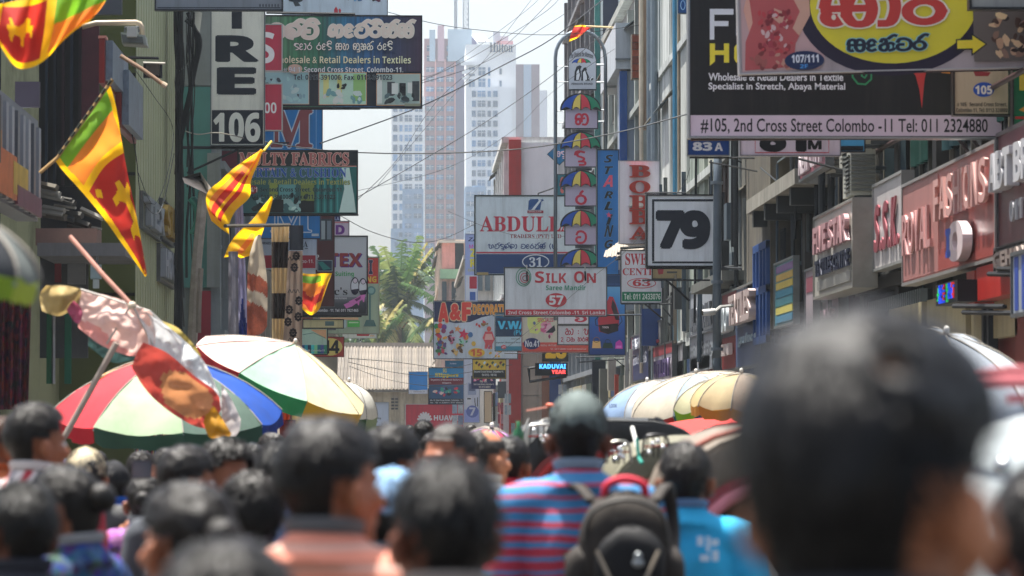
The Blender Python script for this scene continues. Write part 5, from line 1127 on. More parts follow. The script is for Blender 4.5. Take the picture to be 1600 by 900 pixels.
s.t('# 105,  Second Cross Street,', (1495, 160, 1573, 167), '#2a2c2a'); s.t('Colombo-11, Tel: 0112-324880', (1494, 169, 1574, 176), '#2a2c2a')
s = Sign('projecting_sign', 'green board with a yellow letter on the right edge of the frame', 38, (1584, 100, 1660, 200), '#1c7a50', '#2a2c2a', fw=2); s.t('HA', (1594, 104, 1650, 140), '#c4b23a', off=.03); s.p([(1592, 172), (1610, 160), (1614, 180)], '#b8862c', 'emblem'); s.rc(1586, 182, 1650, 186, '#a8342c')
s = Sign('number_sign', 'small blue sign reading 83A', 41.2, (1075, 218, 1139, 242), '#1a4488', '#7a8288', fw=1.2); s.t('83', (1083, 222.5, 1112, 235), '#d2d8de', off=.03, name='number'); s.t('A', (1117, 223.5, 1129, 235.5), '#d2d8de', off=.02, name='letter')
s.bar(1078, 245.5, 1180, 246, 3.5, '#23272b'); s.bar(1110, 251, 1186, 266, 2.6, '#23272b', dy=.2, name='brace')
s = Sign('number_sign', 'white sign with large black 81M in a red outline, cut off by the board above', 43.2, (1157, 190, 1312, 242), '#b9b0ba', '#7a7880', fw=1.5)
s.ln([(1180, 190), (1180, 238.5), (1295, 238.5), (1295, 190)], 1.6, '#a83a44', 'border_line'); s.t('81', (1190, 196, 1257, 235), '#1b1d22', off=.05, name='number'); s.t('M', (1263, 220, 1283, 233), '#1b1d22', off=.03, name='letter')
s.bar(1250, 246, 1320, 264, 4, '#23272b', dy=.2, name='brace'); 
s = Sign('projecting_sign', 'sky blue board behind the 81M sign', 44.5, (1312, 190, 1350, 236), '#3f86ac', '#1d2226', fw=2); s.rc(1313, 228, 1349, 235.5, '#14171b')
s = Sign('number_sign', 'blue corner sign plate at the top edge left of the huge black board', 60, (1060, -30, 1073, 20), '#1c4f8c', '#39566c', fw=1); s.oval(1067, 8, 3.4, 7, 1.4, '#7fa8cc')
# ================================================================ SIGNS AND FITTINGS ALONG THE FRONTAGES
class FSign:
    """a board lying along a frontage (plane x = X); columns given from its far to its near end"""
    def __init__(s, name, label, X, pf, pn, ztf, zbf, col, th=.12, frame='#55585a', sd=1, grp=None, cat='shop sign'):
        s.X, s.sd = X, sd
        s.Yf, s.Yn = WX(pf, 450, X).y, WX(pn, 450, X).y
        s.z1, s.z0 = zpx(ztf, s.Yf), zpx(zbf, s.Yf)
        s.r = root(name, label, cat, (X, (s.Yf + s.Yn) / 2, s.z0), grp)
        MB().box(X, X + sd * th, s.Yn, s.Yf, s.z0, s.z1).build('panel', mat(col, .3, var=.12, sc=1.2, grime=.15), s.r)
        f = .035
        for a, b, c, d in ((s.Yn - f, s.Yn, s.z0, s.z1), (s.Yf, s.Yf + f, s.z0, s.z1), (s.Yn - f, s.Yf + f, s.z1, s.z1 + f), (s.Yn - f, s.Yf + f, s.z0 - f, s.z0)):
            MB().box(X - sd * .02, X + sd * (th - .004), a, b, c, d).build('frame', mat(frame, .4, .3, var=.2), s.r)
        s.k = 0
    def u(s, u, v, d=0):
        if s.sd < 0: u = 1 - u
        return (s.X - s.sd * d, s.Yf + (s.Yn - s.Yf) * u, s.z1 + (s.z0 - s.z1) * v)
    def t(s, text, box, col, style='bold', off=.02, d=0., side=None, sin=False, th=.2):
        s.k += 1
        V, F = sglyphs(text, th) if sin else glyphs(text, style, off, .5 if d else 0.)
        u0, v0, u1, v1 = box
        if s.sd < 0: pass
        pts = []
        for v in V:
            p = s.u(u0 + v[0] * (u1 - u0), v1 + v[1] * (v0 - v1), .004 + .002 * s.k + (v[2] + .5) * d if not sin else .004 + .002 * s.k + v[2]); pts.append(p)
        ms = [mat(col, .35, var=.05)]
        mb = MB(); mb.add(pts, F); return mb.build('raised_letters' if d else 'lettering', ms, s.r)
    def letters(s, text, box, col, d, style='bold', off=.02, gap=.12):
        """every raised letter a piece of its own"""
        u0, v0, u1, v1 = box; ws = [.42 if c in 'I.1' else 1.25 if c in 'MW' else .5 if c == ' ' else .85 if c in 'EFLJ' else 1 for c in text]; u = u0; k = (u1 - u0) / sum(ws)
        for ch, w in zip(text, ws):
            if ch != ' ':
                o = s.t(ch, (u, v0 if ch != '.' else v1 - (v1 - v0) * .18, u + (w - gap) * k, v1), col, style, off, d); o.name = 'letter'
            u += w * k
    def rc(s, u0, v0, u1, v1, col, d=.0, name='print_or_glare_band'):
        s.k += 1; e = .003 + .002 * s.k + d; a, b = s.u(u0, v0), s.u(u1, v1)
        return MB().box(s.X - s.sd * e, s.X - s.sd * .001, a[1], b[1], b[2], a[2]).build(name, mat(col, .4, var=.12, sc=2, grime=.15), s.r)
g = 'signboards along the right frontages'
s = FSign('frontage_sign', 'long glossy red signboard with projecting pale letters and a big ring shaped emblem', RX - .5, 1412, 1557, 292, 442, '#98524e', .16, '#8d8a88', grp=g)
s.rc(0, .02, .42, .98, '#a2706c'); s.rc(.42, .78, 1, .98, '#94443f')  # pinkish left band is sun glare painted on the red board
s.letters('ROYAL', (.02, .3, .38, .72), '#bc8a88', .03, off=.0, gap=.14); s.letters('FASHIONS', (.42, .1, .98, .5), '#c49690', .04, off=.0, gap=.14)
s.t('O', (.66, .62, .8, .95), '#d2c2c4', 'bold', .05, .1); s.t('I', (.64, .66, .68, .9), '#2a4aa8', 'bold', .05, .1)
s = FSign('frontage_sign', 'white signboard with slanting crimson initials behind the long red signboard', RX - .45, 1366, 1411, 292, 420, '#b9b4b2', .14, '#8f8f8c', grp=g)
s.letters('S.S.K.', (.06, .25, .96, .8), '#8a4850', .02, 'ital')
s = FSign('frontage_sign', 'thick pale light box with raised pink capitals FIVE STAR and small dark TEXTILES CENTRE', RX - .7, 1273, 1334, 343, 464, '#aaa79e', .3, '#8c8a82', grp=g)
s.letters('FIVE STAR', (.08, .14, .96, .46), '#b0888a', .06, gap=.08); s.t('TEXTILES CENTRE', (.1, .56, .96, .76), '#23283c', 'bold', .02, .03); s.rc(.12, .82, .95, .94, '#8f8e88')
s = FSign('frontage_sign', 'pink signboard below and beyond the FIVE STAR light box', RX - .45, 1266, 1312, 478, 545, '#a5889a', .12, grp=g); s.letters('TAILORS', (.1, .2, .9, .8), '#b08a9a', .04)
s = FSign('frontage_sign', 'narrow white board with a maroon edge beyond the FIVE STAR light box', RX - .62, 1259, 1272, 425, 520, '#a99aa0', .08, grp=g); s.rc(.1, .1, .9, .35, '#8a4a58')
s = FSign('frontage_sign', 'faded poster board in yellow and blue bands hung on the brown grey building', RX - .5, 1211, 1241, 415, 510, '#4f8a96', .08, '#7a7f7c', grp=g)
for i, c in enumerate(['#7a5a8a', '#c0a04a', '#c9b450', '#3f8aa0', '#58a0a8', '#c2b860', '#4f86a0']): s.rc(.08, .04 + i * .135, .94, .15 + i * .135, c, name='print_or_glare_band')
s = FSign('frontage_sign', 'blue and red signboard with tall chrome letters beside the drainpipe', RX - .5, 1129, 1190, 462, 578, '#3f4f66', .14, '#6a6f6c', grp=g)
s.rc(0, .0, .38, .2, '#8e3a3e'); s.rc(0, .58, .36, 1, '#9a3c3c'); s.rc(.38, .5, 1, 1, '#4a5878'); s.letters('ANDO', (.02, .2, .36, .52), '#a9b2b6', .14); s.letters('TEXTILES', (.4, .1, .96, .46), '#b9a8a4', .14); s.t('palace', (.5, .6, .95, .75), '#8aa0b0', 'ital', .02, .02); s.t('IN', (.08, .68, .32, .82), '#c9bcb8', 'bold', .03, .06)
s = FSign('frontage_sign', 'white signboard with two lines of tall grey letters left of the drainpipe', RX - .3, 1079, 1117, 458, 580, '#aeb4bc', .12, '#8a9096', grp=g)
s.letters('JABBAR TRADING', (.05, .22, .96, .5), '#5c6168', .02); s.rc(0, .54, 1, .57, '#6a6f76'); s.t('jbr test', (.05, .68, .95, .86), '#5c6168', 'serif', .02) if 0 else s.t('srA tresn', (.05, .66, .95, .86), '#5c6168', sin=True)
s = FSign('frontage_sign', 'violet signboard with white Sinhala letters beyond the white signboard', RX - .4, 986, 1014, 528, 596, '#39436e', .1, grp=g); s.rc(0, 0, .12, 1, '#8a4658'); s.letters('FASHION', (.16, .08, .95, .3), '#a8adb8', .04); s.t('hAyr seni', (.16, .42, .95, .66), '#c9ccd8', sin=True)
s = FSign('frontage_sign', 'small red and white signboard over the parasols with violet letters', RX - .42, 1021, 1051, 544, 600, '#a8a2ac', .1, grp=g); s.rc(0, .0, 1, .26, '#a8444a'); s.letters('UTILITY', (.1, .4, .95, .85), '#5a4a78', .03)
s = FSign('frontage_sign', 'plain white panel beside the small red and white signboard', RX - .3, 1052, 1068, 541, 600, '#b9bac0', .1, grp=g)
s = FSign('frontage_sign', 'clear box with red letters on top of the small red and white signboard', RX - .4, 1013, 1033, 510, 546, '#a8a49e', .1, grp=g); s.letters('PAL', (.1, .25, .9, .85), '#a8323c', .04)
s = FSign('frontage_sign', 'dark maroon signboard with tall pale letters at the right edge of the frame', RX - .55, 1561, 1660, 212, 388, '#5d3036', .16, '#4a4648', grp=g)
s.letters('ABT BROS', (.05, .18, .98, .5), '#b9b9bc', .12); s.t('011 Textiles', (.25, .62, .98, .8), '#a8a8ac', 'bold', .02, .02)
s = FSign('frontage_sign', 'grey strip with raised dull letters under the dark maroon signboard', RX - .55, 1556, 1660, 392, 425, '#6d6a66', .14, '#4a4648', grp=g); s.letters('GEHAN AND', (.05, .15, .98, .85), '#8d7f78', .05)
s = FSign('frontage_sign', 'small pink lettered signboard high up above the concrete canopy', RX - .8, 1251, 1292, 240, 280, '#a85a6a', .1, grp=g); s.letters('NEW CITY', (.05, .15, .95, .85), '#c9b9bc', .04)
s = FSign('frontage_sign', 'blue signboard with small white stars behind the steel posts', RX - .25, 1355, 1386, 352, 384, '#2f78a8', .1, grp=g)
for i in range(4): s.t('*', (.1 + i * .22, .3, .2 + i * .22, .7), '#c9d8e0')
s = FSign('frontage_sign', 'hanging banner of blue and white stripes at the right edge', RX - .9, 1583, 1660, 400, 490, '#9aa0a8', .05, grp=g)
for i in range(6): s.rc(.04 + i * .16, .02, .12 + i * .16, .95, '#2f4a9a')
# red shop front boxes, shelf rails, screen
t = root('red_shop_unit', 'bright red shop front panels with black shelf rails under the long red signboard', 'shop front', (RX - .4, 42, 0))
for a, b, y0, y1, c, d in ((1510, 1523, 425, 480, '#b8483c', .5), (1525, 1585, 418, 470, '#a82620', .5), (1550, 1590, 480, 600, '#6d1d16', .2), (1527, 1540, 488, 600, '#9a2a20', .25), (1585, 1640, 470, 640, '#7d2018', .3)):
    Ya, Yb = WX(a, 450, RX - d).y, WX(b, 450, RX - d).y
    MB().box(RX - d, RX + .0, Yb + .02, Ya - .02, zpx(y1, Ya), zpx(y0, Ya)).build('red_panel', mat(c, .35, var=.15, grime=.2), t)
for a, b, y in ((1490, 1570, 478), (1505, 1585, 488), (1545, 1600, 428), (1560, 1600, 420)):
    MB().tube([WX(a, y, RX - .75), WX(b, y + 1, RX - .75)], .025, 5).build('shelf_rail', mat('#0d0e11', .7), t)
for x in (1541, 1549): MB().box(RX - .35, RX - .25, WX(x + 3, 500, RX - .3).y, WX(x, 500, RX - .3).y, 0.13, zpx(488, 44)).build('black_post', mat('#23262c', .5), t)
t = root('led_screen', 'black LED price screen with rows of green and blue dots under the long red signboard', 'LED sign', (RX - .6, 46, 3.3))
Ya, Yb = WX(1462, 450, RX - .7).y, WX(1496, 450, RX - .7).y; za, zb = zpx(478, Ya), zpx(445, Ya)
MB().box(RX - .7, RX - .1, Yb, Ya, za, zb).build('housing', mat('#15171c', .4), t)
led = MB(); rn = random.Random(4)
for i in range(7):
    for j in range(22):
        if j in (0, 10, 11, 21) or rn.random() < .25 or i == 6 and j > 13: continue
        led.mi(0 if j % 11 < 3 else 1 if j % 11 < 7 else rn.choice([1, 2])); y = Ya - (j + 2) * (Ya - Yb) / 26; z = zb - (i + 1) * (zb - za) / 8
        led.box(RX - .712, RX - .70, y - .025, y + .02, z - .012, z + .012)
led.build('led_dots', [mat('#20d060', .5, emit=.1, var=0), mat('#2050f0', .5, emit=.14, var=0), mat('#e03030', .5, emit=.08, var=0)], t)['kind'] = 'stuff'
# corrugated shutter wall behind the foreground head
t = root('corrugated_wall', 'grey green corrugated metal wall beneath the long red signboard', 'wall', (RX - .15, 47.5, 0))
me = MB().tube([(0, 0, 0), (0, 0, 3.15)], .09, 6).mesh('corrugation', mat('#5f6764', .4, .5, var=.3, sc=2, grime=.3))
for i in range(26):
    o = bpy.data.objects.new('corrugation', me); COL.objects.link(o); o.parent = t; o.location = (0, -2.7 + i * .2, .13)
# cameras, lamps
def cctv(label, x, y, z, dirn=(-.2, -1, -.25)):
    t = root('security_camera', label, 'security camera', (x, y, z)); d = Vector(dirn).normalized()
    p = Vector((x, y, z)); MB().tube([p, p + d * .2], .055, 10).build('housing', mat('#c9c9c6', .4), t, True); MB().tube([p + d * .2, p + d * .21], .042, 10).build('lens', mat('#0a0c10', .1), t)
    MB().tube([p + Vector((.3, .1, .1)), p + Vector((.1, .05, .08)), p], .03, 6).build('bracket', mat('#a8a8a4', .5), t)
p = WX(1117, 487, 6.0); 
q = W(1117, 487, 60.6); cctv('white dome camera fixed to the drainpipe left of the chrome letters', q.x, 60.6, q.z, (-1, -.2, -.1))
q = W(1566, 480, 40.5); cctv('white camera hung under the red shop front at the right edge', q.x, 40.5, q.z)
q = W(1517, 500, 43); cctv('grey camera with a dark lens below the LED price screen', q.x, 43, q.z)
t = root('drainpipe', 'long grey drainpipe running down right of the number 79 box', 'drainpipe', W(1120, 590, 61))
P = [W(1122, 200, 61), W(1121, 300, 61), W(1120, 430, 61), W(1120, 560, 61)]
MB().tube(P, 0.068, 10).build('pipe', mat('#59656f', .45, .1, var=.15), t, True)
MB().tube([P[-1], W(1120, 574, 61), W(1125, 583, 61), W(1140, 586, 61)], 0.068, 10).build('elbow', mat('#515b62', .5), t, True)
for y in (285, 440, 545): MB().tube([W(1120, y - 2, 61), W(1120, y + 3, 61)], .1, 10).build('collar', mat('#6a747c', .5), t)
t = root('floodlight', 'large white floodlight hood above the number 79 box', 'lamp', W(995, 340, 90))
pts = [(982, 322), (984, 318), (986, 309), (1000, 307), (1012, 310), (1012, 322)]
poly3(pts, 89.9, .8, '#d6d4ce', 'hood', t)
MB().ell(W(997, 326, 90.2), (.24, .3, .2), 12, 8).build('lens_bowl', mat('#c9bfae', .15), t, True)
MB().tube([W(1005, 312, 90.3), W(1040, 300, 90.4), W(1060, 299, 90.4)], .04, 6).build('arm', metal, t)
t = root('floodlight', 'small pale floodlight hanging from a bent pipe above the near left flag', 'lamp', W(209, 73, 48))
MB().tube([W(128, 42, 48), W(150, 36, 48), W(212, 35, 48), W(218, 37, 48), W(221, 42, 48), W(222, 56, 48)], .035, 7).build('pipe_arm', mat('#b9a890', .5), t, True)
MB().box(W(201, 0, 48).x, W(216, 0, 48).x, 47.7, 48.1, zpx(61, 48), zpx(46, 48)).build('driver_box', mat('#b9bbb4', .5), t)
P = [W(190, 52, 48), W(228, 57, 48), W(231, 73, 48), W(192, 70, 48)]
MB().prism([(p.x, p.z) for p in P], 47.85, 48.2).build('lamp_head', mat('#8f958e', .45), t)
MB().prism([(p.x * .995 - .03, p.z) for p in [W(193, 56, 48), W(226, 60, 48), W(227, 70, 48), W(195, 68, 48)]], 47.8, 47.86).build('glass', mat('#4d5350', .2), t)
MB().tube([W(195, 50, 47.9), W(195, 43, 47.9), W(217, 42, 47.9), W(217, 50, 47.9)], .012, 5).build('yoke', metal, t)
t = root('floodlight', 'small square lamp in a black frame on the sage green cladding', 'lamp', W(240, 123, 62))
MB().box(W(225, 0, 61.5).x, W(254, 0, 61.5).x, 61.4, 61.55, zpx(122, 61.5), zpx(98, 61.5)).build('frame', mat('#16181a', .5), t); MB().box(W(229, 0, 61.4).x, W(250, 0, 61.4).x, 61.33, 61.4, zpx(118, 61.4), zpx(101, 61.4)).build('glass', mat('#574d42', .3, var=.5, sc=6), t)
MB().tube([W(200, 90, 61.6), W(248, 91, 61.6)], .025, 6).build('arm', mat('#1a1c1e', .5), t); MB().tube([W(224, 98, 61.3), W(258, 99, 61.3)], .02, 6).build('rail', mat('#b9b4a8', .5), t)
t = root('wall_box', 'white box hanging from the awning slab beside the torn parasol', 'electric box', W(152, 450, 50)); MB().box(W(143, 0, 50).x, W(159, 0, 50).x, 50, 50.15, zpx(436, 50), zpx(414, 50)).build('casing', mat('#8fa5a8', .3, var=.2), t); MB().box(W(147, 0, 50).x, W(156, 0, 50).x, 50, 50.1, zpx(451, 50), zpx(437, 50)).build('clear_part', mat('#a8b4b2', .2), t); MB().tube([W(151, 414, 50), W(153, 400, 50)], .012, 5).build('hook', metal, t)
# utility pole with bundled wires
t = root('utility_pole', 'black utility pole wrapped in drooping bundles of cable', 'utility pole', (W(281, 0, 70).x, 70, .13))
MB().tube([(W(281, 0, 70).x, 70, .13), (W(280, 0, 70).x, 70, 11)], .075, 9).build('pole', mat('#1d2023', .8, var=.3, sc=3), t)
rn = random.Random(21)
for i in range(17):
    x0 = rn.uniform(269, 302); pts = []
    a = rn.uniform(-40, 40); b = rn.uniform(160, 560); 
    for k in range(7): pts.append(W(x0 + rn.uniform(-3.5, 3.5) + (9 * math.sin(k / 6 * math.pi) if i % 4 == 0 else 0), a + (b - a) * k / 6, 69.6 + rn.uniform(-.25, .25)))
    MB().tube(crom(pts, 22), rn.choice([.01, .013, .016, .022]), 4).build('cable_strand', mat(rn.choice(['#111315', '#1b1d20', '#2a2c2e', '#23201e']), .6), t)
for i in range(5):
    pts = [W(292 + 4 * math.sin(i), 20 + i * 3, 69.5), W(306 + i * 2, 60, 69.5), W(300 + i, 120, 69.5), W(284, 190 + i * 8, 69.5)]
    MB().tube(crom(pts, 18), .02, 4).build('slack_loop', mat('#15171a', .6), t)
sl = MB(); P = surf([[W(305, 15, 69.9), W(316, 20, 69.8)], [W(298, 60, 69.9), W(310, 62, 69.7)], [W(288, 100, 69.9), W(300, 92, 69.7)], [W(278, 112, 69.9), W(284, 110, 69.8)]], 14, 5)
sl.grid(P); sl.build('plastic_wrap', mat('#8f938f', .4, trans=.3), t, True)
# wooden frame and hose below the bracket
t = root('shop_bracket', 'battered tin hood over a green hose coil beside the utility pole', 'metal hood', W(305, 300, 66))
MB().add([W(285, 277, 66), W(313, 269, 66), W(333, 298, 65.5), W(326, 304, 65.5), W(288, 286, 65.8), W(312, 275, 66.3)], [(0, 1, 5), (1, 2, 3, 5), (0, 5, 3, 4)]).build('hood', mat('#8a8178', .5, .4, var=.35, sc=4, grime=.3), t)
for k, c in ((0, '#4f9a86'), (2.4, '#3a7d70'), (4.6, '#2f6a60')): MB().tube(crom([W(297 + k, 310, 65.9), W(306 + k, 322, 65.9), W(308 + k, 345, 65.9), W(300 + k, 366, 65.9)], 14), .055, 7).build('hose', mat(c, .5), t, True)
MB().tube(crom([W(318, 300, 65.7), W(312, 360, 65.6), W(306, 430, 65.6), W(300, 540, 65.5)], 12), [.09] * 12, 7).build('wrapped_post', mat('#a39a8e', .85, var=.3, sc=5, bump=.6), t)
MB().tube(crom([W(314, 420, 65.4), W(311, 470, 65.3), W(310, 520, 65.3)], 8), .05, 6).build('wrapped_post', mat('#8a8074', .85, var=.3, sc=5), t)
# ---- things on the left frontage
def lsign(label, pf, pn, ztf, zbf, col, X=LX + .12, **k):
    s = FSign('frontage_sign', label, X, pf, pn, ztf, zbf, col, .1, sd=-1, grp='signboards along the left frontages', **k); return s
s = lsign('upper panel of raised metal and yellow letters on the sage green cladding', 250, 222, 326, 375, '#7f8370'); s.letters('TEX', (.05, .1, .95, .9), '#8f959a', .1)
s = lsign('second panel of raised letters beside the upper one on the sage green cladding', 271, 252, 330, 385, '#7f8370'); s.letters('SILK', (.05, .1, .95, .9), '#a88a3a', .1)
s = lsign('lowest panel of raised letters on the sage green cladding', 272, 249, 400, 450, '#7f8370'); s.letters('HOUS', (.05, .1, .95, .9), '#9aa0a8', .1)
def thinbox(name, label, cat, x0, y0, x1, y1, Y, col, th=.15, grp=None, **k):
    r_ = root(name, label, cat, W((x0 + x1) / 2, y1, Y), grp)
    MB().box(W(x0, 0, Y).x, W(x1, 0, Y).x, Y, Y + th, zpx(y1, Y), zpx(y0, Y)).build('panel', mat(col, .5, var=.15, **k), r_); return r_
for i, (x0, y0, x1, y1, Y, c, l) in enumerate([(155, 58, 164, 130, 52, '#8c2a24', 'upper red edged light box left of the bent pipe lamp'), (181, 104, 190, 200, 54, '#7d2420', 'lower red edged light box behind the bamboo pole')]):
    r_ = root('light_box', l, 'shop sign', W((x0 + x1) / 2, y1, Y)); a, b = W(x0, 0, Y).x, W(x1, 0, Y).x
    MB().box(a, b, Y, Y + 3, zpx(y1, Y), zpx(y0, Y)).build('casing', mat(c, .4, var=.15), r_)
    MB().box(b + .003, b + .1, Y + .1, Y + 3, zpx(y1 - 6, Y), zpx(y0 + 4, Y)).build('face', mat('#6f7c8a', .35, var=.4, sc=4), r_)
    MB().box(a - .01, b + .02, Y - .03, Y + .3, zpx(y0 + 2, Y), zpx(y0 - 2, Y)).build('cap', mat('#d08a78', .5), r_)
# tall signage board at the left edge (near, slightly out of focus)
t = root('frontage_sign', 'tall near left signboard with blurred orange and yellow figures on grey strips', 'shop sign', (-4.05, 38, 3), 'signboards along the left frontages')
X = -4.05; Ya, Yb = WX(62, 300, X).y, WX(-60, 300, X).y
zt, zb = zpx(165, 40), zpx(330, 40)
MB().box(X - .25, X - .02, Yb, Ya, zb, zt).build('panel', mat('#6d747c', .35, var=.2), t)
rn = random.Random(6)
for i in range(13):
    y = Yb + (Ya - Yb) * (i + .5) / 13
    MB().box(X - .02, X + .03, y - .12, y + .1, zb + .03, zt - .1 - .1 * (i < 4)).build('strip', mat(['#8a9098', '#9aa0a6', '#5a5f66'][i % 3], .3), t)
for i, (c, a, b, z0, z1) in enumerate([('#b8842c', .2, .4, .1, .6), ('#c46a2c', .35, .6, .05, .45), ('#c9a83a', .1, .25, .3, .9), ('#c2a43a', .55, .75, .1, .4), ('#2a2220', .3, .38, .3, .9), ('#6a3f52', .6, .95, .02, .2), ('#8a3a34', .22, .3, .2, .7)]):
    MB().box(X + .03, X + .05 + i * .002, Yb + (Ya - Yb) * a, Yb + (Ya - Yb) * b, zb + (zt - zb) * z0, zb + (zt - zb) * z1).build('printed_figure', mat(c, .4, var=.3, sc=3), t)
r_ = thinbox('panel_board', 'slanting grey board above the tall near left signboard', 'board', 24, 128, 62, 168, 41, '#5a5360', .1)
r_ = thinbox('number_board', 'blue grey board with part of a phone number behind the top left flag', 'sign', -30, -20, 44, 12, 44, '#3f5360'); V, F = glyphs('0112-438'); a, b = W(-26, 8, 44), W(38, 0, 44); MB().add([(a.x + v[0] * (b.x - a.x), 43.99, a.z + v[1] * (b.z - a.z)) for v in V], F).build('lettering', mat('#a8b4ba'), r_)
r_ = thinbox('grey_board', 'plain grey board high up between the top left flag and the sage green building', 'board', 146, -30, 190, 22, 57, '#4c5258', grime=.3)
# ================================================================ FLAGS AND CLOTH
Yel, Grn, Org, Mar = '#fac414', '#78b02c', '#f28c34', '#c0352c'
FM = [mat(c, .75, var=.06, sc=6, trans=.6) for c in (Yel, Grn, Org, Mar)]
LION = [(.0, .35), (.08, .32), (.1, .1), (.2, .08), (.18, .2), (.24, .36), (.45, .36), (.5, .12), (.62, .08), (.58, .2), (.62, .4), (.7, .5), (.8, .46), (.84, .3), (.92, .34), (.86, .5), (.95, .62), (.98, .9), (.9, .92), (.9, .68), (.8, .6), (.76, .78), (.64, .84), (.56, .72), (.4, .62), (.2, .6), (.1, .78), (.04, .74), (.1, .55), (0, .5)]
def inpoly(x, y, P):
    c = False; n = len(P)
    for i in range(n):
        x0, y0 = P[i]; x1, y1 = P[i - 1]
        if (y0 > y) != (y1 > y) and x < (x1 - x0) * (y - y0) / (y1 - y0) + x0: c = not c
    return c
def flagcol(u, v):
    if u < .03 or u > .96 or v < .1 or v > .9: return 0
    if u < .17: return 1
    if u < .32: return 2
    if u < .37: return 0
    x, y = (u - .40) / .54, (v - .12) / .76
    if (x < .1 or x > .9) and (y < .13 or y > .87):
        dx = min(abs(x - .05), abs(x - .95)); dy = min(abs(y - .07), abs(y - .93))
        if dx + dy < .06: return 0
    if inpoly((x - .12) / .76, (y - .1) / .82, LION): return 0
    return 3
def cloth(name, label, cat, rows, nu, nv, mats, cf, wr=.02, wf=3., seed=0, smooth=True, group=None, parent=None, thick=0):
    P = surf(rows, nu, nv); off = P[0][0].copy()
    for i in range(nu):
        for j in range(nv):
            q = P[i][j]; d = noise.noise(Vector((q.x * wf, q.z * wf, seed))) * wr + noise.noise(Vector((q.x * wf * 2.7, q.z * wf * 2.7, seed + 5))) * wr * .4
            P[i][j] = q + Vector((0, d, 0))
    mb = MB(); mb.grid(P, mf=lambda i, j: cf((i + .5) / (nu - 1), (j + .5) / (nv - 1)))
    if parent is not None:
        o = mb.build(name, mats, parent, smooth)
    else:
        o = mb.build(name, mats, None, smooth, off=off); tag(o, label, cat, group)
    if thick: md = o.modifiers.new('thickness', 'SOLIDIFY'); md.thickness = thick
    return o
def px(l, Y, dy=()): return [W(a, b, Y + (dy[i] if i < len(dy) else 0)) for i, (a, b) in enumerate(l)]
def flag_obj(label, rows, nu, nv, cf, wr, wf, seed, pole=None, pr=.018, polecol='#a98a5c'):
    r_ = root('flag', label, 'flag', rows[0][0], 'yellow, orange, green and maroon flags hung out along the street')
    cloth('flag_cloth', None, None, rows, nu, nv, FM, cf, wr, wf, seed, parent=r_)
    if pole: MB().tube(pole, pr, 7).build('flag_pole', mat(polecol, .7, var=.25, sc=8), r_)
    return r_
Y = 37
def cf2(u, v):
    f = 1 if u < .2 else max(.3, 1 - (u - .2) * .95)
    return flagcol(u, v * f + (0 if v < .93 or u < .3 else 0))
rows2 = [px([(86, 251), (128, 190), (171, 130)], Y, (0, .02, .04)), px([(100, 269), (140, 215), (181, 165)], Y, (.0, -.12, .05)), px([(128, 300), (158, 252), (191, 225)], Y, (0, .12, .1)), px([(158, 336), (182, 300), (203, 290)], Y, (.05, -.06, .12)), px([(190, 380), (204, 358), (216, 350)], Y, (.02, .05, .1)), px([(217, 418), (222, 410), (226, 408)], Y, (.03, .0, .06)), px([(227, 433), (228, 432), (230, 430)], Y, (.03, .03, .03))]
fl = flag_obj('large limp flag hanging from a slanted pole at the left, its lion on maroon', rows2, 150, 84, cf2, .05, 2.5, 1, [W(62, 270, Y - .01), W(90, 246, Y - .01), W(176, 124, Y - .01)])
for i in range(9):
    a = i / 8; q = W(92 + 76 * a, 241 - 108 * a, Y - .03); MB().tube([q, q + Vector((.035, 0, .05))], .014, 5).build('tie', mat('#23261c', .7), fl)
Y = 24
def cf1(u, v):
    if v < .12 or u < .05: return 0
    if u < .42:
        if .1 < u < .32 and .35 < v < .75 and inpoly((u - .1) / .25, (v - .3) / .5, LION): return 0
        return 3 if v < .85 else 0
    if u < .5: return 0
    return 2 if v < .52 - .1 * (u - .5) else 1
rows1 = [px([(-12, 52), (-6, 26), (0, 6)], Y, (0, .05, 0)), px([(22, 102), (24, 52), (28, 0)], Y, (0, -.14, .05)), px([(48, 106), (52, 54), (58, -6)], Y, (0, .1, .05)), px([(72, 92), (84, 40), (92, -20)], Y, (0, -.12, .05)), px([(98, 64), (116, 24), (126, -24)], Y, (0, .1, .05)), px([(122, 44), (146, 8), (152, -30)], Y, (.02, -.05, .05)), px([(140, 34), (166, 0), (172, -34)], Y, (.02, .05, .05))]
flag_obj('nearest flag billowing into the top left corner, out of focus', rows1, 110, 64, cf1, .03, 4, 2, [W(-10, 60, Y), W(-40, -40, Y)])
def cf3(u, v): return 0 if v < .2 or v > .7 or u > .86 or (.52 < v < .6) else (2 if v < .34 else 3 if u > .3 else 2)
Y = 58
rows3 = [px([(405, 236), (408, 233), (411, 236)], Y), px([(388, 247), (396, 252), (402, 258)], Y, (0, .12, 0)), px([(366, 262), (380, 275), (392, 284)], Y, (0, -.15, 0)), px([(345, 282), (364, 296), (390, 308)], Y, (0, .15, .1)), px([(326, 298), (346, 318), (368, 330)], Y, (0, -.12, 0)), px([(322, 318), (336, 336), (358, 352)], Y, (0, .1, 0)), px([(330, 345), (346, 358), (358, 366)], Y, (0, -.05, 0))]
flag_obj('twisted flag hanging from its corner under the 106 sign', rows3, 80, 46, cf3, .09, 2.6, 3, [W(412, 236, Y), W(424, 221, Y + .3)], .02, '#c9b23a')
def cf4(u, v): return 2 if (.4 < v < .62 and .5 < u < .85) else 0
Y = 59
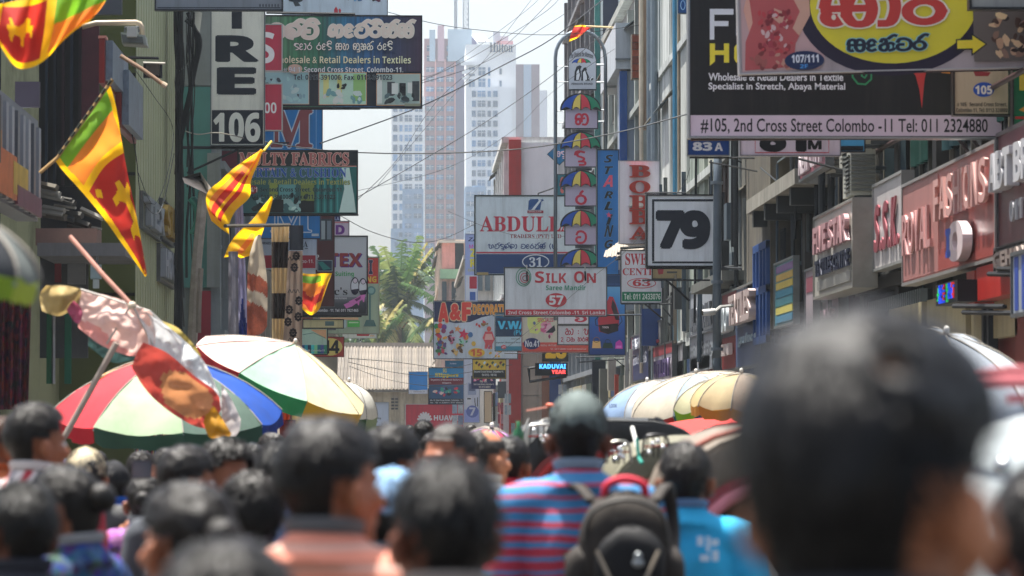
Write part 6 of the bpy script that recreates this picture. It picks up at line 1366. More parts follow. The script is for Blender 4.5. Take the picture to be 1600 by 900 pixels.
rows4 = [px([(420, 312), (424, 307), (427, 310)], Y), px([(408, 326), (414, 332), (420, 336)], Y, (0, .08, 0)), px([(392, 346), (402, 354), (412, 358)], Y, (0, -.1, 0)), px([(372, 364), (390, 374), (405, 378)], Y, (0, .12, 0)), px([(358, 382), (376, 392), (396, 396)], Y, (0, -.1, 0)), px([(350, 402), (368, 400), (376, 404)], Y, (0, .03, 0))]
flag_obj('faded yellow flag knotted at its tip below the twisted one', rows4, 50, 30, cf4, .09, 2.6, 4)
def cf5(u, v): return 0 if (u > .88 or v < .1 or v > .92 or (v < .25 and u > .6)) else 1 if .72 < v < .9 and u < .62 else 0 if v > .6 and u > .5 else 2 if v > .5 else 3 if noise.noise(Vector((u * 5, v * 5, 1))) > -.15 else 2
Y = 84
rows5 = [px([(472, 483), (473, 455), (473, 427)], Y), px([(484, 492), (488, 458), (488, 428)], Y, (0, -.2, 0)), px([(492, 490), (502, 452), (504, 427)], Y, (0, .15, 0)), px([(500, 482), (510, 450), (519, 427)], Y, (0, -.1, 0))]
flag_obj('bright sunlit flag beside the beige patterned fabric roll', rows5, 60, 50, cf5, .1, 2, 5)
def cf6(u, v): return 0 if (v < .15 or v > .85) else 3 if v > .3 or u < .5 else 2
Y = 106.5
rows6 = [px([(889, 65), (893, 50), (898, 40)], Y), px([(896, 62), (903, 50), (908, 39)], Y, (0, -.2, 0)), px([(905, 58), (912, 50), (916, 40)], Y, (0, .2, 0)), px([(912, 50), (918, 47), (926, 42)], Y)]
flag_obj('small maroon and yellow flag rolled round a stick above the arched frame', rows6, 30, 20, cf6, .1, 1.6, 6, [W(915, 41, Y), W(959, 43, Y)], .03, '#c9b48a')
t = root('bamboo_pole', 'bare bamboo pole slanting down in front of the sage green building', 'pole', W(225, 112, 47)); MB().tube([W(188, 87, 47), W(222, 108, 47), W(255, 132, 47)], .026, 7).build('cane', mat('#a0826a', .7, var=.25, sc=8), t); MB().tube([W(253, 130.5, 46.98), W(260, 135, 46.98)], .034, 7).build('cane_end', mat('#c9b49a', .7), t)
t = root('bamboo_pole', 'thin pinkish pole leaning over the torn parasol', 'pole', W(203, 474, 25)); MB().tube([W(110, 370, 25.5), W(160, 428, 25.2), W(203, 474, 25)], .016, 7).build('cane', mat('#9a6a5c', .7, var=.25, sc=8), t); MB().ell(W(206, 477, 25), (.03, .03, .025), 8, 6).build('cane_end', mat('#c9b9a4', .7), t)
# hanging cloths and fabric rolls
def hang(label, rows, mats, cf, nu=40, nv=12, wr=.05, wf=3, seed=0, name='hanging_cloth', cat='cloth', grp='cloths hung out for sale on the left'):
    return cloth(name, label, cat, rows, nu, nv, mats, cf, wr, wf, seed, group=grp)
mC = lambda c, **k: mat(c, .85, trans=.25, **k)
Y = 56
def fold(x0a, x1a, ya, x0b, x1b, yb, Y, n=7, amp=.06, steps=3):
    return [[W(x0a + (x0b - x0a) * s_ + ((x1a + (x1b - x1a) * s_) - (x0a + (x0b - x0a) * s_)) * k / (n - 1), ya + (yb - ya) * s_, Y + amp * (-1) ** k) for k in range(n)] for s_ in [i / steps for i in range(steps + 1)]]
hang('white cloth with rust coloured bands hanging beside the lavender strip', [px([(398, 372), (402, 368), (406, 366), (408, 370)], Y, (0, -.1, 0, .1)), px([(388, 410), (398, 404), (408, 402), (414, 408)], Y, (0, -.12, 0, .1)), px([(386, 470), (396, 462), (408, 452), (418, 450)], Y, (0, -.14, .05, .1)), px([(386, 526), (398, 525), (410, 520), (417, 510)], Y, (0, -.1, .05, .1))], [mC('#cdbfa8', var=.1), mat('#b06048', .85, var=.3, sc=30, trans=.2)], lambda u, v: 1 if (.62 < u + .2 * (1 - v) < .76 or .86 < u + .2 * (1 - v)) else 0, 60, 16)
hang('lavender cloth strip with a blue stained foot beside the white cloth', fold(366, 379, 305, 372, 388, 525, 59.5, 5, .05), [mC('#9a98b8'), mC('#2c3a7a')], lambda u, v: 1 if u > .8 + .08 * math.sin(v * 9) else 0, 60, 12)
hang('clear plastic wrapped grey cloth left of the lavender strip', fold(357, 372, 393, 357, 373, 525, 55.6, 4, .04), [mat('#8d8c96', .2, var=.2, trans=.2)], lambda u, v: 0, 20, 10)
hang('cream curtain length with two brown key pattern bands', fold(424, 452, 350, 425, 446, 532, 58, 8, .06), [mC('#cbb387', var=.15), mat('#3f342e', .8, var=.5, sc=24)], lambda u, v: 1 if (.18 < u < .38 or .6 < u < .8) else 0, 70, 20, .02)
hang('beige curtain length printed with dark ornaments beside the cream one', fold(451, 473, 392, 441, 472, 552, 57.5, 6, .03), [mC('#a08d7e', var=.12)], lambda u, v: 0, 40, 14, .02)
orn = root('ornament_print', 'dark round ornaments printed on the beige curtain length', 'cloth print', W(458, 500, 57.3)) if 0 else None
hang('dark slate cloth folded over the top of the beige curtain length', fold(452, 474, 352, 452, 474, 391, 57.2, 4, .02), [mC('#33373e')], lambda u, v: 0, 14, 8, .01)
hang('dark red floral curtain hanging at the left edge behind the black haired man', fold(-30, 50, 440, -30, 44, 640, 36, 12, .08), [mat('#54202c', .85, var=.6, sc=14, fine=16, trans=.1)], lambda u, v: 0, 40, 40, .03)
hang('white cloth hanging under the green and yellow parasol', fold(418, 446, 600, 408, 440, 700, 48, 5, .03), [mC('#d8cdbd')], lambda u, v: 0, 20, 12)
hang('rust orange cloth with fringe hanging next to the white one under the parasol', fold(440, 456, 618, 440, 452, 660, 47.5, 5, .03), [mC('#a8401f')], lambda u, v: 0, 20, 12)
hang('mustard cloth hanging right of the rust orange one under the parasol', fold(456, 490, 622, 456, 488, 680, 47.8, 6, .03), [mC('#b39a5c', var=.3, sc=9)], lambda u, v: 0, 20, 12)
hang('deep red cloth with white rings below the rust orange one', fold(436, 462, 656, 438, 460, 705, 47.2, 5, .03), [mat('#7a1f20', .8, var=.5, sc=12, fine=9)], lambda u, v: 0, 20, 12)
# ornaments printed on the beige length belong to it
bc = [o for o in COL.objects if o.get('label', '').startswith('beige curtain')][0]
for (x, y) in ((460, 418), (452, 484), (467, 470), (450, 503), (466, 495), (458, 520), (463, 400)):
    q = W(x, y, 57.38); mb = MB()
    for k in range(8): mb.disc(q + Vector((math.cos(k * .785) * .038, -.002 * (k + 1), math.sin(k * .785) * .05)), .022, (0, -1, 0), 8)
    mb.disc(q + Vector((0, -.02, 0)), .02, (0, -1, 0), 8)
    mb.build('printed_ornament', mat('#2a2426', .8), bc)
for y in (404, 455, 531):
    mb = MB(); mb.tube(crom([W(450 + 3 * k, y + 3 * (-1) ** k, 57.37) for k in range(7)], 20), .006, 4); mb.build('printed_scroll', mat('#2a2426', .8), bc)
tag(MB().tube([W(352, 353, 55.5), W(452, 351.5, 57.6)], .03, 6).build('clothes_rail', mat('#5a564e', .5), off=W(352, 353, 55.5)), 'thin rail from which the cloths and the faded flag hang', 'rail')
# ================================================================ PARASOLS
def parasol(label, c, rad, drop, cols, seed, tilt=(0, 0), az=0, val=.16, sag=.05, cone=0., group='market parasols', pole=True, valcols=None, pc='#b9a894', wrk=.012, polelen=2.4, n=8):
    """c = apex; eight gores, each its own panel with its hem; ribs, pole and finial"""
    t = root('parasol', label, 'parasol', c, group)
    Rt = Euler((R(tilt[0]), R(tilt[1]), 0)).to_matrix(); rn = random.Random(seed)
    def pt(a, s_, dz=0):
        r = rad * ((1 - cone) * math.sin(s_ * 1.35) / math.sin(1.35) + cone * s_); z = -drop * ((1 - cone) * (1 - math.cos(s_ * 1.35)) / (1 - math.cos(1.35)) + cone * (.75 * s_ + .25 * s_ * s_))
        return Vector((r * math.cos(a), r * math.sin(a), z + dz))
    for g in range(n):
        a0, a1 = az + g * 2 * math.pi / n, az + (g + 1) * 2 * math.pi / n
        P = []
        for i in range(11):
            s_ = i / 10; row = []
            for j in range(9):
                v = j / 8; A, B = pt(a0, s_), pt(a1, s_); p = A.lerp(B, v)
                arc = pt(a0 + (a1 - a0) * v, s_); p = p.lerp(arc, .35)
                p.z -= sag * math.sin(math.pi * v) * s_ * 1.0 + noise.noise(p * 5 + Vector((seed, g, 0))) * wrk
                row.append(c + Rt @ p)
            P.append(row)
        o = MB().grid(P).build('canopy_panel', mat(cols[g % len(cols)], .7, var=.14, sc=3.5, trans=.34, bump=.15, grime=.22), t, True)
        H = []
        for i in range(3):
            row = []
            for j in range(9):
                v = j / 8; A, B = pt(a0, 1), pt(a1, 1); p = A.lerp(B, v); p = p.lerp(pt(a0 + (a1 - a0) * v, 1), .35); p.z -= sag * math.sin(math.pi * v)
                p.z -= i / 2 * val * (1 + .12 * math.sin(v * math.pi * 3)); p += Vector((p.x, p.y, 0)) * (.018 * i * math.sin(v * 14 + g) - .01 * i)
                row.append(c + Rt @ p)
            H.append(row)
        MB().grid(H).build('hem', mat((valcols or cols)[g % len(valcols or cols)], .65, var=.12, sc=4, trans=.4), o, True)
        MB().tube([c + Rt @ pt(a0, s_ / 8, .004) for s_ in range(9)], .005, 4).build('seam', mat('#9a948a', .8), o)
        rb = MB().tube([c + Rt @ pt(a0, s_ / 6, -.02) for s_ in range(7)], .008, 4).build('rib', mat('#8a8d8f', .4, .6), t)
    MB().ell(c + Rt @ Vector((0, 0, .03)), (.02, .02, .028), 8, 6).build('finial', mat('#d8d4cc', .4), t, True)
    if pole: MB().tube([c + Rt @ Vector((0, 0, .02)), c + Rt @ Vector((0, 0, -polelen))], .02, 8).build('pole', mat(pc, .5, var=.1), t)
    return t
Pk, Wh, Gr, Ye, Nv, Rd = '#e0aaa6', '#d8d6cc', '#4d9a6e', '#d8c070', '#23305e', '#a82e30'
parasol('pink, green and yellow parasol leaning to the right beside the fabric rolls', W(460, 537, 40), .98, .36, ['#ecdfae', '#4a5880', '#a8a8bc', '#e8c8c2', '#eccfc8', '#e4b4ac', '#a4d0b2', '#efe4b8'], 3, (9, 23), R(-22), .17, .03, .8, valcols=['#c9a83a', '#23305e', '#8f90a8', '#8e2c34', '#8e2c34', '#9a2c34', '#2f8a58', '#c9a22c'])
parasol('small white parasol with a dark green hem peeping out behind the yellow panel', W(545, 597, 47), .42, .36, [Wh], 4, (10, 10), 0, .16, .02, valcols=['#3c5a3c', '#8a9a7a'])
parasol('broad parasol in red, grey green, white and blue under the torn one', W(260, 556, 31), .95, .46, ['#2450a8', '#2450a8', '#8a8f96', '#b3202e', '#c8984a', '#cc3540', '#a8c09a', '#5d7468'], 5, (10, 1), R(-33), .12, .04, .55, valcols=['#163c8c', '#163c8c', '#8a8f96', '#a01c28', '#c08a3c', '#b02030', '#2c4f40', '#2c4f40'], wrk=.02)  # the torn parasol's shadow is put into the grey green panel's colour
# torn parasol: collapsed panels over a leaning pole
Y = 26; tp = root('torn_parasol', 'torn faded parasol collapsed into pink, white and orange flaps on a leaning pole', 'parasol', W(92, 700, Y), 'market parasols')
MB().tube([W(90, 702, Y), W(182, 536, Y - .1)], .022, 8).build('pole', mat('#9c8f84', .5, var=.15), tp)
def flap(rows, c, seed, wr=.06, trans=.3, nu=26, nv=14, nm='torn_panel', cols=None, cf=None):
    return cloth(nm, None, None, rows, nu, nv, cols or [mat(c, .7, var=.16, sc=5, trans=trans)], cf or (lambda u, v: 0), wr, 6.5, seed, parent=tp)
flap([px([(66, 486), (62, 462), (72, 446)], Y, (0, .1, 0)), px([(92, 494), (96, 468), (102, 446)], Y, (0, -.1, 0)), px([(120, 480), (126, 462), (130, 452)], Y, (0, .05, 0))], '#a08a58', 1, .08)
flap([px([(104, 484), (110, 474), (116, 470)], Y - .05), px([(116, 502), (122, 490), (126, 480)], Y - .05), px([(124, 506), (128, 498), (130, 490)], Y - .05)], '#a8506a', 2)
flap([px([(122, 512), (122, 480), (128, 452)], Y, (0, -.03, .02)), px([(160, 540), (165, 496), (168, 462)], Y, (0, .03, .05)), px([(205, 556), (208, 508), (208, 474)], Y, (0, -.03, .02)), px([(240, 548), (242, 515), (238, 490)], Y, (0, .02, .02))], '#ddb0a4', 3, .1, nu=40, nv=24, cols=[mat('#ecc8bc', .7, var=.12, sc=6, trans=.4), mat('#e09a92', .7, var=.1, trans=.4)], cf=lambda u, v: 1 if v < .2 + .1 * math.sin(u * 7) else 0)
flap([px([(232, 560), (228, 520), (205, 476)], Y, (-.05, -.1, .05)), px([(262, 585), (262, 548), (248, 500)], Y, (0, .08, 0)), px([(296, 612), (300, 575), (286, 530)], Y, (0, -.1, 0)), px([(326, 632), (334, 610), (322, 570)], Y, (0, .06, 0)), px([(340, 650), (346, 640), (344, 620)], Y)], '#d2d6d8', 4, .11, nu=40, nv=24)
flap([px([(238, 500), (246, 500), (256, 502)], Y + .12), px([(262, 524), (272, 520), (280, 514)], Y + .12, (0, -.05, 0)), px([(290, 552), (298, 545), (304, 540)], Y + .12), px([(304, 566), (310, 560), (314, 556)], Y + .12)], '#a8944a', 5, .05)
flap([px([(206, 574), (214, 552), (224, 535)], Y - .25), px([(230, 612), (245, 580), (262, 552)], Y - .25, (0, -.02, 0)), px([(264, 642), (285, 612), (302, 586)], Y - .22, (0, .03, 0)), px([(300, 664), (325, 640), (338, 613)], Y - .2), px([(322, 670), (336, 656), (345, 640)], Y - .2)], '#a82c24', 6, .07, nu=34, nv=18, cols=[mat('#b84a40', .7, trans=.4, var=.12), mat('#c98a5c', .7, trans=.4, var=.2, sc=12)], cf=lambda u, v: 1 if ((u - .55) / .24) ** 2 + ((v - .5) / .4) ** 2 < 1 else 0)
flap([px([(318, 660), (322, 648), (334, 634)], Y - .22), px([(328, 684), (338, 668), (346, 652)], Y - .22, (0, -.06, 0)), px([(352, 680), (358, 682), (362, 678)], Y - .22)], '#c08a1c', 7, .05)
flap([px([(345, 640), (346, 622), (346, 600)], Y - .1), px([(352, 676), (360, 650), (362, 625)], Y - .1, (0, -.06, 0)), px([(368, 682), (374, 672), (376, 655)], Y - .1)], '#c9c2c0', 8, .05)
flap([px([(138, 540), (140, 525), (142, 512)], Y + .25), px([(175, 566), (180, 548), (184, 540)], Y + .25), px([(215, 560), (216, 552), (220, 548)], Y + .25)], '#3c5a58', 9, .05)
for (x0, y0, x1, y1) in ((126, 452, 234, 486), (234, 486, 300, 548), (206, 474, 262, 585), (206, 474, 165, 540)): MB().tube([W(x0, y0, Y), W(x1, y1, Y)], .008, 5).build('bent_rib', mat('#b0aca4', .4, .5), tp)
# blurred parasol corner at the far left edge
parasol('dark parasol corner with a lime green hem, blurred at the left edge', W(-60, 330, 9.5), .24, .1, ['#30343a', '#6a706e'], 9, (4, 20), .2, .055, .01, valcols=['#8aa838', '#a8b84a'], polelen=1.6)
# right hand parasols
parasol('pale blue and white parasol with small print, leftmost of the right hand group', W(1012, 597, 44), .66, .30, ['#a9b4c2', '#8098bc', '#a4b0be', '#acb4ba', '#7f98ba', '#aab4be', '#b4b8bc', '#7f98bc'], 11, (5, -12), R(10), .05, .04)
V, F = glyphs('LOOK'); pa = [o for o in COL.objects if o.get('label', '').startswith('pale blue and white parasol')][0]
a, b = W(952, 637, 43.2), W(964, 631, 43.2); MB().add([(a.x + v[0] * (b.x - a.x), 43.2, a.z + v[1] * (b.z - a.z)) for v in V], F).build('lettering', mat('#4a5a78'), pa)
parasol('cream parasol torn at its red hem, second of the right hand group', W(1088, 584, 42), .82, .33, ['#b8ae9e', '#bcb2a2', '#b6b0a6', '#b0a89a', '#b8b0a0', '#8c9cac', '#bab09e', '#b0a89a'], 12, (7, -9), R(18), .11, .05, valcols=['#b02c28', '#2a3a5a', '#c9c4bc', '#b8342c', '#b02c28', '#1f5a5a', '#8ab82c', '#8a2c34'])
parasol('pale yellow parasol with lime green and teal hem between the cream and beige ones', W(1122, 592, 40), .5, .26, ['#bab48c', '#b6ae80', '#b4ac7c', '#a0aaaa', '#b4b090', '#bab086'], 13, (8, -6), R(5), .13, .04, valcols=['#8ab82c', '#9ac42c', '#1f6a62', '#1f5a5a', '#8ab82c', '#2a4a6a'])
parasol('beige parasol with an ochre hem beside the foreground head', W(1158, 584, 38), .5, .30, ['#b8a67a', '#bcaa7e', '#b4a274', '#b8a87c', '#b0a07c', '#a89a8a'], 14, (6, 2), R(30), .1, .04, valcols=['#a8843a', '#b0903f', '#a8843a', '#b89a4a'])
parasol('white and dark blue parasol behind the foreground head at the right', W(1478, 522, 24), .72, .34, ['#c4ccd6', '#2a4a6a', '#b9c2cc', '#1d3c5c', '#c9cfd8', '#24405e', '#b4bdc8', '#c9cfd4'], 15, (16, 12), R(6), .1, .05)
cloth('tarpaulin', 'red tarpaulin spread under the right hand parasols', 'tarpaulin', [px([(1028, 664), (1080, 655), (1140, 650), (1170, 652)], 39), px([(1030, 678), (1080, 676), (1130, 668), (1168, 664)], 38.2), px([(1050, 692), (1090, 690), (1130, 680), (1165, 676)], 37.5)], 16, 30, [mat('#b8302a', .6, trans=.2)], lambda u, v: 0, .1, 2, 8)
parasol('small pink and violet striped umbrella carried far down the street', W(768, 670, 33), .24, .17, ['#b84a78', '#c98ab0', '#7a6ab8', '#c2486a', '#b88ac4'], 16, (18, 8), .3, .01, .01, pc='#555555', polelen=.6, n=10)
# corrugated awning beside the sweet shop sign
t = root('tin_awning', 'small curled tin awning on black struts left of the number 79 box', 'awning', W(975, 400, 90))
me = None; n = 16
for i in range(n):
    x0, x1 = 946 + i * 4.1, 949.6 + i * 4.1; yt = 374 + max(0, (5 - i)) * 3.2 - i * .15; P = [[W(x0 - 3, 401 + (2 if i % 2 else 0) - i * .3, 89.2), W(x1 - 3, 401 - i * .3, 89.2)], [W(x0, (yt + 400) / 2 - 4, 89.8), W(x1, (yt + 400) / 2 - 4, 89.8)], [W(x0 + 4, yt, 90.8), W(x1 + 4, yt, 90.8)]]
    o = MB().grid(P).build('roof_sheet', mat('#7d7468', .6, .1, var=.3, sc=3), t); o.modifiers.new('thickness', 'SOLIDIFY').thickness = .02
for (a, b, c_, d) in ((962, 405, 1010, 398), (965, 396, 1010, 392), (970, 388, 1010, 385), (975, 392, 1010, 402), (978, 401, 1010, 390), (966, 402, 1010, 407)): MB().tube([W(a, b, 89), W(c_, d, 89.3)], .035, 5).build('strut', mat('#15181b', .6), t)
# packages hanging in front of the far signs
rn = random.Random(31)
def pack(label, x0, y0, x1, y1, Y, c):
    r_ = root('hanging_goods', label, 'packaged goods', W((x0 + x1) / 2, y1, Y), 'goods in clear packets hung before the far shops')
    w = (x1 - x0) / 2
    for i in range(2):
        for j in range(max(1, int((y1 - y0) / 18))):
            P = [W(x0 + i * w + .6, y0 + 1 + j * 18, Y), W(x0 + (i + 1) * w - .6, y0 + 16 + j * 18, Y)]
            MB().box(P[0].x, P[1].x, Y - rn.uniform(.02, .1), Y + .05, P[1].z, P[0].z).build('packet', mat(c[(i + j) % len(c)], .2, var=.4, sc=6), r_)
    MB().tube([W((x0 + x1) / 2, y0 - 4, Y), W((x0 + x1) / 2, y0, Y)], .01, 4).build('hook', metal, r_)
pack('pale blue packets hung right of the petal sign', 706, 630, 724, 672, 158, ['#9fb4c9', '#b9c4cc', '#7a8fae', '#a8b09a'])
pack('clear packets in a tall column left of the red pilaster', 788, 614, 799, 662, 146, ['#9fb0b8', '#8fa4b0', '#b0bcc0'])
pack('red packets in a tall column beside the curled board', 777, 628, 787, 700, 146, ['#a85a68', '#8f3a4c', '#b08a94'])
pack('mixed packets low in front of the red pilaster', 798, 660, 812, 690, 144, ['#7a8a94', '#a84a4c', '#c0c4c4'])
pack('clear packets below the LED board', 872, 600, 886, 640, 120, ['#a8b0b8', '#8f9aa6', '#c4c8cc'])
s = Sign('curled_board', 'curled cream board warped away from its black back beside the packets', 146, (757, 612, 768, 660), '#b8a486', '#1d2024', fw=.8); s.rc(770, 614, 774, 658, '#1b1e22')
thinbox('speaker_box', 'dark grey box mounted high left of the red pilaster', 'speaker', 778, 596, 791, 622, 147, '#454c54', .5)
thinbox('dark_panel', 'tall dark panel standing behind the grey cap of the man with the rucksack', 'board', 925, 562, 946, 622, 104, '#1c2430', .3)
thinbox('grey_cabinet', 'grey green cabinet beside the tall dark panel', 'cabinet', 937, 576, 950, 640, 101, '#6d716a', .6)
thinbox('roller_shutter_box', 'weathered white post right of the grey green cabinet', 'post', 950, 560, 962, 610, 100, '#a09c92', .5, grime=.5)
thinbox('blue_board', 'deep blue board behind the sweet shop sign\'s braces', 'board', 1003, 482, 1032, 540, 89.5, '#1d4484', .3)
thinbox('white_post', 'slim white metal rail post beside the violet signboard', 'post', 976, 550, 982, 612, 98, '#a8a8a0', .3)
thinbox('white_post', 'second slim white rail post right of the first one', 'post', 984, 545, 988, 600, 97, '#b4b4ac', .3)
thinbox('display_stand', 'narrow red and white stand behind the parasols', 'board', 960, 585, 966, 625, 96, '#a84a3c', .2)
for i, (x, y, Y_) in enumerate(((1332, 228, 50.6), (1352, 222, 48.9), (1357, 268, 48.5))):
    q = W(x, y + 40, Y_); ac(['upper left air conditioner by the steel posts', 'upper right air conditioner by the steel posts', 'air conditioner nearest the red signboard'][i], RX - .5, Y_, q.z)
q = W(1385, 300, 46.5); ac('air conditioner above the crimson initials', RX - .4, 47.6, 5.2)
ac('air conditioner on the building with wooden shutters', RX - .35, 70, 7.4); ac('air conditioner on the whitewashed building', RX - .5, 90.2, 5.6)
# iron lattice brackets on the right
def iron(label, segs, Y, w=3):
    r_ = root('iron_bracket', label, 'bracket', W(segs[0][0], segs[0][1], Y), 'iron brackets carrying the signs')
    for a, b, c_, d in segs: MB().tube([W(a, b, Y), W(c_, d, Y + .3)], w * Y / FPX / 2, 5).build('bar', mat('#24282c', .6, .3, var=.2), r_)
iron('iron bracket with a long brace under the number 79 box', [(1030, 475, 1070, 475), (1040, 470, 1080, 440), (1035, 480, 1070, 520), (1060, 436, 1060, 500)], 86)
iron('crossed iron bars behind the blue bag poster\'s foot', [(900, 558, 1000, 556), (905, 566, 990, 560), (960, 560, 985, 580), (935, 430, 940, 470)], 98, 2)
iron('thin iron rail sticking out under the brown shutters', [(1132, 417, 1230, 407), (1150, 250, 1186, 266), (1204, 400, 1206, 470)], 68, 3)
iron('dark bracket behind the near black board\'s right end', [(1480, 215, 1580, 290), (1560, 200, 1600, 240)], 43, 5)
iron('bar holding the small boards beside the traders sign', [(770, 493, 878, 490), (788, 552, 920, 552)], 116, 2)
# ================================================================ CABLES
k = '#24282c'
wire('thickest cable, rising from the curtain sign to the top right of the sky', [(500, 224, 78), (660, 165, 85), (780, 105, 92), (860, 62, 98), (935, 5, 104), (960, -15, 106)], 2.3, k)
wire('slack cable sagging from the 106 bracket across to the black board', [(330, 208, 72), (415, 222, 74), (520, 236, 78), (660, 240, 80), (820, 232, 80), (960, 208, 76), (1075, 178, 62)], 2.6, '#4a4c4c')
wire('thin cable from the fabrics sign sagging past the hotel lettering', [(520, -8, 80), (640, 28, 90), (740, 46, 96), (880, 54, 104), (1060, 30, 100)], 1.3)
wire('thin cable from the top edge down to the curtain sign, crossing another', [(880, -20, 100), (800, 62, 96), (690, 150, 88), (620, 250, 80), (559, 312, 76)], 1.1)
wire('pair cable fanning up right from the fabrics sign, upper one', [(655, 128, 78), (740, 88, 88), (850, 20, 98), (880, -10, 102)], 1.1)
wire('pair cable fanning up right from the fabrics sign, lower one', [(655, 131, 78), (760, 96, 88), (860, 36, 98), (925, -8, 104)], 1.0)
wire('long diagonal cable from the curtain sign past the white hotel', [(559, 308, 76), (640, 262, 84), (760, 190, 94), (860, 120, 102), (958, 40, 106)], 1.4)
wire('faint diagonal cable left of the parasol signs', [(559, 298, 76), (700, 262, 90), (800, 205, 98), (868, 140, 104), (985, 60, 104)], .8)
wire('faint cable from the upper left of the towers to the arched frame', [(655, 120, 90), (700, 105, 95), (830, 10, 100), (850, -20, 103)], .8)
wire('very thin cable rising steeply through the hotel lettering', [(590, 290, 82), (690, 170, 90), (760, 90, 96), (830, 0, 100)], .9)
wire('sagging telephone cable from the curtain sign to the traders sign', [(530, 336, 80), (580, 362, 90), (640, 378, 100), (690, 374, 108), (742, 350, 114)], 1.3)
wire('thin cable dropping from the traders sign to the umbrella signs', [(700, 330, 110), (760, 355, 112), (830, 372, 113), (900, 365, 112), (960, 335, 105), (1040, 270, 98), (1072, 225, 92)], .9, '#4c4e50')
wire('slanting wire in front of the saree sign up to the black board', [(770, 560, 95), (860, 490, 92), (930, 430, 90), (980, 390, 86), (1060, 300, 76), (1078, 262, 70)], .9, '#4c4e50')
wire('cable bundle strand over the shed roof, uppermost', [(545, 560, 105), (620, 566, 120), (700, 575, 132), (760, 562, 126)], 1.2, k)
wire('cable bundle strand over the shed roof, middle one', [(545, 566, 105), (630, 584, 120), (700, 586, 132), (800, 570, 128)], 1.2, k)
wire('cable bundle strand over the shed roof, lowest', [(545, 572, 105), (610, 594, 120), (680, 604, 132), (730, 600, 128)], 1., k)
wire('thin wire looping across the sage green cladding', [(190, 80, 60), (240, 150, 62), (270, 200, 66), (262, 270, 64), (240, 320, 62), (216, 270, 60)], 1.4, '#3c4246', name='wire')
wire('wire hanging in a curve over the olive wall', [(196, 160, 56), (212, 240, 56), (222, 310, 57), (250, 330, 60), (272, 240, 66)], 1.8, '#2c3034', name='wire')
wire('wire between the utility pole and the 106 sign', [(290, 205, 69), (310, 210, 70), (345, 208, 71), (414, 224, 73)], 2.4, '#8a867a', name='wire')
wire('loose white rope hanging on the brown grey building', [(1170, 245, 66), (1176, 330, 66), (1182, 400, 66), (1188, 435, 66)], 1.4, '#a89f94', name='rope', cat='rope')
wire('pink rope dangling from the canopy bracket', [(1193, 248, 62), (1194, 300, 62), (1198, 350, 62), (1208, 395, 62)], 1.3, '#b0566a', name='rope', cat='rope')
wire('black hose curving down the rendered column', [(1188, 262, 60), (1215, 285, 59), (1237, 310, 58), (1240, 400, 58), (1240, 500, 58)], 3.2, '#23272a', name='hose', cat='hose')
wire('black cable hanging in front of the red shop front', [(1565, 430, 40), (1570, 470, 40), (1590, 530, 40), (1602, 600, 40)], 3, '#121417')
wire('green cable bundle behind the LED price screen', [(1440, 445, 46), (1455, 470, 46), (1470, 490, 46), (1500, 520, 46)], 3, '#1f3f3a')
rn = random.Random(77)
for i in range(9):
    x = rn.uniform(1345, 1400); wire(['tangled wires below the steel posts beside the crimson initials'][0], [(x, 395 + i, 50), (x + 14, 420 + rn.uniform(-8, 8), 50), (x - 12, 440 + rn.uniform(-8, 8), 50), (x + 22, 400 + rn.uniform(-6, 10), 49.8)], 1.3, '#1d1f22', group='tangled wires below the steel posts', name='wire', cat='wire')
for i in range(7):
    x = rn.uniform(1142, 1200); wire('loose wires hanging down the wooden shutters', [(x, 240 + i * 4, 70), (x + rn.uniform(-8, 8), 320, 70), (x + rn.uniform(-6, 6), 380, 70), (x + rn.uniform(-8, 8), 430, 70)], 1.2, '#1d1f22', group='loose wires on the wooden shutters', name='wire', cat='wire')
# ================================================================ PEOPLE
def remesh(mb, name, vox, smooth=4, disp=0.):
    me = mb.mesh('tmp', []); o = bpy.data.objects.new('tmp', me); COL.objects.link(o)
    m = o.modifiers.new('r', 'REMESH'); m.mode = 'VOXEL'; m.voxel_size = vox; m.use_smooth_shade = True
    if smooth: q = o.modifiers.new('s', 'SMOOTH'); q.factor = .5; q.iterations = smooth
    dg = bpy.context.evaluated_depsgraph_get()
    out = bpy.data.meshes.new_from_object(o.evaluated_get(dg)); out.name = name
    bpy.data.objects.remove(o); bpy.data.meshes.remove(me)
    if disp:
        vs = out.vertices; n = len(vs); co = [0.] * 3 * n; vs.foreach_get('co', co)
        for i in range(n):
            p = Vector(co[3 * i:3 * i + 3]); d = noise.noise(Vector((p.x * 9, p.y * 9, p.z * 5))) * disp + noise.noise(p * 24) * disp * .3
            c = Vector((p.x, p.y, 0)); c = c.normalized() if c.length > 1e-5 else c
            p += c * d; co[3 * i:3 * i + 3] = p
        vs.foreach_set('co', co)
    out.update(); return out
PIV = Vector((0, -.01, 1.47))
def headM(yaw, pitch=0): return Matrix.Translation(PIV - Vector((0, 0, .027))) @ Matrix.Rotation(R(yaw), 4, 'Z') @ Matrix.Rotation(R(pitch), 4, 'X') @ Matrix.Translation(-PIV)
class HMB(MB):
    M = None
    def add(s, vs, fs):
        if s.M is not None: vs = [s.M @ Vector(p) for p in vs]
        return MB.add(s, vs, fs)
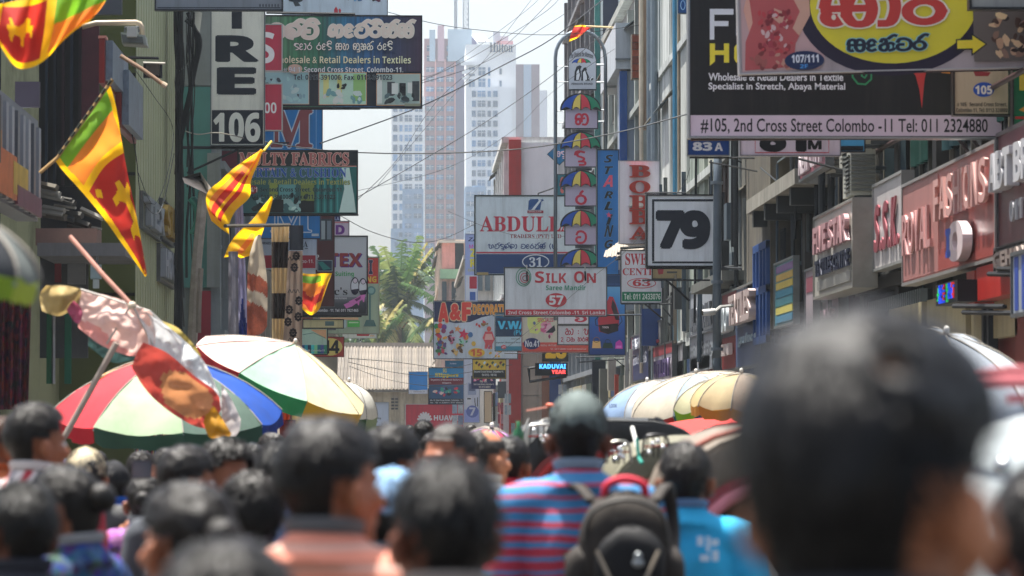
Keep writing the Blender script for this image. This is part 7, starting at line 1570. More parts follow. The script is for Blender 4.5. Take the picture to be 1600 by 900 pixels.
def body_mesh(yaw, pose='down', fem=False, pitch=0):
    b = HMB(); sx = .9 if fem else 1
    # head: cranium, face, jaw, nose, brow, lips, ears
    b.M = headM(yaw, pitch)
    b.ell((0, -.008, 1.612), (.073, .092, .088), 20, 14); b.ell((0, .03, 1.555), (.062, .064, .085), 16, 12); b.ell((0, .048, 1.508), (.043, .045, .037), 14, 10)
    b.cone((0, .098, 1.578), .009, (0, .114, 1.549), .014, 8); b.ell((-.013, .103, 1.545), (.009, .012, .008), 8, 6); b.ell((.013, .103, 1.545), (.009, .012, .008), 8, 6)
    b.ell((0, .082, 1.6), (.048, .016, .01), 12, 8); b.ell((0, .094, 1.521), (.023, .012, .006), 10, 6); b.ell((0, .092, 1.511), (.02, .012, .007), 10, 6); b.ell((0, .088, 1.484), (.018, .014, .014), 10, 6)
    for s in (-1, 1):
        b.ell((s * .045, .07, 1.555), (.02, .02, .02), 10, 8)
        e = Matrix.Rotation(R(-s * 22), 3, 'Z'); b.ell((s * .087, -.008, 1.563), (.012, .022, .034), 10, 8, e); b.ell((s * .079, -.002, 1.56), (.012, .018, .026), 10, 8, e); b.ell((s * .078, .004, 1.538), (.009, .011, .013), 8, 6, e); b.ell((s * .097, -.02, 1.57), (.008, .009, .028), 8, 6, e)
    b.M = None
    b.cone((0, -.025, 1.40), .062 * sx, (0, -.012, 1.53), .054 * sx, 16)
    # torso
    b.ell((0, 0, 1.25), (.16 * sx, .10, .2), 20, 14); b.ell((0, -.02, 1.395), (.12 * sx, .055, .06), 16, 10); b.cone((-.155 * sx, -.01, 1.375), .056, (.155 * sx, -.01, 1.375), .056, 12)
    b.ell((0, .005, 1.06), (.135 * sx, .1, .15), 18, 12); b.ell((0, -.015, .93), (.155, .112, .12), 18, 12)
    if fem:
        for s in (-1, 1): b.ell((s * .07, .085, 1.25), (.055, .045, .055), 12, 8)
    for s in (-1, 1):
        raised = pose == 'phone' or (pose == 'right_up' and s == 1)
        sh = Vector((s * .19 * sx, -.01, 1.365))
        if raised: el, wr_ = sh + Vector((s * .05, .14, -.2)), sh + Vector((-s * .06, .3, .02))
        else: el, wr_ = sh + Vector((s * .05, -.02, -.29)), sh + Vector((s * .06, .06, -.54))
        b.cone(sh, .052 * sx, el, .039 * sx, 12); b.cone(el, .037 * sx, el.lerp(wr_, .4), .035 * sx, 12); b.cone(el.lerp(wr_, .4), .035 * sx, wr_, .025, 12)
        d = (wr_ - el).normalized(); inn = Vector((-s, 0, 0)); side = d.cross(inn).normalized()
        pm = wr_ + d * .05; b.ell(pm, (.018, .036, .045) if not raised else (.034, .022, .045), 12, 8)
        ax = side if not raised else inn
        for k, (o_, ln) in enumerate(((-1.5, .066), (-.5, .078), (.5, .074), (1.5, .058))):
            p0 = pm + ax * o_ * .0215 + d * .03; curl = inn if not raised else side
            p1 = p0 + d * ln * .5 + curl * .006; p2 = p1 + d * ln * .35 + curl * .016; p3 = p2 + d * ln * .2 + curl * .014
            b.cone(p0, .0095, p1, .009, 8); b.cone(p1, .009, p2, .0082, 8); b.cone(p2, .0082, p3, .007, 8)
        p0 = wr_ + d * .02 - ax * .03; b.cone(p0, .011, p0 - ax * .02 + d * .032, .010, 8); b.cone(p0 - ax * .02 + d * .032, .010, p0 - ax * .022 + d * .058, .008, 8)
        hip = Vector((s * .085, -.01, .9)); kn = Vector((s * .095, .012 + s * .05, .48)); an = Vector((s * .095, -.02 + s * .06, .085))
        b.cone(hip, .082, kn, .052, 14); b.ell(kn + Vector((0, -.035, -.13)), (.048, .05, .11), 12, 8); b.cone(kn, .05, an, .034, 12)
        b.ell(an + Vector((0, .06, -.05)), (.043, .12, .034), 14, 8); b.ell(an + Vector((0, -.02, -.045)), (.034, .04, .042), 10, 8)
    return remesh(b, 'body', .0075, 3)
def shirt_mesh(pose='down', fem=False, long=False):
    b = MB(); sx = .92 if fem else 1
    b.ell((0, 0, 1.25), (.182 * sx, .122, .22), 22, 14); b.ell((0, -.02, 1.395), (.15 * sx, .082, .07), 18, 10); b.cone((-.16 * sx, -.01, 1.372), .07, (.16 * sx, -.01, 1.372), .07, 14)
    b.ell((0, .005, 1.06), (.165 * sx, .128, .22), 22, 12); b.tube([(0, -.005, .86), (0, -.005, .95), (0, 0, 1.1)], [.172, .17, .16], 22, True, .76)
    b.tube([(0, -.025, 1.41), (0, -.022, 1.45), (0, -.02, 1.472)], [.105, .08, .068], 18)
    for s in (-1, 1):
        raised = pose == 'phone' or (pose == 'right_up' and s == 1); sh = Vector((s * .19 * sx, -.01, 1.365))
        el = sh + (Vector((s * .05, .14, -.2)) if raised else Vector((s * .055, -.02, -.29)))
        wr_ = sh + (Vector((-s * .06, .3, .02)) if raised else Vector((s * .06, .06, -.54)))
        b.cone(sh, .066 * sx, sh.lerp(el, .8), .06 * sx, 14)
        if long: b.cone(sh.lerp(el, .8), .056, el, .05, 12); b.cone(el, .05, el.lerp(wr_, .85), .038, 12)
    return remesh(b, 'shirt', .013, 3, .012)
def trouser_mesh():
    b = MB(); b.ell((0, -.015, .93), (.168, .125, .13), 20, 12)
    for s in (-1, 1):
        hip = Vector((s * .085, -.01, .9)); kn = Vector((s * .095, .012 + s * .05, .48)); an = Vector((s * .095, -.02 + s * .06, .09))
        b.cone(hip, .096, kn, .072, 14); b.cone(kn, .07, an, .06, 14)
    return remesh(b, 'trousers', .016, 3, .01)
def hair_mesh(style, seed=1):
    """cap of hair over the cranium with strands standing out of it"""
    b = MB(); rn = random.Random(seed); c = Vector((0, -.008, 1.612)); nu, nv = 30, 44
    th = {'short': .014, 'curly': .03, 'long': .018, 'bun': .016, 'receding': .008, 'buzz': .006, 'thin_crown': .016}[style]
    def inside(d):
        # d: direction on the skull, +Y is the face
        if d.z < -.95: return False
        fr = .42 if style in ('receding',) else .18
        lim = -.88 if style not in ('long', 'bun', 'curly') else -.85
        if style in ('receding',) and d.z > .55 and d.y > -.35: return False
        if style == 'thin_crown' and (d - Vector((.588, -.49, .64)).normalized()).length < .17: return False
        if d.y > .55: return d.z > fr + .25
        if d.y > .15: return d.z > (-.15 if abs(d.x) > .8 and style in ('long',) else .12)
        if d.y > -.42 and abs(d.x) > .62: return d.z > -.08
        return d.z > lim
    def P(i, j, out):
        t = math.pi * (i / nu) * .98 + .01; a = 2 * math.pi * j / nv
        d = Vector((math.sin(t) * math.cos(a), math.sin(t) * math.sin(a), math.cos(t)))
        k = 1 + (noise.noise(d * (4 if style != 'curly' else 9) + Vector((seed, 0, 0))) * (.5 if style != 'curly' else .9))
        tt = th * k if out else -.004
        lo = 1 if d.z > -.3 else 1 + (d.z + .3) * .25
        if out: tt *= (.45 if abs(d.x) > .7 and d.z < .1 and style not in ('long', 'curly') else 1) * (.5 if d.z < -.35 and style in ('short', 'thin_crown', 'receding') else 1)
        if out and seed % 2 and style in ('short', 'thin_crown'):
            e = .8; q = Vector([math.copysign(abs(v) ** e, v) for v in d]); d = d.lerp(q * (1 / max(q.length, 1e-6)) * (1 + .5 * (q.length - 1)), .8)
        if out: tt += .006 * noise.noise(d * 1.6 + Vector((seed * 3.1, 2, 0))) * (d.z > -.2)
        dz = max(0, -.3 - d.z) * .06 if d.y < 0 else 0
        return d, c + Vector((d.x * (.073 + tt) * lo, d.y * (.092 + tt) * (1 - dz * 4), d.z * (.088 + tt) - dz))
    G = [[P(i, j, True) for j in range(nv)] for i in range(nu + 1)]; I = [[P(i, j, False) for j in range(nv)] for i in range(nu + 1)]
    keep = [[inside(sum((G[a][c_ % nv][0] for a in (i, i + 1) for c_ in (j, j + 1)), Vector()) / 4) for j in range(nv)] for i in range(nu)]
    vs, fs, ix = [], [], {}
    def vid(k, i, j):
        j %= nv
        if (k, i, j) not in ix: ix[(k, i, j)] = len(vs); vs.append((G if k else I)[i][j][1])
        return ix[(k, i, j)]
    for i in range(nu):
        for j in range(nv):
            if not keep[i][j]: continue
            fs.append((vid(1, i, j), vid(1, i + 1, j), vid(1, i + 1, j + 1), vid(1, i, j + 1)))
            for di, dj, e in ((-1, 0, ((i, j), (i, j + 1))), (1, 0, ((i + 1, j), (i + 1, j + 1))), (0, -1, ((i, j), (i + 1, j))), (0, 1, ((i, j + 1), (i + 1, j + 1)))):
                a, q = i + di, (j + dj) % nv
                if a < 0 or a >= nu or keep[a][q]: continue
                fs.append((vid(1, *e[0]), vid(1, *e[1]), vid(0, *e[1]), vid(0, *e[0])))
    b.add(vs, fs)
    ns = {'short': 900, 'curly': 1100, 'long': 700, 'bun': 500, 'receding': 350, 'buzz': 0, 'thin_crown': 1100}[style]
    while ns > 0:
        d = Vector((rn.gauss(0, 1), rn.gauss(0, 1), rn.gauss(.3, 1))).normalized()
        if not inside(d): ns -= .2; continue
        ns -= 1; p = c + Vector((d.x * (.073 + th * .7), d.y * (.092 + th * .7), d.z * (.088 + th * .7)))
        dn = Vector((d.x * .6 + rn.gauss(0, .25), (.5 if d.z > .4 and d.y > 0 else -.25) + rn.gauss(0, .25), -.7 + rn.gauss(0, .2))); tg = (dn - d * dn.dot(d)).normalized()
        L = rn.uniform(.015, .035) * (1.5 if seed % 3 == 0 and style == 'short' else 1) * (1.3 if style in ('curly', 'long') else 1); w = d.cross(tg) * rn.uniform(.0012, .0026)
        p1 = p + tg * L * .5 + d * L * (.28 if style != 'curly' else .6); p2 = p + tg * L + d * L * (.15 if style != 'curly' else .2)
        b.add([p - w, p + w, p1 + w * .8, p1 - w * .8, p2], [(0, 1, 2, 3), (3, 2, 4)])
    if style == 'long':
        rows_ = []
        for k in range(9):
            z = 1.60 - k * .038; r_ = .088 + .012 * k
            rows_.append([(math.cos(R(a)) * r_ * 1.0, -.012 - .008 * k + math.sin(R(a)) * (r_ * .95), z + .004 * math.sin(a)) for a in range(170, 371, 10)])
        b.grid(rows_); b.grid([[(p[0] * .88, p[1] * .88 + .0, p[2]) for p in r_] for r_ in rows_])
    if style == 'bun': b.ell((0, -.125, 1.60), (.042, .038, .042), 14, 10)
    return b
HM = {}
def hair_obj(style, seed, yaw, pitch, col, parent):
    k = (style, seed)
    if k not in HM:
        HM[k] = hair_mesh(style, seed).mesh('hair', [None] if 0 else [mat('#17130f', .45)], None, True)
    o = bpy.data.objects.new('hair', HM[k]); COL.objects.link(o); o.parent = parent; o.matrix_local = headM(yaw, pitch)
    o.material_slots[0].link = 'OBJECT'; o.material_slots[0].material = hairmat(col); return o
def hairmat(c):
    m = mat(tuple(x * 1.3 + .002 for x in srgb(c)), .36, var=.5, sc=60, bump=.35, stretch=(1, 1, .25)); m.node_tree.nodes['Principled BSDF'].inputs['Specular IOR Level'].default_value = .2; return m
BM, SM = {}, {}
TR = trouser_mesh()
collar = MB()
for i in range(2): collar.tube([(.066 * math.cos(a / 12 * math.pi) * (1 + .06 * i), -.022 + .06 * math.sin(a / 12 * math.pi), 1.474 + i * .012 + .008 * math.sin(a / 12 * math.pi + math.pi)) for a in range(25)], .009, 6)
CM = collar.mesh('collar', [mat('#888888')], None, True)
shoe = MB()
for s in (-1, 1): shoe.ell((s * .095, .04 + s * .06, .045), (.052, .14, .045), 14, 8)
SHM = shoe.mesh('shoes', [mat('#181514', .5)], None, True)
eye = MB()
for s in (-1, 1): eye.ell((s * .028, .083, 1.577), (.0125, .0115, .0095), 10, 8)
EM = eye.mesh('eyes', [mat('#c9c2b8', .2)], None, True)
iris = MB()
for s in (-1, 1): iris.ell((s * .028, .0925, 1.577), (.0052, .003, .0055), 8, 6)
IM = iris.mesh('irises', [mat('#0c0806', .2)], None, True)
capm = MB(); 
cr = [[(.088 * math.sin(t) * math.cos(a), -.008 + .108 * math.sin(t) * math.sin(a), 1.618 + .102 * math.cos(t) + (.008 * math.sin(3 * a) * math.sin(t))) for a in [2 * math.pi * j / 28 for j in range(28)]] for t in [.02 + R(95) * i / 12 for i in range(13)]]
capm.grid(cr, True); capm.grid([[(p[0] * .97, p[1] * .97, p[2] - .002) for p in r_] for r_ in cr[-3:]][::-1], True)
br = [[((.086 - .0 * k) * math.sin(R(a)) * (1 - .08 * k), .06 + (.03 + .028 * k) * math.cos(R(a)) + .0 * k, 1.607 - .006 * k - .012 * abs(math.sin(R(a)))) for a in range(-80, 81, 16)] for k in range(4)]
capm.grid(br); capm.ell((0, -.008, 1.722), (.008, .008, .004), 8, 6)
for t in range(6):
    a = math.pi * t / 6
    capm.tube([(.089 * math.sin(q) * math.cos(a), -.008 + .109 * math.sin(q) * math.sin(a), 1.618 + .103 * math.cos(q)) for q in [R(-88 + 16 * k) for k in range(12)]], .0016, 3)
CAPM = capm.mesh('cap', [mat('#555555', .8)], None, True)
scf = MB(); P = [[((.092 + .012 * noise.noise(Vector((a * 2, t * 3, 1)))) * math.sin(t) * math.cos(a) * (1.05 if t > 1.4 else 1), -.012 + .112 * math.sin(t) * math.sin(a), 1.615 + .106 * math.cos(t) - max(0, t - 1.5) * .14) for a in [R(200) * j / 24 + R(170) for j in range(25)]] for t in [.02 + 2.4 * i / 16 for i in range(17)]]
scf.grid(P); scf.grid([[(p[0], -p[1] - .02, p[2]) for p in r_] for r_ in P[:8]])
SCM = scf.mesh('head_cloth', [mat('#999999', .8)], None, True)
def setm(o, m): o.material_slots[0].link = 'OBJECT'; o.material_slots[0].material = m
SKIN = {'d': '#643a2a', 'm': '#8a553c', 'l': '#a87052'}
def person(label, px_, top, Y, yaw=0, face=0, hair='short', hseed=1, hcol='#16120f', skin='m', shirt='#888888', trous='#23262e', fem=False, pose='down', long=False, cap=None, scarf=None, collar_c=None, sm=None, pitch=0, wide=1., hz=1.):
    """yaw: which way the whole body is turned (0 = walking away), face: extra turn of the head; top = row of the top of the head"""
    f = int(face)
    kb = (f, pose, fem, pitch)
    if kb not in BM: BM[kb] = body_mesh(f, pose, fem, pitch)
    ks = (pose, fem, long)
    if ks not in SM: SM[ks] = shirt_mesh(pose, fem, long)
    hair_t = {'short': .014, 'curly': .03, 'long': .018, 'bun': .016, 'receding': .004, 'buzz': .006, 'thin_crown': .016}[hair]
    if cap or scarf: hair_t = .022
    w = W(px_, top, Y); sc = w.z / (1.673 + hair_t)
    t = root('person', label, 'person', (w.x, Y, 0), 'people in the market crowd')
    t.rotation_euler = (0, 0, R(yaw)); k_ = random.Random(hseed * 7).uniform(.96, 1.05); t.scale = (sc * wide * k_, sc * wide * k_, sc)
    def add(nm, me, m, M=None):
        o = bpy.data.objects.new(nm, me); COL.objects.link(o); o.parent = t
        if M is not None: o.matrix_local = M
        if not len(me.materials): me.materials.append(None)
        setm(o, m); return o
    hm = headM(f, pitch)
    add('body', BM[kb], mat(SKIN.get(skin, skin), .5, var=.12, sc=14))
    add('shirt', SM[ks], sm or mat(shirt, .85, var=.12, sc=9, bump=.15)); add('trousers', TR, mat(trous, .85, var=.15)); add('shoes', SHM, mat('#181514', .5))
    add('collar', CM, mat(collar_c or shirt if isinstance(shirt, str) else '#888888', .85))
    add('eyes', EM, mat('#c9c2b8', .2), hm); add('irises', IM, mat('#0c0806', .2), hm)
    if hair != 'none': hair_obj(hair, hseed, f, pitch, hcol, t)
    if cap: add('cap', CAPM, cap if not isinstance(cap, str) else mat(cap, .85, var=.2, sc=30), hm @ Matrix.Translation((0, 0, .004)) )
    if scarf: add('head_cloth', SCM, scarf if not isinstance(scarf, str) else mat(scarf, .85, var=.3, sc=20), hm)
    return t
stripes = polo_mat()
hero = person('tall black haired man nearest the camera, seen from behind and badly out of focus', 1352, 482, 2.76, -8, -30, 'thin_crown', 3, '#0e0e0f', 'l', '#3a3c44', wide=1.0)
capman = person('man in a grey cap and red and blue striped shirt walking away with a rucksack', 903, 611, 11.6, 0, 0, 'short', 2, '#0e0d0c', 'd', sm=stripes, cap='#5c6664', collar_c='#7a8a9a', wide=1.0)
blue = person('man in a bright sky blue collared shirt walking beside the striped shirt', 1070, 690, 12.0, 0, -4, 'short', 4, '#1b1815', 'm', shirt='#2ca0cc', collar_c='#5a7694', wide=1.02)
mb = MB()
for k, (u, v, w_, h_) in enumerate([(0, .05, .02, .03), (.03, .03, .012, .05), (.05, .0, .02, .035), (.01, .0, .03, .02), (.045, .05, .025, .02)]): mb.box(.03 + u, .03 + u + w_, -.14 - .0005 * k, -.137, 1.3 + v, 1.3 + v + h_)
mb.build('shirt_print', mat('#c9dce8', .8), blue, off=(0, 0, 0))
person('broad headed man in a salmon striped shirt whose face turns to the right', 514, 650, 7.1, -20, -30, 'short', 5, '#12100f', 'm', sm=stripe_mat([(0, '#d98a72'), (.55, '#c9a090'), (.8, '#c07a66')], 26, 'Z', wob=.01), collar_c='#5a5a5c')
person('dark head with low ears in the centre foreground, between the salmon and striped shirts', 694, 714, 6.1, 14, 12, 'short', 6, '#0f0e0d', 'd', shirt='#a8988c', collar_c='#8a8078')
person('dark haired man turned right just behind the salmon shirted man', 614, 661, 11.8, -14, -30, 'short', 7, '#141210', 'm', shirt='#3a3d48')
person('person under a pale blue cap between the two big dark heads', 616, 732, 9.4, -30, -30, 'short', 8, '#141210', 'm', shirt='#5a6068', cap='#7fa4c8')
person('nearly bald man looking back over his shoulder towards the left', 702, 660, 12.4, 105, 30, 'buzz', 9, '#1c1713', 'm', shirt='#7a7468')
person('balding man with grey curls and a white shirt right of the bald man', 757, 671, 15.2, -20, -30, 'receding', 10, '#2a2622', 'l', shirt='#c2bfb6')
person('man in a plain red shirt in front of the leaning tuk-tuk', 796, 682, 16.5, -8, -12, 'short', 11, '#141210', 'm', shirt='#c22a38')
person('small distant head before the crimson petal sign', 662, 656, 35, 0, 0, 'short', 12, '#141210', 'd', shirt='#b8b0a0')
person('black haired man in a red and white striped shirt at the left, facing right', 56, 628, 12.6, -28, -30, 'short', 13, '#1a1714', 'm', sm=stripe_mat([(0, '#c9c0bc'), (.4, '#a82c38'), (.7, '#c9c0bc'), (.85, '#3a4258')], 12, 'X', wob=.05), collar_c='#c9c0bc')
person('person with a pale blue patterned head cloth left of the beige cap', 84, 708, 17, 0, 0, 'short', 14, shirt='#6a7f94', scarf=mat('#9fc0cc', .8, var=.5, sc=40, fine=60), fem=True)
person('person in a beige knitted cap beside the pale blue head cloth', 134, 700, 16, 0, 0, 'short', 15, shirt='#4a4a4a', cap='#c2b494')
bcap = person('person in a black cap with a small white square, royal blue shirt', 176, 720, 18.5, 30, 0, 'short', 16, shirt='#2456a8', cap='#14151a', hz=1)
MB().box(-.016, .016, .105, .11, 1.635, 1.662).build('cap_badge', mat('#c9c9c9', .5), bcap, off=(0, 0, 0)) if 0 else None
person('woman in a navy checked shirt looking down to the left at the lower left', 112, 724, 9.8, 62, 0, 'bun', 17, '#15120f', 'm', sm=mat('#34486a', .85, var=.3, sc=30, fine=40), fem=True, pitch=-12)
person('dark haired head at the left edge below the striped shirt', 30, 752, 8.6, 22, 12, 'short', 18, '#0f0e0c', 'd', shirt='#2a2c34')
person('small child with short hair low in front of the navy shirt', 96, 796, 11.0, 40, 12, 'short', 19, '#15120f', 'm', shirt='#3a302a')
person('woman with a centre parting and tied hair left of the big blurred head', 292, 750, 7.2, 26, 12, 'bun', 20, '#14110f', 'm', shirt='#5a4a44', fem=True)
person('big blurred head rising from the bottom edge, lowest of the crowd', 356, 842, 4.7, -8, 0, 'short', 21, '#1a1816', 'm', shirt='#2c2c30', wide=1.04)
person('woman with glossy curly hair below the raised canopy of the left parasol', 392, 738, 11.6, 20, 12, 'curly', 22, '#171412', 'm', shirt='#4a3f44', fem=True)
person('man with a rounded dark head directly under the parasol pole', 292, 694, 12.8, -36, -12, 'short', 23, '#171412', 'm', shirt='#4a4e54')
person('man in the shade of the parasols whose brown face turns right', 356, 686, 14.0, -105, -30, 'curly', 24, '#171412', 'm', shirt='#23252c')
person('man with very dark hair behind the brown faced man', 392, 692, 19, 0, 0, 'short', 25, '#0c0b0a', 'd', shirt='#1b1d24')
person('person with both hands raised taking a picture, in a purple checked shirt', 226, 742, 15.5, 0, 0, 'bun', 26, '#15120f', 'm', sm=mat('#8a6a9c', .85, var=.4, sc=30, fine=30), pose='phone', fem=True)
person('person in slate blue right of the hand raising one', 262, 700, 19, 50, 12, 'short', 27, shirt='#2a5ab0')
person('person in a magenta top in the shade under the red parasol', 222, 704, 23, -30, 0, 'long', 28, shirt='#a82050', fem=True)
person('man in a maroon shirt at the stall beyond the blue parasol edge', 424, 676, 25, 60, 0, 'short', 29, shirt='#3f2028', pose='right_up')
person('person in a grey blue shirt beside the broad headed man', 436, 690, 13.6, 0, 0, 'short', 30, '#141210', shirt='#59637a')
person('person in white half hidden between the two central heads', 676, 676, 26, 10, 0, 'short', 31, shirt='#c9c2b4')
person('person at the left edge by the floral curtain in an orange top', 4, 650, 16, -60, 0, 'short', 32, '#3a2418', shirt='#a85a34')
person('man in a pale green shirt whose shoulder blurs the lower left corner', -330, 560, 3.9, 0, 0, 'short', 33, shirt='#8fa49a')
person('person in dark blue at the lower right corner behind the nearest head', 1640, 720, 5.6, 0, 0, 'short', 34, shirt='#2a5a8a')
person('far pedestrian beneath the phone poster numbered 7', 736, 663, 52, 0, 0, 'short', 35, shirt='#8a3040')
person('far pedestrian walking beyond the small child, in a white shirt', 640, 664, 60, 0, 0, 'short', 36, shirt='#c9c9c4')
person('pedestrian in a dark top in the deep shade beneath the left parasols', 152, 704, 27, 10, 0, 'short', 37, shirt='#23262c')
person('pedestrian with dark hair just right of the parasol pole in the shade', 330, 700, 24, 60, 12, 'short', 38, shirt='#33303a')
# phone and rucksack are carried, so they stand on their own
q = W(222, 748, 15.05); ph = root('phone', 'dark phone held up by the person in the purple checked shirt', 'phone', q)
MB().box(q.x - .04, q.x + .04, 15.03, 15.04, q.z - .0, q.z + .075).build('phone_body', mat('#15161a', .2), ph); MB().box(q.x - .036, q.x + .036, 15.024, 15.029, q.z + .005, q.z + .07).build('screen', mat('#3a4450', .1), ph)
def rucksack(label, x, Y, z0, z1, w):
    t = root('rucksack', label, 'rucksack', (x, Y, z0)); h = z1 - z0
    def sb(cx, cy, cz, rx, ry, rz, p=3.2, nu=18, nv=28):
        out = []
        for i in range(nu + 1):
            th = -math.pi / 2 + math.pi * i / nu; row = []
            for j in range(nv):
                a = 2 * math.pi * j / nv; sg = lambda v, e: math.copysign(abs(v) ** (2 / e), v)
                tap = 1 - .3 * max(0, math.sin(th)) ** 2
                row.append((cx + rx * sg(math.cos(th), p) * sg(math.cos(a), p) * tap, cy + ry * sg(math.cos(th), p) * sg(math.sin(a), p), cz + rz * sg(math.sin(th), 2.6) + .012 * noise.noise(Vector((a * 2, i * .5, cx)))))
            out.append(row)
        return MB().grid(out, True)
    blk = mat('#2b2622', .75, var=.25, sc=20, bump=.2); gry = mat('#8a8072', .7, var=.2, sc=12)
    sb(x, Y, z0 + h * .5, w / 2, .105, h / 2).build('main_compartment', blk, t, True)
    fp = sb(x + .01, Y - .1, z0 + h * .36, w * .37, .055, h * .34).build('front_pocket', mat('#121214', .7, var=.2, sc=20), t, True)
    sb(x - w * .46, Y, z0 + h * .3, .05, .08, h * .22).build('side_pocket', blk, t, True); sb(x + w * .46, Y, z0 + h * .3, .05, .08, h * .22).build('side_pocket', blk, t, True)
    for s in (-1, 1):
        MB().tube([(x + s * w * .33, Y - .157, z0 + h * .5), (x + s * w * .1, Y - .162, z0 + h * .1)], .006, 5).build('grey_piping', gry, t)
        MB().tube(crom([(x + s * .09, Y + .07, z0 + h * .9), (x + s * .13, Y + .16, z0 + h * 1.04), (x + s * .15, Y + .3, z0 + h * .92), (x + s * .16, Y + .3, z0 + h * .6), (x + s * .14, Y + .1, z0 + h * .3)], 18), .024, 6, flat=.4).build('shoulder_strap', blk, t, True)
    MB().tube(crom([(x - .06, Y - .02, z0 + h * .95), (x - .052, Y - .03, z0 + h * 1.06), (x, Y - .03, z0 + h * 1.11), (x + .052, Y - .03, z0 + h * 1.06), (x + .06, Y - .02, z0 + h * .95)], 16), .012, 8).build('red_grab_handle', mat('#b8283c', .7), t, True)
    MB().tube(crom([(x - w * .44, Y - .07, z0 + h * .55), (x - w * .36, Y - .09, z0 + h * .82), (x, Y - .1, z0 + h * .93), (x + w * .36, Y - .09, z0 + h * .82), (x + w * .44, Y - .07, z0 + h * .55)], 20), .007, 5).build('zip', mat('#3a3834', .5), t, True)
    MB().ell((x + .03, Y - .16, z0 + h * .45), (.012, .006, .012), 12, 8).ell((x + .03, Y - .16, z0 + h * .39), (.018, .006, .013), 12, 8).build('badge', mat('#8a8f90', .3, .7), t, True)
    return t
a, b = W(977, 905, 11.25), W(977, 752, 11.25)
rucksack('black and grey rucksack with a red grab handle on the striped shirt\'s back', a.x, 11.28, a.z - .08, b.z - .03, .275)
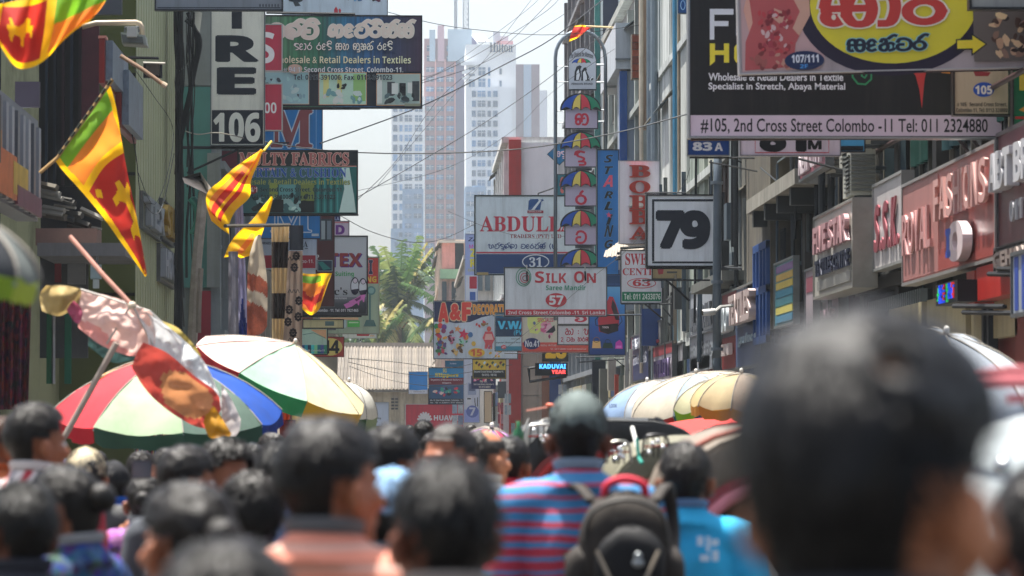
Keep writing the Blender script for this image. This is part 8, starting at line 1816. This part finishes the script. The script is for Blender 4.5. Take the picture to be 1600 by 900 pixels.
# ================================================================ TUK-TUKS
def arcw(w, h, r=.5, n=16, z0=0):
    """arched outline (x,z) from lower right over the top to lower left"""
    return [(w / 2, z0)] + [(w / 2 * math.copysign(abs(math.cos(a)) ** .55, math.cos(a)), z0 + h * r + h * (1 - r) * abs(math.sin(a)) ** .75) for a in [math.pi * i / n for i in range(n + 1)]] + [(-w / 2, z0)]
def tuk(label, x, Y, hood, bodyc, trim, rz=0, H=1.72, rack=False, emblem=False, Wd=1.3):
    t = root('tuk_tuk', label, 'tuk-tuk', (x, Y, 0), 'tuk-tuks queuing on the right'); o = Vector((x, Y, 0))
    def B(mb, nm, m, par=t, sm=False):
        mb.v = [tuple(Vector(p) + o) for p in mb.v]; return mb.build(nm, m, par, sm)
    hm = mat(hood, .55, var=.2, sc=6, bump=.3); bm_ = mat(bodyc, .25, var=.08); tm = mat(trim, .35); ch = mat('#b9bcbe', .2, .9); rub = mat('#141414', .8)
    secs = [(0, 1, 0), (.35, 1.0, .02), (.9, 1, .035), (1.5, .97, .03), (2.0, .9, -.03), (2.25, .82, -.1)]
    P = [[(q[0] * s_, y, q[1] + (dz if q[1] > 1.2 else 0)) for q in arcw(Wd, H - .85, .45, 18, .85)] for y, s_, dz in secs]
    B(MB().grid(P), 'canopy', hm, sm=True)
    # rear wall with an arched window opening
    outer = arcw(Wd, H - .62, .5, 18, .62); inner = arcw(Wd * .8, H - 1.09, .35, 18, .9)
    B(MB().grid([[(q[0] * 1.0, -.035, q[1]) for q in outer[3:-3]], [(q[0] * .97, -.06, q[1] - .1) for q in outer[3:-3]], [(q[0] * .95, -.035, q[1] - .13) for q in outer[3:-3]]]), 'hood_flap', hm, sm=True)
    B(MB().grid([[(q[0], -.01 - .0 * k, q[1]) for q in outer] if k == 0 else [(q[0], -.03, q[1]) for q in inner] for k in range(2)]), 'rear_surround', bm_, sm=True)
    B(MB().box(-Wd / 2, Wd / 2, -.02, .02, .62, 1.0), 'rear_lower_panel', hm)
    w = B(MB().prism([(q[0] * .97, q[1]) for q in inner], -.02, -.01), 'rear_window', mat('#0c0f12', .1, var=.3, sc=3))
    B(MB().tube([(q[0] * 1.04, -.045, q[1] + .01) for q in inner], .024, 7), 'window_trim', tm, w, True)
    B(MB().tube([(q[0] * 1.0, .0, q[1] + .005) for q in outer], .012, 7), 'canopy_piping', mat(hood, .6), sm=True)
    for y in (): B(MB().tube([(q[0] * 1.005, y, q[1] + .028) for q in arcw(Wd, H - .85, .45, 18, .85)], .012, 5), 'canopy_rib', hm, sm=True)
    if emblem: B(MB().tube([(q[0] * 1.01, .22, q[1] + .02) for q in arcw(Wd, H - .85, .45, 18, .85)], .012, 5), 'canopy_strap', mat('#8a4a3c', .6), sm=True)
    for k in range(5): B(MB().ell((-Wd / 2 * .9 + k * Wd * .225, .24, H - .13 + .12 * math.sin(math.pi * (k + .5) / 5)), (.018, .018, .018), 8, 6), 'stud', ch, sm=True)
    side = [(0, .32), (2.1, .32), (2.5, .5), (2.55, .82), (1.5, .86), (1.45, .55), (.95, .55), (.9, .86), (0, .86)]
    for s in (-1, 1):
        vs = []; mb = MB(); M = Matrix(((0, 1, 0, 0), (1, 0, 0, 0), (0, 0, 1, 0), (0, 0, 0, 1)))
        mb.prism(side, s * Wd / 2 - .03, s * Wd / 2 + .03, M); B(mb, 'side_panel', bm_)
        B(MB().tube([(s * Wd * .47, 2.1, .8), (s * Wd * .43, 2.1, H - .2)], .022, 6), 'windscreen_post', bm_)
    B(MB().box(-Wd / 2, Wd / 2, -.05, .1, .34, .64), 'rear_panel', bm_); B(MB().box(-Wd / 2, Wd / 2, 0, 2.2, .3, .36), 'floor', rub)
    B(MB().tube([(-Wd * .5, -.1, .36), (Wd * .5, -.1, .36)], .028, 8), 'bumper', ch); B(MB().tube([(-Wd * .45, -.12, .46), (Wd * .45, -.12, .46)], .02, 8), 'bumper', ch)
    for s in (-1, 1):
        B(MB().box(s * Wd * .42 - .06, s * Wd * .42 + .06, -.085, -.05, .48, .6), 'tail_light', mat('#a8141a', .2))
        wh = B(MB().tube([(s * Wd * .4 - .05, .35, .22), (s * Wd * .4 + .05, .35, .22)], .22, 18), 'wheel', rub); B(MB().tube([(s * Wd * .4 - .055, .35, .22), (s * Wd * .4 + .055, .35, .22)], .1, 12), 'rim', ch, wh)
        B(MB().tube([(s * Wd * .5, 2.0, 1.05), (s * (Wd * .5 + .14), 2.0, 1.12)], .01, 5), 'mirror_arm', ch); B(MB().ell((s * (Wd * .5 + .18), 2.0, 1.14), (.06, .015, .045), 12, 8), 'mirror', ch, sm=True)
    wh = B(MB().tube([(-.05, 2.45, .22), (.05, 2.45, .22)], .22, 18), 'wheel', rub)
    B(MB().box(-Wd * .42, Wd * .42, .3, .85, .5, .62), 'seat', mat('#3a1c1c', .6)); B(MB().box(-Wd * .42, Wd * .42, .24, .32, .6, 1.0), 'seat_back', mat('#3a1c1c', .6))
    B(MB().box(-.55, .55, 2.12, 2.15, .95, H - .25), 'windscreen', mat('#2a3338', .1, alpha=.5, var=0)); B(MB().ell((0, 2.6, .75), (.1, .06, .1), 12, 8), 'headlight', ch, sm=True)
    B(MB().box(-.16, .16, -.07, -.052, .36, .46), 'number_plate', mat('#b9a23a', .4))
    if rack:
        zt = H + rack; r_ = mat('#c9c9c4', .25, .8) if rack < .08 else mat('#c06a70', .4)
        for s in (-1, 1):
            B(MB().tube([(s * Wd * .46, .1, zt), (s * Wd * .46, 1.6, zt), (s * Wd * .46, 1.6, H - .1)], .008, 6), 'roof_rack_rail', r_, sm=True)
        B(MB().tube([(-Wd * .46, .1, zt), (Wd * .46, .1, zt)], .01, 6), 'roof_rack_rail', r_); B(MB().tube([(-Wd * .46, 1.6, zt), (Wd * .46, 1.6, zt)], .022, 6), 'roof_rack_rail', r_)
        if rack > .085: B(MB().tube([(-Wd * .46, .1, zt - .055), (Wd * .46, .1, zt - .055)], .01, 6), 'roof_rack_rail', r_)
    if emblem:
        mb = MB(); mb.add([(-.42, -.045, 1.02), (-.3, -.045, 1.02), (-.25, -.045, 1.13), (-.3, -.045, 1.21), (-.36, -.045, 1.17), (-.43, -.045, 1.22), (-.46, -.045, 1.1)], [(0, 1, 2, 3, 4, 5, 6)]); B(mb, 'window_sticker', mat('#a8a49c', .5), w)
        mb = MB(); mb.add([(-.36, -.048, 1.05), (-.31, -.048, 1.12), (-.3, -.048, 1.19), (-.34, -.048, 1.2), (-.38, -.048, 1.12)], [(0, 1, 2, 3, 4)]); B(mb, 'window_sticker', mat('#8a2420', .5), w)
    t.rotation_euler = (0, 0, R(rz)); return t
tuk('tuk-tuk with a brown grey hood and a sticker in its red trimmed window', W(1040, 700, 13.6).x + .64, 13.6, '#6a6054', '#8e1f28', '#b8707a', rz=0, H=1.64, emblem=True)
tuk('tuk-tuk with a greenish hood behind the sky blue shirt', W(948, 700, 19).x + .64, 19, '#64614f', '#8e2420', '#c2382c', H=1.58)
tuk('tuk-tuk with a pale grey hood ahead of the green hooded one', W(884, 660, 24).x + .6, 24, '#6a675c', '#7a2420', '#b9b4aa', H=1.58, Wd=1.1)
t = root('roof_rack', 'white plank rack on black posts over the pale grey hood', 'roof rack', W(992, 690, 22)); YY = 22.4
MB().box(W(942, 0, YY).x, W(1020, 0, YY).x, YY, YY + .7, zpx(660, YY), zpx(653, YY)).build('plank', mat('#d6d4cc', .5), t)
MB().tube([W(1017, 654, YY), W(1018, 700, YY)], .02, 6).build('post', mat('#1a1b1e', .4), t); MB().tube(crom([W(1022, 655, YY), W(1032, 658, YY), W(1038, 668, YY), W(1039, 695, YY)], 10), .018, 6).build('curved_post', mat('#2a2b2e', .3, .5), t)
for i in range(9): MB().ell(W(958 + i * 9.5, 706 - (i % 3) * 5, 20.5), (.016, .016, .012), 8, 6).build('chrome_knob', mat('#c9cbcc', .15, .9), t, True)
tuk('leaning black hooded tuk-tuk left of the grey cap', W(812, 700, 21.5).x + .56, 22, '#2b2c2c', '#8e2420', '#a02c28', rz=4, H=1.68, Wd=1.15)
tuk('nearest grey tuk-tuk with pink roof rails at the right edge', W(1536, 600, 7.2).x + .66, 7.2, '#7d8486', '#4a5052', '#2a2c2e', H=1.668, rack=.092)
def frame_set(label, px0, px1, y0, Y, col, seed):
    rn = random.Random(seed); t = root('luggage_frame', label, 'luggage frame', W((px0 + px1) / 2, y0 + 30, Y), 'luggage frames on the tuk-tuk hoods')
    MB().tube(crom([W(px0, y0 + 34, Y), W(px0 + 3, y0 + 6, Y), W(px0 + 12, y0, Y), W(px1 - 12, y0, Y), W(px1 - 3, y0 + 6, Y), W(px1, y0 + 34, Y)], 24), 2.4 * Y / FPX, 6).build('hoop', mat(col, .3, .6), t, True)
    for k in range(4):
        x = px0 + 8 + (px1 - px0 - 16) * k / 3; MB().tube([W(x, y0 + 2, Y), W(x + rn.uniform(-4, 4), y0 + 34, Y + .1)], 1.3 * Y / FPX, 5).build('upright', mat('#17181b', .5), t)
    MB().tube([W(px0 + 2, y0 + 18, Y), W(px1 - 2, y0 + 16, Y)], 1.4 * Y / FPX, 5).build('cross_bar', mat('#a02c28', .4), t)
    for k in range(4): MB().ell(W(px0 + 10 + rn.uniform(0, px1 - px0 - 20), y0 + rn.uniform(8, 30), Y - .03), (.012, .012, .012), 8, 6).build('chrome_cap', mat('#d4d6d6', .12, .9), t, True)
frame_set('chrome hooped luggage frame left of the grey cap on the leaning tuk-tuk', 822, 868, 664, 21.0, '#b4b4ae', 1)
frame_set('low luggage frame between the grey cap and the teal strapped pole', 948, 986, 690, 17.6, '#8f8f88', 2)
frame_set('dark luggage frame right of the teal strapped pole over the greenish hood', 1004, 1046, 680, 17.8, '#2c2c2e', 3)
# odd rods standing over the tuk-tuks
t = root('antenna_rods', 'bundle of rods and a rag on the roof of the leaning tuk-tuk', 'rods', W(860, 660, 21.3))
for a in ((822, 642, 868, 634, '#c08070', 2.6), (857, 632, 862, 670, '#2a2624', 3), (846, 690, 868, 640, '#141416', 7), (838, 665, 850, 655, '#b9b9b4', 3), (850, 655, 868, 654, '#b9b9b4', 3), (812, 690, 826, 655, '#16181a', 4)):
    MB().tube([W(a[0], a[1], 21.4), W(a[2], a[3], 21.6)], a[5] * 21.4 / FPX / 2, 6).build('rod', mat(a[4], .5), t)
MB().ell(W(859, 633, 21.3), (.025, .02, .012), 10, 6).build('orange_tip', mat('#d06a50', .5), t, True)
t = root('strapped_pole', 'white pole with a teal strap leaning over the greenish tuk-tuk hood', 'pole', W(998, 720, 18)); MB().tube([W(988, 668, 18.2), W(996, 700, 18)], .009, 6).build('pole', mat('#c9c9c4', .4), t); MB().tube([W(995, 685, 17.98), W(998, 715, 17.95), W(1003, 724, 17.9)], .009, 6).build('teal_strap', mat('#1f7a6c', .6), t)
t = root('bottle', 'green bottle standing beside the leaning tuk-tuk', 'bottle', W(810, 700, 20)); P = W(810, 700, 20); MB().tube([P, P + Vector((0, 0, .08)), P + Vector((0, 0, .11)), P + Vector((0, 0, .14))], [.03, .03, .012, .012], 10).build('glass', mat('#1f5a34', .1), t, True)
